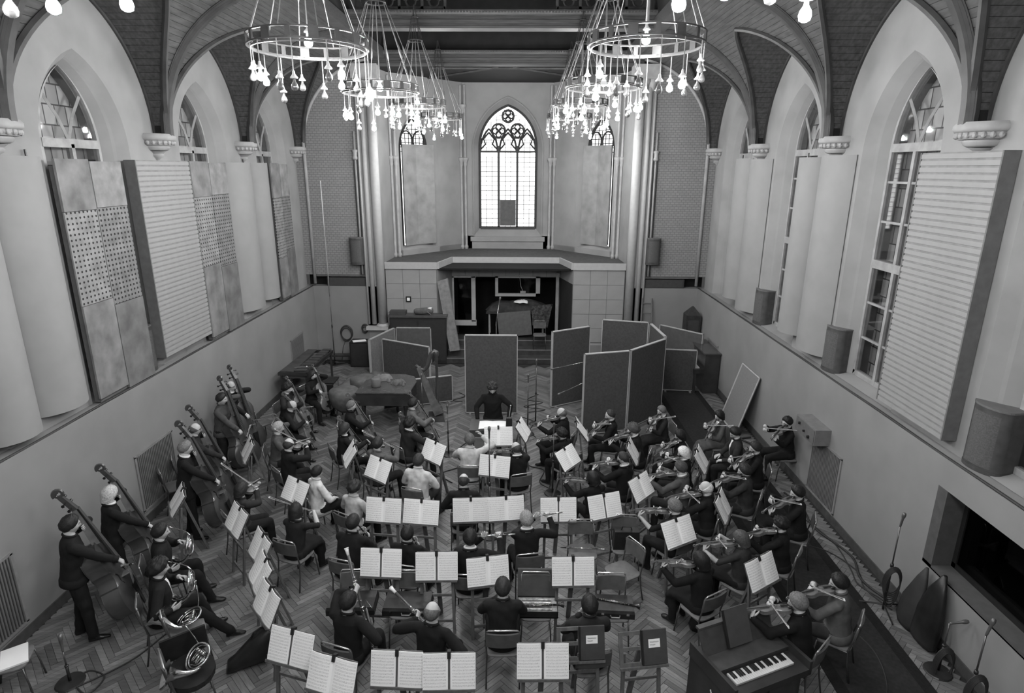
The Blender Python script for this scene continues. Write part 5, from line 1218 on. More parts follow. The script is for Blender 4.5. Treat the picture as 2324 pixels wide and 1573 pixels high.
def hair_mesh(style, g, rnd):
    """smooth-edged shell over the skull; y is the face direction"""
    mb = MB(); k, n = 40, 14; R = []
    th_ = {'short': .017, 'bald': .010, 'fringe': .016, 'bob': .026, 'curly': .036, 'long': .024, 'thin': .009, 'bun': .018}[style]
    ph = [rnd.random() * 6 for _ in range(6)]
    cols = []
    for j in range(k):
        lo = 2 * PI * j / k; fr = (1 + math.cos(lo)) / 2; sd = abs(math.sin(lo))
        line = {'short': -.66 + 1.26 * fr ** 1.3 - .10 * sd ** 6, 'fringe': -.6 + .95 * fr ** 1.5, 'curly': -.64 + 1.12 * fr ** 1.5, 'bob': -.97 + 1.45 * fr ** 2.0, 'long': -1.0 + 1.6 * fr ** 1.8, 'thin': -.6 + 1.42 * fr ** 1.2, 'bald': -.62 + 1.0 * fr - .08 * sd ** 6, 'bun': -.55 + 1.15 * fr ** 1.4}[style]
        line += .02 * math.sin(3 * lo + ph[0]); l0 = math.asin(max(-.99, min(.97, line))); l1 = PI / 2
        if style == 'bald':
            hi = .60 - .62 * fr ** 1.4; l1 = max(l0 + .02, math.asin(max(-.9, min(.95, hi)))) if fr < .72 else l0 + .004
        col = []
        for i in range(n + 1):
            s_ = i / n; la = l0 + (l1 - l0) * s_
            x, y, z = math.cos(la) * math.sin(lo), math.cos(la) * math.cos(lo), math.sin(la)
            ed = min(1, s_ * 4) ** .7
            if style == 'bald': ed *= min(1, (1 - s_) * 4) ** .7
            if style in ('bob', 'long') and fr < .55: ed = max(ed, .8)
            nz = (.010 * math.sin(lo * 6 + ph[1]) * math.sin(la * 9 + ph[2]) + .008 * math.sin(lo * 11 + la * 7 + ph[3]) + .006 * (rnd.random() - .5)) * (1 if style == 'curly' else .28)
            t = .002 + (th_ + nz + (.008 * fr * s_ if style == 'short' else 0)) * ed
            sx, sy, sz = .079, .096, .118
            if z < 0:
                sx *= 1 - .28 * min(1, -z * 1.15)
                if y < 0: sy *= 1 - .35 * min(1, -z * 1.3)
            px, py, pz = x * sx, y * sy, z * sz; r = math.sqrt(px * px + py * py + pz * pz); f = 1 + t / r
            px, py, pz = px * f, py * f, pz * f
            if style in ('long', 'bob') and z < -.02:
                ex = 1.0 if style == 'bob' else 1.9; px = math.sin(lo) * (.079 + t) * (1.0 + .04 * ex); py = math.cos(lo) * (.094 + t * .8); pz = (z + .02) * .118 * ex
            col.append((px, py, pz))
        cols.append(col)
    for i in range(n + 1): R.append([cols[j][i] for j in range(k)])
    mb.rings(R, cap=False)
    if style == 'bun': mb.ball((0, -.115, .03), .042, 10, 8)
    return mb
def add_hand(mb, W, fdir, palm, right, curl=.5, mi=0, s=1.0):
    y = Vector(fdir).normalized(); z = -Vector(palm); z = (z - y * z.dot(y)).normalized(); x = y.cross(z)
    A = Matrix(((x.x, y.x, z.x, W[0]), (x.y, y.y, z.y, W[1]), (x.z, y.z, z.z, W[2]), (0, 0, 0, 1))) @ Matrix.Scale(s, 4)
    th = -1 if right else 1
    def rg(yy, zz, a, b): return [(a * math.cos(2 * PI * i / 10), yy, zz + b * math.sin(2 * PI * i / 10)) for i in range(10)]
    mb.rings([rg(-.02, 0, .025, .02), rg(.005, 0, .027, .019), rg(.035, 0, .038, .017), rg(.07, 0, .042, .014), rg(.088, -.002, .040, .012)], mi, A)
    for i, (bx, L) in enumerate(((-.031, .066), (-.0105, .076), (.0105, .072), (.031, .056))):
        if th > 0: bx = -bx
        p = V(bx, .082, -.002); a = .15; pts = [V(bx, .06, 0), p]; r = [.0095, .0098]
        for q, fr in ((.44, .0090), (.31, .0082), (.25, .0068)):
            a += curl * (.9 + .12 * i); p = p + V(0, math.cos(a), -math.sin(a)) * (L * q); pts.append(p); r.append(fr)
        mb.tube(pts, r, 7, mi, A)
    p = V(th * .026, .018, -.006); pts = [p, p + V(th * .020, .024, -.008), p + V(th * .028, .052, -.018 - .012 * curl), p + V(th * .024, .074, -.028 - .02 * curl)]
    mb.tube(pts, [.012, .0125, .0105, .008], 7, mi, A)

def ik(S, Wt, l1, l2, hint):
    S, Wt = Vector(S), Vector(Wt); d = Wt - S; L = d.length
    if L > (l1 + l2) * .995: Wt = S + d.normalized() * (l1 + l2) * .995; d = Wt - S; L = d.length
    if L < abs(l1 - l2) + .04: Wt = S + d.normalized() * (abs(l1 - l2) + .04); d = Wt - S; L = d.length
    a = (l1 * l1 - l2 * l2 + L * L) / (2 * L); h = math.sqrt(max(0, l1 * l1 - a * a)); u = d.normalized(); hv = Vector(hint); hv = hv - u * hv.dot(u)
    hv = hv.normalized() if hv.length > 1e-4 else V(0, 0, -1)
    return S + u * a + hv * h, Wt

def violin_pose(nb, rnd, viola=False, rest=0.0, spread=0.0, low=0.0):
    s = 1.16 if viola else 1.0
    n = V(-.66 + spread, .72, -.16 - low).normalized(); A = nb + V(-.055, .085, .045)
    up = V(.32, .05, .94); up = (up - n * up.dot(n)).normalized()
    Lw = A + n * (.445 * s) - up * .055 + V(.0, .0, -.01)
    e = V(.72, .62, -.30); e = (e - n * e.dot(n)).normalized(); t = rnd.uniform(.12, .46)
    e = (e + up * rnd.uniform(-.35, .10)).normalized()
    B = A + n * (.20 * s) + up * (.042 * s); frog = B + e * t
    bowm = frame(frog, -e, up)
    return dict(L=Lw, Lf=(n * .25 + V(.55, -.05, .8)), Lp=V(.8, -.3, .2), Lc=.75, R=frog - e * -.02 + up * .045 + V(0, -.05, .0), Rf=(-e * .35 + V(-.15, .35, -.55)), Rp=V(-.1, -.35, -.9), Rc=.6,
                hL=V(-.1, -.1, -1), hR=V(.8, -.3, -.75), things=[('viola' if viola else 'violin', frame(A, n, up)), ('bow', bowm)], hy=.28, hp=.30, hr=-.12)
def cello_pose(rnd):
    n = V(-.13, -.44, .89).normalized(); A = V(.03, .50, .30); up = V(.05, .90, .43); up = (up - n * up.dot(n)).normalized()
    Lw = A + n * rnd.uniform(.86, 1.0) + up * .03 + V(-.06, .03, 0)
    e = V(.93, .22, -.18); e = (e - n * e.dot(n)).normalized(); e = (e + n * rnd.uniform(-.1, .25)).normalized()
    B = A + n * .44 + up * .15; frog = B + e * rnd.uniform(.05, .40)
    return dict(L=Lw, Lf=V(.75, .25, .1), Lp=V(.3, -.8, -.3), Lc=.7, R=frog + up * .04 + V(0, -.06, .05), Rf=V(-.2, .7, -.6), Rp=V(-.1, -.6, -.7), Rc=.6, hL=V(-.9, .2, -.4), hR=V(.8, -.2, -.5),
                things=[('cello', frame(A, n, up)), ('cello_bow', frame(frog, -e, up))], knees=.27, hy=rnd.uniform(-.1, .25), hp=.25, hr=0)
def bass_pose(rnd):
    n = V(-.13, -.30, .94).normalized(); A = V(.10, .52, .22); up = V(.25, .88, .3); up = (up - n * up.dot(n)).normalized()
    Lw = A + n * rnd.uniform(1.28, 1.45) + up * .05 + V(-.05, .02, 0)
    e = V(.85, .40, -.25); e = (e - n * e.dot(n)).normalized(); e = (e + n * rnd.uniform(-.2, .5)).normalized()
    B = A + n * .62 + up * .23; frog = B + e * rnd.uniform(.0, .16)
    return dict(L=Lw, Lf=V(.7, .4, .15), Lp=V(.3, -.8, -.3), Lc=.6, R=frog + up * .04 + V(0, -.06, .05), Rf=V(-.1, .6, -.7), Rp=V(-.2, -.6, -.6), Rc=.6, hL=V(-.9, .1, -.4), hR=V(.8, -.4, -.4),
                things=[('bass', frame(A, n, up)), ('bass_bow', frame(frog, -e, up))], hy=.1, hp=.2, hr=0)
def horn_pose(nb):
    M4 = frame((nb.x + .02, nb.y + .34, nb.z - .17), (.25, .97, 0), (0, 0, 1))
    return dict(L=V(-.12, .24, nb.z - .14), Lf=V(.5, .8, .1), Lp=V(.6, .2, -.5), Lc=.6, R=V(.17, .10, nb.z - .40), Rf=V(-.2, .8, .1), Rp=V(-.8, 0, .2), Rc=.2, hL=V(-.8, -.2, -.6), hR=V(.8, -.5, -.3), things=[('horn', M4)], hy=0, hp=.15, hr=0)
def bassoon_pose(flat=False):
    A = V(.35, .05, .45); B = V(-.20, .45, 1.46); 
    if flat: A = V(.48, .05, .58); B = V(-.70, .42, 1.10)
    n = (B - A).normalized(); up = V(.2, -.6, .6); up = (up - n * up.dot(n)).normalized()
    return dict(L=A + n * .86 + V(.0, -.07, 0), Lf=V(-.1, .8, .4), Lp=V(-.6, .5, .1), Lc=.7, R=A + n * .30 + V(.06, -.02, 0), Rf=V(-.6, .7, .1), Rp=V(-.8, .1, 0), Rc=.7, hL=V(-1, -.1, -.4), hR=V(1, -.4, -.3), things=[('bassoon', frame(A, n, up))], hy=.1, hp=.2, hr=0)
def pipe_pose(kind, nb):
    A = nb + V(0, .135, .075); n = V(.02, .55, -.83).normalized(); up = V(0, .83, .55)
    return dict(L=A + n * .28 + V(-.05, -.05, .0), Lf=V(.5, .7, .1), Lp=V(.5, -.6, .3), Lc=.7, R=A + n * .46 + V(.05, -.05, 0), Rf=V(-.5, .7, .1), Rp=V(-.5, -.6, .3), Rc=.7, hL=V(-.9, -.2, -.6), hR=V(.9, -.2, -.6), things=[(kind, frame(A, n, up))], hy=0, hp=.2, hr=0)
def flute_pose(nb):
    A = nb + V(-.03, .135, .085); n = V(.93, .30, -.12).normalized(); up = V(0, -.3, .95)
    return dict(L=A + n * .22 + V(-.02, .03, -.03), Lf=V(.2, -.7, .5), Lp=V(.1, -.3, .9), Lc=.7, R=A + n * .44 + V(0, -.02, -.03), Rf=V(-.2, .75, .4), Rp=V(0, .3, -.8), Rc=.7, hL=V(-.5, .4, -.8), hR=V(.8, -.2, -.7), things=[('flute', frame(A, n, up))], hy=.25, hp=.15, hr=.1)
def rest_pose(rnd):
    return dict(L=V(-.13, .26, .66), Lf=V(.35, .9, -.2), Lp=V(.1, 0, -1), Lc=.35, R=V(.13, .27, .66), Rf=V(-.35, .9, -.2), Rp=V(-.1, 0, -1), Rc=.35, hL=V(-1, -.4, -.3), hR=V(1, -.4, -.3), things=[], hy=rnd.uniform(-.2, .2), hp=.3, hr=0)

def build_person(p):
    rnd = random.Random(p['seed']); fem = p.get('fem', False); st = p.get('stand', False); sc = p.get('scale', .95 if fem else 1.0)
    lean = p.get('lean', .08); up = V(0, math.sin(lean), math.cos(lean)); fw = V(0, math.cos(lean), -math.sin(lean)); X = V(1, 0, 0)
    P = V(0, 0, .95) if st else V(0, -.02, .53)
    nb = P + up * .54; wd = .92 if fem else 1.0
    pose = p['pose']
    if pose in ('violin', 'viola'): a = violin_pose(nb, rnd, pose == 'viola', spread=p.get('spread', 0), low=p.get('low', 0))
    elif pose == 'cello': a = cello_pose(rnd)
    elif pose == 'bass': a = bass_pose(rnd)
    elif pose == 'horn': a = horn_pose(nb)
    elif pose == 'bassoon': a = bassoon_pose(p.get('flat'))
    elif pose in ('clarinet', 'oboe'): a = pipe_pose(pose, nb)
    elif pose == 'flute': a = flute_pose(nb)
    elif pose == 'conduct': a = dict(L=V(-.34, .20, .98), Lf=V(.1, .3, -.9), Lp=V(.5, -.2, -.3), Lc=.3, R=V(.30, .26, .96), Rf=V(-.2, .4, -.85), Rp=V(-.5, -.2, -.3), Rc=.3, hL=V(-1, -.5, 0), hR=V(1, -.5, 0), things=[], hy=.1, hp=.55, hr=0)
    elif pose == 'armup': a = rest_pose(rnd); a.update(R=V(.20, .22, 1.22), Rf=V(-.5, .2, .6), Rp=V(-.7, -.2, 0), hR=V(1, .2, -.3), L=V(-.1, .33, .85), hy=.3)
    else: a = rest_pose(rnd)
    mb = MB(); prims = []      # (segment a, b, radius, region)
    tors = [(-.12, .14, .12), (-.06, .192, .150), (.04, .186, .142), (.15, .172, .128), (.27, .175, .130), (.38, .188, .126), (.455, .178, .110), (.505, .128, .090), (.545, .074, .066), (.60, .060, .062), (.66, .056, .060)]
    fat = p.get('fat', 1.0)
    mb.rings([ell(P + up * t + fw * (.012 if .2 < t < .45 else 0), X, fw, w_ * wd * (fat if t < .4 else 1), d_ * (fat if t < .4 else 1)) for t, w_, d_ in tors])
    arms = {}
    for nm, sx in (('L', -1), ('R', 1)):
        S = P + up * .465 + X * (sx * .178 * wd)
        E_, Wt = ik(S, a[nm], .285, .262, a['h' + nm]); arms[nm] = (S, E_, Wt)
        sl = p.get('sleeve', .95 if p.get('short_sleeve') else 1.28)
        limb(mb, [S - X * (sx * .04), S, S.lerp(E_, .5), E_], [.062 * wd, .066 * wd, .052 * sl, .046 * sl]); limb(mb, [E_, E_.lerp(Wt, .4), Wt.lerp(E_, .04)], [.045 * sl, .042 * sl, .032 * sl])
        prims += [(S, E_, .055, 'U'), (E_, Wt, .042, 'F')]
    kx = a.get('knees', p.get('knees', .15 if not fem else .10)); legs = []
    for sx in (-1, 1):
        Hp = P + X * (sx * .09)
        if st: K = V(sx * .11, .03 + .02 * sx, .50); An = V(sx * .13, .0 + .06 * sx, .085); r_ = [.102, .090, .076]
        else:
            fwd = p.get('legfwd', 0) * (1 if sx > 0 else .6)
            K = V(sx * kx, .41, .50); An = V(sx * (kx + .02), .40 + fwd + .03 * sx, .085); r_ = [.104, .092, .076]
        limb(mb, [Hp, Hp.lerp(K, .5), K], r_); limb(mb, [K, K.lerp(An, .35), An], [.072, .068, .058])
        fd = V(sx * .18, 1, 0).normalized(); side = V(fd.y, -fd.x, 0)
        mb.rings([ell(An + fd * t + V(0, 0, zo - .085), side, V(0, 0, 1), w_, h_, 10) for t, w_, h_, zo in ((-.07, .030, .035, .045), (-.03, .040, .048, .05), (.06, .042, .035, .042), (.13, .045, .027, .033), (.18, .030, .018, .026))])
        prims += [(Hp, K, .085, 'G'), (K, An, .05, 'G'), (An + V(0, 0, -.04), An + fd * .17 + V(0, 0, -.05), .045, 'S')]
    if p.get('skirt'):
        if st: mb.rings([ell(V(0, 0, z), X, V(0, 1, 0), w_, d_) for z, w_, d_ in ((1.0, .165, .12), (.85, .2, .15), (.55, .22, .17), (.42, .225, .175))])
        else:
            mb.rings([ell(V(0, y, z), X, V(0, zt_, 1 - zt_).normalized(), w_, d_) for y, z, w_, d_, zt_ in ((-.05, .54, .19, .12, 0), (.2, .53, .2, .105, 0), (.38, .50, .2, .10, .25), (.45, .42, .19, .09, .8), (.46, .25, .185, .10, 1))])
        prims.append((V(0, 0, .53), V(0, .43, .48), .12, 'K'))
    me = mb.data('tmp', [])
    o = bpy.data.objects.new('tmp', me); COL.objects.link(o)
    m = o.modifiers.new('r', 'REMESH'); m.mode = 'VOXEL'; m.voxel_size = p.get('vox', .0165)
    m2 = o.modifiers.new('s', 'SMOOTH'); m2.factor = .5; m2.iterations = 3
    # head
    hy = p.get('hy', a['hy']); hp = p.get('hp', a['hp']); hr = p.get('hr', a['hr'])
    Hc = nb + up * .032 + V(0, .020, .098) + V(-math.sin(hy) * .02, .02 * hp, -.015 * hp)
    HM = Matrix.Translation(Hc) @ rotz(hy) @ Matrix.Rotation(-hp, 4, 'X') @ Matrix.Rotation(hr, 4, 'Y') @ Matrix.Scale(1.03 if not fem else .98, 4)
    return dict(p=p, o=o, arms=arms, a=a, P=P, up=up, prims=prims, HM=HM, sc=sc, rnd=rnd, st=st, fem=fem, nb=nb)

def finish_person(B, me):
    p = B['p']; n = len(me.vertices); co = np.empty(n * 3, np.float32); me.vertices.foreach_get('co', co); co = co.reshape(-1, 3)
    nf = len(me.polygons); lt = np.empty(nf, np.int32); me.polygons.foreach_get('loop_total', lt); li = np.empty(len(me.loops), np.int32); me.loops.foreach_get('vertex_index', li)
    ls = np.concatenate([[0], np.cumsum(lt)[:-1]]); faces = [tuple(li[s:s + t]) for s, t in zip(ls, lt)]
    nr = np.empty(n * 3, np.float32); me.vertices.foreach_get('normal', nr); nr = nr.reshape(-1, 3)
    ph = p['seed'] * 1.7; x_, y_, z_ = co[:, 0], co[:, 1], co[:, 2]
    fold = np.sin(31 * z_ + 14 * x_ + 9 * y_ + ph + 1.6 * np.sin(13 * x_ + 8 * y_)) * (.5 + .5 * np.sin(7 * x_ + 11 * z_ + ph)) + .6 * np.sin(47 * y_ - 29 * z_ + 21 * x_ + 2 * ph) * (.5 + .5 * np.sin(9 * y_ + ph))
    co = co + nr * (.0055 * fold)[:, None].astype(np.float32)
    cen = np.add.reduceat(co[li], ls, axis=0) / lt[:, None]
    def seg(a, b):
        a, b = np.array(a), np.array(b); d = b - a; t = np.clip(((cen - a) @ d) / (d @ d), 0, 1); return np.linalg.norm(cen - (a + t[:, None] * d), axis=1)
    P, up = np.array(B['P']), np.array(B['up']); tt = (cen - P) @ up
    names = ['T'] ; D = [seg(P, P + up * .5) / .15]
    for a, b, r, nm in B['prims']: names.append(nm); D.append(seg(a, b) / r)
    k = np.argmin(np.array(D), axis=0); lab = np.array(names)[k]
    # material slots: 0 skin 1 dark 2 top 3 bottom 4 shoes 5 shirt
    mi = np.full(nf, 2, np.int32)
    mi[(lab == 'G') | (lab == 'K')] = 3; mi[lab == 'S'] = 4; mi[(lab == 'G') & (cen[:, 2] < .045)] = 4
    hem = p.get('hem', -.06 if B['st'] else -.02)
    mi[(lab == 'T') & (tt < hem)] = 3
    xs = np.abs(cen[:, 0])
    neck = (tt > .552) & (xs < .10) & ((lab == 'T') | (tt > .58)); mi[neck] = 0
    if p.get('collar', False) and not p.get('turtle'): mi[(tt > .528) & (tt <= .556) & (xs < .085) & (lab == 'T')] = 5
    if p.get('turtle'): mi[neck & (tt < .60)] = 2
    if p.get('shirtfront'): mi[(lab == 'T') & (tt > .2) & (tt < .54) & (xs < .015 + (tt - .2) * .10) & (cen[:, 1] > P[1] + tt * up[1] + .05)] = 5
    if p.get('short_sleeve'): mi[(lab == 'F')] = 0
    if p.get('short_sleeve') == 2: mi[(lab == 'U') & (np.array(D)[names.index('U')] < 5) & (tt < .36)] = 0
    for nm in ('L', 'R'):
        S, E_, Wt = B['arms'][nm]; dw = np.linalg.norm(cen - np.array(Wt), axis=1)
        if not p.get('short_sleeve'): mi[(lab == 'F') & (dw < .028)] = 0; 
        if p.get('cuff'): mi[(lab == 'F') & (dw >= .028) & (dw < .05)] = 5
    mb = MB(); mb.v = [co]; mb.f = faces; mb.m = mi.tolist(); mb.n = n
    add_head(mb, B['HM'], B['fem'])
    upq = B['P'] + B['up'] * p.get('hem', -.06 if B['st'] else -.02); fq = V(0, B['up'].z, -B['up'].y)
    mb.rings([ell(upq + B['up'] * o, V(1, 0, 0), fq, w_ * p.get('fat', 1) * (.92 if B['fem'] else 1), d_ * p.get('fat', 1), 22) for o, w_, d_ in ((-.035, .198, .156), (-.03, .204, .160), (.02, .202, .157), (.07, .188, .143))], 2)
    upv = B['up']; fwv = V(0, upv.z, -upv.y); cP = B['P'] + upv * (.552 if not p.get('turtle') else .572)
    rc = (.074, .070) if not p.get('turtle') else (.068, .068)
    cm = 5 if (p.get('collar') and not p.get('turtle')) else 2
    mb.tube(ell(cP + fwv * .004, V(1, 0, 0), (fwv - upv * .25).normalized(), rc[0], rc[1], 20), .0155, 8, cm, cyc=True, flat=1.0)
    if cm == 5: mb.tube(ell(cP + fwv * -.004 - upv * .020, V(1, 0, 0), (fwv - upv * .25).normalized(), rc[0] + .016, rc[1] + .012, 20), .016, 8, 2, cyc=True)
    for nm in ('L', 'R'):
        S, E_, Wt = B['arms'][nm]; d = (Wt - E_).normalized(); q = Wt - d * .012; s1 = d.cross(V(.3, .5, .8)).normalized(); s2 = d.cross(s1)
        if not p.get('short_sleeve'): mb.rings([ell(q + d * o, s1, s2, r_, r_, 12) for o, r_ in ((-.06, .040), (-.02, .043), (.006, .043), (.006, .034))], 2)
        if p.get('cuff') or (p.get('collar') and not p.get('short_sleeve')): mb.rings([ell(q + d * o, s1, s2, r_, r_, 12) for o, r_ in ((0, .036), (.020, .036), (.020, .028))], 5)
    a = B['a']
    for nm, rt in (('L', False), ('R', True)): add_hand(mb, B['arms'][nm][2], a[nm + 'f'], a[nm + 'p'], rt, a[nm + 'c'], 0, .9 if B['fem'] else 1.0)
    mats = [skin_m, eye_m, cloth(p['top']), cloth(p['bot']), shoe_m, shirt_m if p.get('collar_g') is None else cloth(p['collar_g'])]
    mw = T(p['x'], p['y'], p.get('z', 0)) @ rotz(p['az']) @ Matrix.Scale(B['sc'], 4)
    o = mb.build('person', mats, None, True, mw); tag(o, p['label'], 'person', 'orchestra players' if p['pose'] != 'conduct' else None)
    hs, hg = p['hair']
    h = hair_mesh(hs, hg, B['rnd']).build('hair', hairm(hg), o, True, B['HM'])
    if p.get('glasses'):
        g = MB()
        for sx in (-1, 1): g.tube([(sx * .031 + .022 * math.cos(t), .094, .010 + .017 * math.sin(t)) for t in np.linspace(0, 2 * PI, 14)[:-1]], .0028, 4, cyc=True); g.tube([(sx * .053, .092, .014), (sx * .078, .02, .012), (sx * .078, -.02, .004)], .0025, 4)
        g.tube([(-.009, .097, .012), (.009, .097, .012)], .0025, 4); g.build('glasses', black, o, False, B['HM'])
    if p.get('beret'):
        g = MB(); g.ball((0, -.01, .105), (.095, .105, .045), 14, 8); g.build('hat', hairm(.02), o, True, B['HM'])
    S = Matrix.Scale(B['sc'], 4)
    for kind, fm in a['things']:
        t = inst(kind); t.matrix_world = mw @ fm
        nmk = {'bow': 'bow', 'cello_bow': 'bow', 'bass_bow': 'bow', 'bass': 'double bass', 'horn': 'French horn'}.get(kind, kind)
        tag(t, '%s %s %s' % (nmk, 'drawn by' if nmk == 'bow' else 'played by', p['short']), nmk.lower(), {'bow': 'string bows'}.get(nmk, nmk + 's in the orchestra'))
    return o

BODIES = [build_person(p) for p in PEOPLE]
_dg = bpy.context.evaluated_depsgraph_get()
_ev = [bpy.data.meshes.new_from_object(B['o'].evaluated_get(_dg)) for B in BODIES]
for B, me in zip(BODIES, _ev):
    old = B['o']; om = old.data; bpy.data.objects.remove(old); bpy.data.meshes.remove(om)
    finish_person(B, me); bpy.data.meshes.remove(me)
for p in PEOPLE:
    if not p.get('stand') and not p.get('nochair'):
        put_chair(p['x'] + .0, p['y'], p['az'], 'tubular chair under ' + p['short'])
for s_ in STANDS: stand(*s_)
for k_ in PROTO.values():
    pass
# ================================================================== props
wood_pol = M('polished_dark_wood', .03, .3, .3, 4, spec=.5); cover_cloth = M('dust_cover', .10, .95, .3, 6, .3); canvas = M('grey_canvas', .15, .95, .3, 5, .3); leather = M('black_leather', .014, .35, .3, 8)
def heap(mb, pts, h, rnd, mat=None):
    """lumpy cloth heap over an outline box (x0,x1,y0,y1)"""
    x0, x1, y0, y1 = pts; n, m = 16, 12; R = []
    for i in range(n + 1):
        row = []
        for j in range(m + 1):
            u, v = i / n, j / m; e = min(1, 5 * min(u, 1 - u, v, 1 - v) + .0)
            z = h * (e ** .6) * (.72 + .28 * math.sin(u * 7 + rnd.random() * .5) * math.cos(v * 6)) + (.03 * rnd.random() if e > 0 else 0)
            row.append((x0 + (x1 - x0) * u + .04 * math.sin(v * 9), y0 + (y1 - y0) * v + .04 * math.sin(u * 11), max(.004, z)))
        R.append(row)
    mb.rings(R, closed=False)
# ---- harp
h = empty('concert_harp', T(-1.53, 14.05, 0) @ rotz(.15)); tag(h, 'tall concert harp standing behind the cellos', 'harp')
b = MB(); b.lathe([(.06, .10), (.05, .16), (.035, .22), (.033, 1.5), (.045, 1.56), (.04, 1.6), (.06, 1.66), (.07, 1.72), (.05, 1.76)], 12); auto_smooth(b.build('pillar', varnish_d, h), 50)
b = MB(); b.tube([(.02, 0, 1.72), (-.05, 0, 1.76), (-.12, 0, 1.70), (-.17, 0, 1.55), (-.22, 0, 1.38), (-.30, 0, 1.30), (-.40, 0, 1.31), (-.50, 0, 1.42)], [.05, .055, .055, .052, .05, .05, .05, .04], 8); auto_smooth(b.build('neck', varnish_d, h), 60)
b = MB(); A, B_ = V(-.48, 0, 1.36), V(-.08, 0, .14); d = (B_ - A).normalized(); s_ = V(0, 1, 0); nn = d.cross(s_)
b.rings([[tuple(A + d * t + s_ * (w_ * c) + nn * (o)) for c, o in ((-1, 0), (1, 0), (.8, .05 + w_ * .9), (-.8, .05 + w_ * .9))] for t, w_ in ((0, .05), (.4, .09), (.9, .14), (1.27, .19))]); b.build('soundbox', varnish, h)
b = MB(); b.box((-.05, 0, .07), (.42, .42, .14), taper=.85); b.build('base', varnish_d, h)
b = MB()
for i in range(22):
    t = i / 21; p = A.lerp(B_, .06 + .86 * t); zt = 1.30 + .4 * max(0, (t - .35)) ** 1 if t > .35 else 1.31; b.tube([tuple(p), (p.x + .10 + .02 * t, 0, zt + .02)], .0016, 3)
b.build('strings', string_m, h)
# ---- grand piano under covers
g = empty('grand_piano', T(-2.72, 14.05, 0)); tag(g, 'closed grand piano used as a table for covers and bags', 'piano')
out = [(-.62, -.72), (.62, -.72), (.66, .1), (.55, .45), (.3, .62), (-.05, .62), (-.3, .45), (-.58, .15)]
b = MB(); b.rings([[(x, y, z) for x, y in out] for z in (.62, .92)]); b.build('case', wood_pol, g)
b = MB(); b.rings([[(x * 1.02, y * 1.02, z) for x, y in out] for z in (.925, .95)]); b.build('lid', M('piano_lid', .06, .25, .3, spec=.6), g)
for x, y in ((-.5, -.55), (.5, -.55), (.1, .42)):
    b = MB(); b.lathe([(.06, .62), (.05, .45), (.035, .12), (.045, .08), (.03, .03), (.03, 0)], 8, mat=T(x, y, 0)); b.build('leg', wood_pol, g, True)
for i, (x, y, w_, d_, hh, nm, lb, mt) in enumerate(((-.2, .2, .42, .3, .12, 'folded_cloth', 'folded grey cloth lying on the grand piano', canvas), (.25, -.1, .30, .22, .10, 'crumpled_coat', 'crumpled dark coat lying on the grand piano', cover_cloth))):
    b = MB(); heap(b, (x - w_ / 2, x + w_ / 2, y - d_ / 2, y + d_ / 2), hh, random.Random(i)); o = b.build(nm, mt, None, True, T(-2.72, 14.05, .952)); tag(o, lb, 'cloth')
bk = empty('fabric_bucket', T(-2.95, 13.75, .952)); tag(bk, 'pale cylindrical fabric bag on the grand piano', 'bag')
b = MB(); b.lathe([(.001, 0), (.10, 0), (.115, .02), (.11, .2), (.10, .21)], 14); b.build('bag_body', M('bag_grey', .14, .9), bk, True); b = MB(); b.tube([(.1 * math.cos(t), 0, .2 + .08 * math.sin(t)) for t in np.linspace(0, PI, 10)], .008, 5); b.build('strap', canvas, bk)
# ---- covered timpani and blanket heap
for i, (x, y, r_, hh, lb) in enumerate(((-3.82, 14.0, .36, .78, 'kettledrum under a grey cover beside the piano'), (-3.6, 15.0, .33, .75, 'second covered kettledrum behind the piano'))):
    k_ = empty('covered_kettledrum', T(x, y, 0)); tag(k_, lb, 'drum')
    b = MB(); b.lathe([(.001, hh + .01), (r_ * .9, hh), (r_ * 1.02, hh - .04), (r_ * 1.0, hh - .2), (r_ * .8, hh - .42), (r_ * .4, hh - .56)], 18); b.build('cover', cover_cloth, k_, True)
    for a in range(3):
        q = MB(); q.tube([(r_ * .7 * math.cos(a * 2.1), r_ * .7 * math.sin(a * 2.1), .35), (r_ * .85 * math.cos(a * 2.1), r_ * .85 * math.sin(a * 2.1), 0)], .015, 6); q.build('leg', black_metal, k_)
for i, (bx, hh, lb) in enumerate((((-4.6, -3.5, 15.6, 16.6), .34, 'heap of grey blankets on the floor near the xylophone'), ((-4.3, -3.3, 16.5, 17.2), .26, 'low pile of pale dust sheets behind the kettledrums'))):
    b = MB(); heap(b, bx, hh, random.Random(20 + i)); o = b.build('blanket_heap', (canvas, cover_cloth)[i % 2] if i else canvas, None, True); tag(o, lb, 'blankets')
# ---- xylophone
x_ = empty('xylophone', T(-5.37, 15.95, 0) @ rotz(-.03)); tag(x_, 'large xylophone on a frame against the left wall', 'xylophone')
for s2 in (-1, 1):
    b = MB(); b.span((s2 * .36 - .02, -1.05, .80), (s2 * .36 + .02, 1.05, .88)); b.build('rail', wood_pol, x_)
for y in (-1.03, 1.03):
    b = MB(); b.span((-.38, y - .025, .80), (.38, y + .025, .88)); b.build('end_rail', wood_pol, x_)
barm = M('rosewood_bar', .06, .35, .3, 5, spec=.5)
for i in range(30):
    y = -.98 + 1.96 * i / 29; L = .36 - .10 * i / 29
    b = MB(); b.span((-.34, y - .027, .885), (-.34 + L, y + .027, .91)); b.build('bar', barm, x_)
    if i % 7 not in (2, 6): b = MB(); b.span((.34 - L * .9, y + .006, .905), (.34, y + .058, .93)); b.build('bar', barm, x_)
for sx in (-1, 1):
    for y in (-.95, .95):
        b = MB(); b.span((sx * .33 - .025, y - .025, 0), (sx * .33 + .025, y + .025, .82)); b.build('leg', wood_pol, x_)
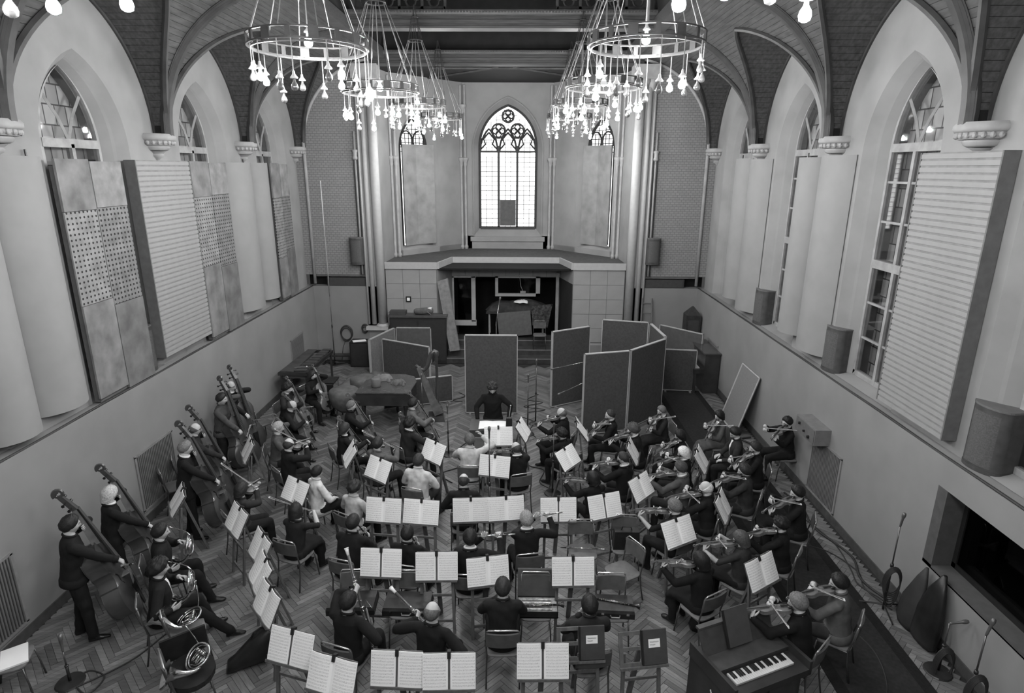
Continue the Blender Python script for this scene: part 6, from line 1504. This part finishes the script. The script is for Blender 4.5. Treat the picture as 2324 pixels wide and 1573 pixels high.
b = MB(); b.span((-.3, -.95, .70), (.3, .95, .795)); b.build('tray', M('tray_grey', .10, .8), x_)
m_ = empty('mallet', T(-5.3, 15.2, .93)); tag(m_, 'pale mallet lying across the xylophone bars', 'mallet'); b = MB(); b.tube([(-.15, 0, 0), (.15, .06, .01)], .006, 5); b.build('handle', bow_wood, m_); b = MB(); b.ball((.16, .062, .012), .02, 8, 6); b.build('mallet_head', M('ivory', .8), m_)
# percussion box table
t_ = empty('percussion_table', T(-4.55, 14.75, 0)); tag(t_, 'small black table behind the long-haired cellist', 'table')
b = MB(); b.span((-.33, -.25, .72), (.33, .25, .76)); b.build('top', black, t_)
for sx in (-1, 1):
    for sy in (-1, 1): b = MB(); b.tube([(sx * .3, sy * .22, .72), (sx * .32, sy * .24, 0)], .014, 6); b.build('leg', M('leg_brown', .10, .5), t_)
b = MB(); b.span((-.31, -.24, .12), (.31, -.22, .70)); b.build('front_cloth', black, t_)
# ---- black equipment box, coil on wall
e_ = empty('equipment_box', T(-4.50, 18.30, 0)); tag(e_, 'black equipment box with a white paper on top', 'equipment box')
b = MB(); b.box((0, 0, .40), (.58, .45, .80)); b.build('case', black, e_); b = MB(); b.box((0, -.23, .4), (.5, .01, .7)); b.build('front', M('box_front', .025, .6), e_)
o = MB().span((-.2, -.12, 0), (.2, .12, .004)).build('paper_sheet', paper, None, False, T(-4.52, 18.26, .803) @ rotz(.4)); tag(o, 'white sheet of paper on the black equipment box', 'paper')
for i, (x, z, r_, lb) in enumerate(((-5.05, .92, .24, 'large coil of cable hung on the end wall'), (-4.45, 1.08, .13, 'small coil of cable hung above the equipment box'))):
    b = MB()
    for k_ in range(4): b.tube([(x + (r_ - .012 * k_) * math.cos(t) * .8, YF - .06 - .01 * k_, z + (r_ - .008 * k_) * math.sin(t) - .05 * (k_ == 3)) for t in np.linspace(0, 2 * PI, 26)[:-1]], .016, 6, cyc=True)
    b.tube([(x - .05, YF - .06, z - r_), (x - .15, YF - .08, z - .5), (x - .2, YF - .1, .02)], .008, 5) if i == 0 else None
    tag(b.build('cable_coil', M('cable', .03), None, True), lb, 'cable')
be = empty('low_bench', T(-4.95, 18.35, 0)); tag(be, 'low dark bench under the cable coil', 'bench'); b = MB(); b.span((-.8, -.12, .28), (.2, .12, .33)); b.build('seat', wood_pol, be)
for x in (-.75, .12): b = MB(); b.span((x - .02, -.1, 0), (x + .02, .1, .28)); b.build('leg', wood_pol, be)
# ---- dark cabinet, box, bag, leaning board
c_ = empty('dark_cabinet', T(-2.72, 18.72, 0)); tag(c_, 'low dark cabinet in front of the booth wall', 'cabinet')
b = MB(); b.span((-.88, -.2, 0), (.88, .2, 1.5)); b.build('body', M('cabinet_black', .022, .5), c_); b = MB(); b.span((-.92, -.23, 1.5), (.92, .22, 1.56)); b.build('top', M('cabinet_top', .07, .5), c_)
for x in (-.44, .44): b = MB(); b.span((x - .41, -.215, .1), (x + .41, -.2, 1.42)); b.build('door', M('cabinet_door', .028, .5), c_)
o = MB().box((0, 0, .06), (.5, .3, .12)).build('flat_box', M('flat_box', .05, .6), None, False, T(-3.35, 18.70, 1.561)); tag(o, 'flat dark box on the cabinet top', 'box')
b_ = empty('travel_bag', T(-2.55, 18.70, 1.561)); tag(b_, 'bulging dark bag with papers on the cabinet top', 'bag')
b = MB(); b.rings([ell(V(x, 0, .11 + .02 * math.sin(x * 9)), V(0, 1, 0), V(0, 0, 1), w_, w_ * .95, 12) for x, w_ in ((-.3, .05), (-.25, .10), (-.05, .115), (.15, .11), (.27, .09), (.3, .04))]); auto_smooth(b.build('bag_body', cover_cloth, b_), 60); b = MB(); b.box((.2, -.02, .20), (.12, .1, .05)); b.build('papers', paper, b_); b = MB(); b.tube([(.12, -.12, .12), (.2, -.13, .06), (.25, -.12, .02)], .012, 5); b.build('strap', canvas, b_)
lb_ = empty('leaning_board'); tag(lb_, 'long pale board leaning beside the booth opening', 'board')
b = MB(); q = [(-1.75, 18.62, .38), (-1.45, 18.75, .38), (-1.82, 19.0, 2.66), (-2.12, 18.86, 2.58)]; b.rings([q, [(x + .02, y + .05, z) for x, y, z in q]]); b.build('board', M('raw_board', .17, .85, .2), lb_)
o_ = empty('thermostat', T(-3.05, 18.93, 2.0)); tag(o_, 'small square dial with dark rim on the booth tiles', 'dial'); b = MB(); b.box((0, 0, 0), (.16, .05, .17)); b.build('rim', black, o_); b = MB(); b.box((0, -.028, 0), (.09, .01, .10)); b.build('face', paper, o_)
# ---- things inside the booth recess
d_ = empty('draped_table', T(.35, 19.98, .54)); tag(d_, 'table heaped with dark covers inside the booth opening', 'table')
b = MB(); b.span((-1.0, -.2, .80), (1.0, .45, .86)); b.build('top', wood_pol, d_)
for x in (-.9, .9):
    for y in (-.12, .38): b = MB(); b.tube([(x, y, .8), (x, y, 0)], .025, 6); b.build('leg', M('pale_leg', .3, .6), d_)
b = MB(); heap(b, (-1.0, 1.05, -.2, .5), .38, random.Random(4), None); b.build('cover', M('dark_cover', .035, .95, .4, 6, .3), d_, True, T(0, 0, .86))
b = MB(); heap(b, (-.05, .35, -.2, .05), .07, random.Random(9)); b.build('white_cloth', paper, d_, True, T(0, 0, 1.17))
o = MB().span((-.55, -.02, -.42), (.55, .02, .42)).build('grey_screen_board', M('panel_grey', .12, .85), None, False, T(.30, 19.60, 1.05) @ Matrix.Rotation(.12, 4, 'X') @ Matrix.Rotation(-.09, 4, 'Y')); tag(o, 'grey panel leaning against the draped table', 'panel')
b = MB(); q = [(.86, 19.70, 1.62), (1.55, 19.75, 1.70), (1.40, 19.78, .88), (.88, 19.68, .98)]; b.rings([q, [(x, y + .03, z) for x, y, z in q]]); o = b.build('patterned_cloth', M('pattern_cloth', .05, .9, .8, 14), None); tag(o, 'dark patterned cloth hanging beside the grey panel', 'cloth')
sc_ = put_chair(1.12, 19.15, PI, 'pale-seated chair standing on the stage steps', z=.365)
# ---- microphones
def mic_stand(x, y, h, label, boom=None, base='round', mic=True, tip=None, coil=False):
    r = empty('microphone_stand', T(x, y, 0)); tag(r, label, 'microphone stand', 'microphone stands')
    b = MB()
    if base == 'round': b.lathe([(.001, .03), (.05, .03), (.15, .018), (.16, .006), (.16, 0), (.001, 0)], 18)
    else:
        for a in range(3): b.tube([(0, 0, .10), (.30 * math.cos(a * 2.1 + .4), .30 * math.sin(a * 2.1 + .4), .012)], .012, 6)
    b.build('base', black_metal, r)
    hh = h if boom is None else h - .02
    b = MB(); b.tube([(0, 0, .02), (0, 0, hh * .55)], .017, 8); b.build('lower_tube', black_metal, r, True)
    b = MB(); b.tube([(0, 0, hh * .5), (0, 0, hh)], .010, 8); b.build('upper_tube', M('stand_tube', .12, .3, metal=.6), r, True)
    b = MB(); b.lathe([(.022, hh * .53), (.024, hh * .55), (.02, hh * .57)], 8); b.build('collar', black_metal, r, True)
    tp = V(0, 0, hh)
    if boom:
        e = V(*boom); b = MB(); b.tube([tuple(tp - e * .25), tuple(tp + e)], .008, 6); b.build('boom', chrome, r, True); tp = tp + e; dr = e.normalized()
    else: dr = V(*(tip or (0, 0, 1))).normalized()
    if mic:
        Mx = frame(tp, dr) @ Matrix.Rotation(-PI / 2, 4, 'X')
        b = MB(); b.lathe([(.011, 0), (.014, .02), (.016, .13), (.024, .15), (.027, .18), (.020, .21), (.001, .22)], 10, mat=Mx); b.build('microphone', M('mic_body', .12, .35, .2, metal=.4), r, True)
    if coil:
        b = MB()
        for k_ in range(7): b.tube([(.02 + .13 * math.cos(t) * (1 - .04 * k_), -.03 - .006 * k_, hh * .55 - .22 - .02 * k_ + (.21 + .012 * k_) * math.sin(t)) for t in np.linspace(0, 2 * PI, 22)[:-1]], .008, 5, cyc=True)
        b.build('cable_coil', M('cable', .03), r, True)
    return r
mic_stand(-5.35, 18.3, 2.3, 'very tall thin microphone pole in the left corner', base='tripod', mic=False)
b = MB(); b.tube([(0, 0, 2.2), (0, 0, 4.0)], .016, 6); b.build('extension', M('pole_mid', .25, .5), bpy.data.objects['microphone_stand'], True); b = MB(); b.tube([(0, 0, 3.95), (-.0, 0, 5.62)], .009, 6); b.build('extension', M('pole_white', .75, .5), bpy.data.objects['microphone_stand'], True)
mic_stand(-.12, 14.95, 2.3, 'microphone stand rising above the central screen with bright boom', boom=(.07, .0, .42))
mic_stand(.88, 13.81, 1.45, 'heavy round-based microphone stand beside the podium')
mic_stand(.68, 13.2, 1.28, 'slim microphone stand with cable beside the podium', coil=False)
mic_stand(0.0, 9.05, 1.8, 'black microphone stand in the centre rising past the music sheets')
mic_stand(1.13, 10.49, 1.25, 'round-based microphone stand between the first desks of violins')
mic_stand(2.5, 14.35, 1.55, 'hidden microphone stand whose bright boom sticks out from the screen', boom=(-1.05, -.1, -.22))
mic_stand(2.35, 14.1, 1.15, 'second boom microphone poking out lower beside the screen', boom=(-.75, -.15, -.32))
mic_stand(5.66, 7.35, 1.35, 'tall microphone stand with coiled cable against the right dado', tip=(.12, 0, 1), base='tripod', coil=True)
mic_stand(5.72, 6.25, .72, 'short bent-neck microphone stand with coiled cable on a round base', tip=(1, -.1, .25), coil=True)
mic_stand(5.62, 5.62, 1.1, 'microphone stand with coiled cable in the lower right corner', tip=(.3, .1, 1), coil=True)
mic_stand(3.28, 6.85, .36, 'knee-high microphone stand beside the keyboard', tip=(.1, -1, .3), base='tripod')
mic_stand(-4.92, 5.88, .45, 'short floor microphone stand at the lower left', tip=(-.2, .3, 1))
mic_stand(-1.05, 12.1, .95, 'slim microphone stand beside the cellos near the podium')
mic_stand(-1.75, 13.1, 1.3, 'thin microphone stand in front of the harp')
# cloak bag leaning on the right dado
b_ = empty('garment_bag', T(5.87, 6.75, 0)); tag(b_, 'dark pointed garment bag leaning against the right dado', 'bag')
b = MB(); b.rings([ell(V(dx, 0, z), V(0, 1, 0), V(1, 0, 0), w_, d_, 14) for dx, z, w_, d_ in ((-.06, .02, .20, .06), (-.05, .1, .27, .09), (-.02, .45, .24, .085), (.03, .8, .13, .06), (.07, 1.02, .03, .025))]); b.build('bag_body', leather, b_, True)
b = MB(); b.rings([ell(V(dx - .02, .30, z), V(0, 1, 0), V(1, 0, 0), w_, d_, 14) for dx, z, w_, d_ in ((-.06, .02, .16, .06), (-.05, .1, .22, .08), (-.02, .4, .2, .08), (.04, .75, .09, .05), (.07, .92, .02, .02))]); b.build('second_bag', M('bag_dark', .03, .6), b_, True)
# ---- podium and desk
po = empty('podium', T(-.1, 12.45, 0)); tag(po, 'low dark podium carrying the desk', 'podium'); b = MB(); b.span((-.6, -.45, 0), (.6, .45, .02)); b.build('deck', M('podium_deck', .06, .7), po)
dk = empty('conductor_desk', T(-.08, 11.45, 0)); tag(dk, 'wooden desk with open full score before the podium', 'desk')
b = MB(); b.box((0, 0, .98), (.86, .55, .03), mat=None); b.build('top', M('desk_top', .07, .4), dk); b = MB(); b.span((-.42, -.26, .84), (.42, -.23, .97)); b.build('front_board', M('desk_top', .07), dk)
for sx in (-1, 1):
    for sy in (-1, 1): b = MB(); b.tube([(sx * .38, sy * .22, .96), (sx * .40, sy * .25, 0)], .018, 6); b.build('leg', black_metal, dk)
fs = empty('full_score', T(-.06, 11.42, .996)); tag(fs, 'large white full score lying open on the desk', 'score')
for sx in (-1, 1):
    b = MB(); b.rings([[(sx * x, y, .004 + .012 * math.sin(x / .27 * PI)) for x in np.linspace(0, .27, 6)] for y in (-.2, .2)], closed=False); b.build('page', paper, fs)
o = MB().span((-.06, -.04, 0), (.06, .04, .22)).build('talkback_box', M('talkback', .02, .5), None, False, T(.28, 11.30, .996)); tag(o, 'small black talkback box on the corner of the desk', 'intercom')
bt = empty('antenna', T(.28, 11.33, 1.217)); tag(bt, 'white baton standing upright behind the talkback box', 'antenna'); b = MB(); b.tube([(0, 0, 0), (.03, 0, .24)], [.004, .003], 5); b.build('stick', M('ivory', .8), bt); b = MB(); b.ball((.03, 0, .25), .012, 6, 5); b.build('bulb', M('ivory', .8), bt)  # white ball-tipped antenna of the talkback box
# ---- upright piano, tall case, ladder, leaning boards on the right
u_ = empty('upright_piano', T(5.66, 16.75, 0)); tag(u_, 'dark upright piano against the right dado', 'piano')
b = MB(); b.span((-.1, -.72, 0), (.3, .72, 1.12)); b.build('case', wood_pol, u_); b = MB(); b.span((-.38, -.72, .58), (-.1, .72, .70)); b.build('key_bed', wood_pol, u_); b = MB(); b.span((-.14, -.74, 1.12), (.32, .74, 1.16)); b.build('lid', M('piano_lid', .06), u_)
for y in (-.66, .66): b = MB(); b.span((-.36, y - .04, 0), (-.3, y + .04, .58)); b.build('leg', wood_pol, u_)
b = MB(); b.span((-.36, -.62, .70), (-.2, .62, .715)); b.build('keys', M('key_ivory', .5, .4), u_)
t_ = empty('tall_case', T(5.72, 18.2, 0)); tag(t_, 'tall pointed dark case leaning in the right corner', 'case')
b = MB(); b.rings([[(-.22, -.2, z0) if k_ == 0 else (.22, -.2, z0) if k_ == 1 else (.22, .2, z0) if k_ == 2 else (-.22, .2, z0) for k_ in range(4)] for z0 in (0, 1.75)]); b.rings([[(-.22, -.2, 1.75), (.22, -.2, 1.75), (.22, .2, 1.75), (-.22, .2, 1.75)], [(-.02, -.02, 2.0), (.02, -.02, 2.0), (.02, .02, 2.0), (-.02, .02, 2.0)]]); b.build('case_body', M('case_dark', .03, .6, .3), t_); b = MB(); b.span((-.16, -.215, .2), (.16, -.2, 1.6)); b.build('door', M('case_door', .045, .6), t_)
l_ = empty('step_ladder', T(4.43, 18.5, 0)); tag(l_, 'wooden ladder leaning on the end wall behind the screens', 'ladder')
for sx in (-1, 1): b = MB(); b.tube([(sx * .20, -.15, 0), (sx * .15, .24, 2.12)], .028, 6); b.build('rail', M('ladder_wood', .12, .7), l_)
for i in range(7): b = MB(); t = (i + .5) / 7; b.tube([(-.2 + .05 * t, -.15 + .39 * t, 2.12 * t), (.2 - .05 * t, -.15 + .39 * t, 2.12 * t)], .016, 6); b.build('rung', M('ladder_wood', .12), l_)
for i, (y0, y1, lb) in enumerate(((13.25, 14.35, 'ribbed board leaning on the right dado'),)):
    r = empty('leaning_grille', T(0, 0, 0)); tag(r, lb, 'board')
    q = [(5.55, y0, .02), (5.55, y1, .02), (5.95, y1, 1.42), (5.95, y0, 1.42)]
    b = MB(); b.rings([q, [(x + .03, y, z) for x, y, z in q]]); b.build('face', M('grille_face', .17, .8, .25, 30, stretch=(1, 8, 1)), r)
    for a, c in ((0, 1), (1, 2), (2, 3), (3, 0)): b = MB(); b.tube([q[a], q[c]], .02, 4); b.build('rim', M('rim_pale', .32, .7), r)
# ---- keyboard instrument in the foreground
k_ = empty('celesta', T(3.12, 5.62, 0) @ rotz(.40)); tag(k_, 'small dark keyboard instrument with open lid at the lower right', 'celesta')
dkw = M('celesta_wood', .028, .45, .25, 4); lighter = M('celesta_panel', .045, .5, .2)
b = MB(); b.span((-.52, -.22, 0), (.52, .42, .62)); b.build('body', dkw, k_)
b = MB(); b.span((-.52, -.32, .62), (.52, .42, .70)); b.build('key_bed', dkw, k_)
for sx in (-1, 1):
    b = MB(); b.span((sx * .52 - .02, -.32, .62), (sx * .52 + .02, .42, .80)); b.build('cheek', dkw, k_)
b = MB(); b.span((-.5, -.02, .70), (.5, .2, .76)); b.build('name_board', lighter, k_)
b = MB(); b.rings([[(-.5, .2, .74), (.5, .2, .74), (.5, .22, .74), (-.5, .22, .74)], [(-.5, .36, 1.02), (.5, .36, 1.02), (.5, .38, 1.02), (-.5, .38, 1.02)]]); b.build('back_panel', lighter, k_)
b = MB(); b.span((-.5, .34, 1.0), (.5, .40, 1.03)); b.build('panel_rail', M('celesta_rail', .07, .4), k_)
ivk = M('key_ivory', .62, .35, .05)
nw = 29
for i in range(nw):
    x = -.40 + .80 * i / nw; b = MB(); b.span((x + .0008, -.20, .70), (x + .80 / nw - .0008, -.04, .722)); b.build('white_key', ivk, k_)
for i in range(nw - 1):
    if i % 7 in (0, 1, 3, 4, 5): x = -.40 + .80 * (i + 1) / nw; b = MB(); b.span((x - .008, -.135, .722), (x + .008, -.04, .735)); b.build('black_key', ebony, k_)
fo = empty('music_folder', T(3.12, 5.62, 0) @ rotz(.40) @ T(-.03, .20, .78) @ Matrix.Rotation(-.42, 4, 'X')); tag(fo, 'large closed folder propped on the celesta', 'folder')
b = MB(); b.span((-.14, -.025, 0), (.18, -.008, .42)); b.build('cover', M('folder_grey', .055, .7), fo); b = MB(); b.span((-.165, -.025, 0), (-.14, -.008, .42)); b.build('spine', black, fo)
b = MB(); b.tube([(-.545, -.18, .5), (-.56, -.14, .47), (-.56, -.02, .47), (-.545, .02, .5)], .01, 6); b.build('handle', M('handle_grey', .35, .4, metal=.5), k_)
b = MB()
for x in (-.25, .25): b.span((x - .2, -.235, .06), (x + .2, -.22, .56))
b.build('front_panels', lighter, k_)
# ---- empty chairs and things lying on them
put_chair(1.45, 8.0, PI + .05, 'empty chair below the resting flute')
put_chair(2.12, 8.15, PI - .05, 'chair carrying a black briefcase')
put_chair(1.98, 7.55, 2.1, 'empty chair turned sideways on the bare parquet')
put_chair(1.72, 6.72, PI, 'chair carrying a closed clarinet case')
put_chair(.72, 6.72, PI, 'chair carrying the open instrument case')
put_chair(-3.66, 6.30, -.95, 'chair carrying a resting French horn')
put_chair(-3.22, 5.55, -.9, 'chair carrying the open horn case')
put_chair(-5.72, 9.85, -.9, 'empty chair against the left dado, first', 'spare chairs'); put_chair(-5.75, 10.35, -1.1, 'empty chair against the left dado, second', 'spare chairs'); put_chair(-5.35, 12.7, -.6, 'spare chair behind the basses, near the back', 'spare chairs')
put_chair(-1.68, 6.72, PI + .05, 'chair carrying a flat bassoon case near the upright bassoon'); put_chair(-.98, 6.72, PI, 'chair carrying a flat bassoon case by the bald player')
put_chair(-5.45, 5.75, -1.2, 'chair with papers at the lower left corner')
f_ = inst('flute'); f_.matrix_world = T(1.12, 8.02, .50) @ rotz(-PI / 2 - .05); tag(f_, 'bright flute lying across an empty chair', 'flute')
cl = inst('clarinet'); cl.matrix_world = T(.42, 6.62, .585) @ rotz(-PI / 2 + .05); tag(cl, 'clarinet lying across the open case', 'clarinet')
cl = inst('clarinet'); cl.matrix_world = T(1.42, 6.80, .585) @ rotz(-PI / 2 - .25); tag(cl, 'clarinet lying across the closed case', 'clarinet')
oc = empty('instrument_case', T(.74, 6.70, .456)); tag(oc, 'open instrument case with pale lining on a chair', 'instrument case')
b = MB()
for q0, q1 in (((-.26, -.15, 0), (.26, .15, .012)), ((-.26, -.15, 0), (-.25, .15, .10)), ((.25, -.15, 0), (.26, .15, .10)), ((-.26, -.15, 0), (.26, -.14, .10)), ((-.26, .14, 0), (.26, .15, .10))): b.span(q0, q1)
b.build('tray', leather, oc); b = MB(); b.span((-.25, -.14, .05), (.25, .14, .085)); b.build('lining', M('case_lining', .32, .9, .5, 18), oc)
b = MB()
for i in range(4): b.tube([(-.2, -.1 + .06 * i, .095), (.18, -.1 + .06 * i, .095)], .014, 8)
b.build('stored_joints', M('joint_metal', .35, .3, .6, 30, metal=.5), oc)
b = MB(); b.rings([[(-.26, .15, .10), (.26, .15, .10), (.26, .17, .10), (-.26, .17, .10)], [(-.26, .30, .40), (.26, .30, .40), (.26, .33, .40), (-.26, .33, .40)]]); b.build('lid', M('case_lid', .055, .8), oc)
def flat_case(x, y, z, rz, w_, d_, hh, lb):
    r = empty('instrument_case', T(x, y, z) @ rotz(rz)); tag(r, lb, 'instrument case')
    b = MB(); b.box((0, 0, hh * .3), (w_, d_, hh * .6)); b.build('shell', leather, r); b = MB(); b.box((0, 0, hh * .8), (w_, d_, hh * .4), taper=.96); b.build('lid', M('case_lid_b', .035, .5, .3), r); b = MB(); b.tube([(-.06, -d_ / 2, hh * .4), (-.05, -d_ / 2 - .035, hh * .4), (.05, -d_ / 2 - .035, hh * .4), (.06, -d_ / 2, hh * .4)], .008, 5); b.build('handle', M('handle_grey', .35, .4, metal=.5), r)
    for sx in (-1, 1): b = MB(); b.box((sx * w_ * .32, -d_ / 2 - .004, hh * .6), (.035, .01, .03)); b.build('latch', chrome, r)
flat_case(1.74, 6.72, .456, -.05, .5, .32, .12, 'closed dark clarinet case on a chair')
flat_case(-1.68, 6.72, .456, .05, .62, .34, .12, 'flat dark bassoon case on a chair beside the upright bassoon'); flat_case(-.95, 6.72, .456, 0, .62, .34, .12, 'flat dark bassoon case on a chair beside the bald bassoonist')
bc = empty('briefcase', T(2.12, 8.12, .456)); tag(bc, 'black briefcase with bright clasp standing on a chair', 'briefcase'); b = MB(); b.box((0, 0, .15), (.40, .16, .30), taper=.92); b.build('body', leather, bc); b = MB(); b.box((0, -.075, .2), (.04, .02, .05)); b.build('clasp', chrome, bc); b = MB(); b.tube([(-.08, 0, .29), (-.06, 0, .35), (.06, 0, .35), (.08, 0, .29)], .01, 6); b.build('handle', leather, bc)
hn = inst('horn'); hn.matrix_world = T(-3.62, 6.32, .60) @ rotz(-1.2) @ Matrix.Rotation(-1.25, 4, 'X'); tag(hn, 'silver French horn resting on an empty chair', 'french horn')
hn = inst('horn'); hn.matrix_world = T(-3.15, 5.62, .66) @ rotz(-.6) @ Matrix.Rotation(-1.0, 4, 'X'); tag(hn, 'French horn lying bell-up in its open case', 'french horn')
hc = empty('horn_case', T(-3.2, 5.55, .456) @ rotz(-.9)); tag(hc, 'open black horn case on a chair at the lower left', 'instrument case')
b = MB(); b.rings([ell(V(0, 0, z), V(1, 0, 0), V(0, 1, 0), w_, w_ * .85, 18) for z, w_ in ((0, .26), (.03, .29), (.09, .29))]); b.build('shell', leather, hc, False); b = MB(); b.rings([ell(V(-.22 - z * .3, 0, .1 + z), V(.3, 0, .95), V(0, 1, 0), w_, w_, 18) for z, w_ in ((0, .04), (.01, .26))]) if False else b.box((-.3, 0, .22), (.03, .48, .3)); b.build('lid', leather, hc)
lc = empty('horn_case', T(-2.78, 6.22, 0) @ rotz(.5)); tag(lc, 'black leather horn case standing on the floor beside the stands', 'instrument case')
b = MB(); b.rings([ell(V(x, 0, z), V(0, 1, 0), V(.25, 0, .97), a_, c_, 16) for x, z, a_, c_ in ((-.34, .10, .07, .09), (-.26, .12, .09, .11), (-.1, .2, .12, .19), (.1, .27, .14, .26), (.2, .27, .13, .25), (.25, .27, .09, .18))]); b.build('shell', leather, lc, True); b = MB(); b.tube([(-.05, -.02, .40), (0, -.02, .48), (.08, -.02, .52), (.12, -.02, .50)], .012, 6); b.build('handle', leather, lc)
hb = empty('handbag', T(2.98, 6.92, 0)); tag(hb, 'crumpled black bag hanging under the violinist\'s chair', 'bag'); b = MB(); b.rings([ell(V(0, 0, z), V(1, 0, 0), V(0, 1, 0), w_, d_, 12) for z, w_, d_ in ((.005, .16, .08), (.1, .19, .10), (.22, .15, .08), (.30, .06, .03))]); b.build('bag_body', leather, hb, True); b = MB(); b.tube([(-.08, 0, .27), (-.04, 0, .38), (.04, 0, .38), (.08, 0, .27)], .01, 6); b.build('strap', leather, hb)
o = MB().span((-.18, -.13, 0), (.18, .13, .02)).build('paper_pad', paper, None, False, T(-5.42, 5.78, .457) @ rotz(-.9)); tag(o, 'pale pad of papers on the chair at the lower left', 'papers')
# ---- cables on the floor
rc = random.Random(3)
def cable(pts, lb, r_=.010):
    P_ = [Vector((x, y, r_ + .002)) for x, y in pts]; out = []
    for i in range(len(P_) - 1):
        p0, p1, p2, p3 = P_[max(i - 1, 0)], P_[i], P_[i + 1], P_[min(i + 2, len(P_) - 1)]
        for t in np.linspace(0, 1, 8)[:-1]: out.append(.5 * ((2 * p1) + (p2 - p0) * t + (2 * p0 - 5 * p1 + 4 * p2 - p3) * t * t + (3 * p1 - p0 - 3 * p2 + p3) * t ** 3))
    b = MB(); b.tube([tuple(p) for p in out], r_, 5); tag(b.build('floor_cable', M('cable', .03), None, True), lb, 'cable')
cable([(5.6, 10.6), (5.7, 10.0), (5.62, 9.4), (5.85, 8.6), (5.7, 8.0), (5.85, 7.5)], 'thick cable running along the right baseboard', .018)
cable([(5.55, 9.8), (5.75, 9.0), (5.68, 8.3), (5.6, 7.9), (5.75, 7.6), (5.82, 7.4)], 'thin cable looping beside the carpet runner')
cable([(5.2, 8.9), (5.55, 8.7), (5.75, 8.2), (5.65, 7.8), (5.8, 7.3)], 'thin cable crossing the runner border')
cable([(4.9, 7.2), (5.1, 6.6), (4.95, 6.0), (4.6, 5.6), (4.3, 5.4)], 'thin cable curving over the dark runner')
cable([(1.0, 15.8), (.7, 15.4), (1.1, 15.2), (.6, 14.9), (1.15, 14.7), (.65, 14.5)], 'tangle of cable beside the central screen')
cable([(-1.2, 15.9), (-1.0, 15.6), (-1.3, 15.3), (-1.0, 15.2)], 'cable tangle between harp and central screen')
cable([(.55, 14.2), (.85, 13.9), (.75, 13.4), (1.0, 12.8), (1.6, 12.6)], 'cable running from the round-based microphone stand')
cable([(-.6, 12.9), (-.9, 12.2), (-.7, 11.6), (-1.1, 11.2), (-.8, 10.8)], 'cable snaking between podium and cellos')
cable([(.5, 12.0), (.7, 11.6), (1.0, 11.4), (.9, 10.9), (1.15, 10.6)], 'cable snaking between podium and violins')
cable([(-4.9, 5.7), (-4.4, 6.2), (-4.2, 6.7), (-4.0, 7.0), (-3.9, 7.4)], 'thin cable on the parquet below the horns')
cable([(-4.92, 5.9), (-4.6, 5.7), (-4.55, 5.95), (-4.8, 6.05), (-4.92, 5.88)], 'loop of cable at the short floor stand')
cable([(5.85, 13.1), (5.6, 13.0), (5.75, 12.7), (5.55, 12.4), (5.8, 12.2)], 'black cable looping under the leaning board', .022)
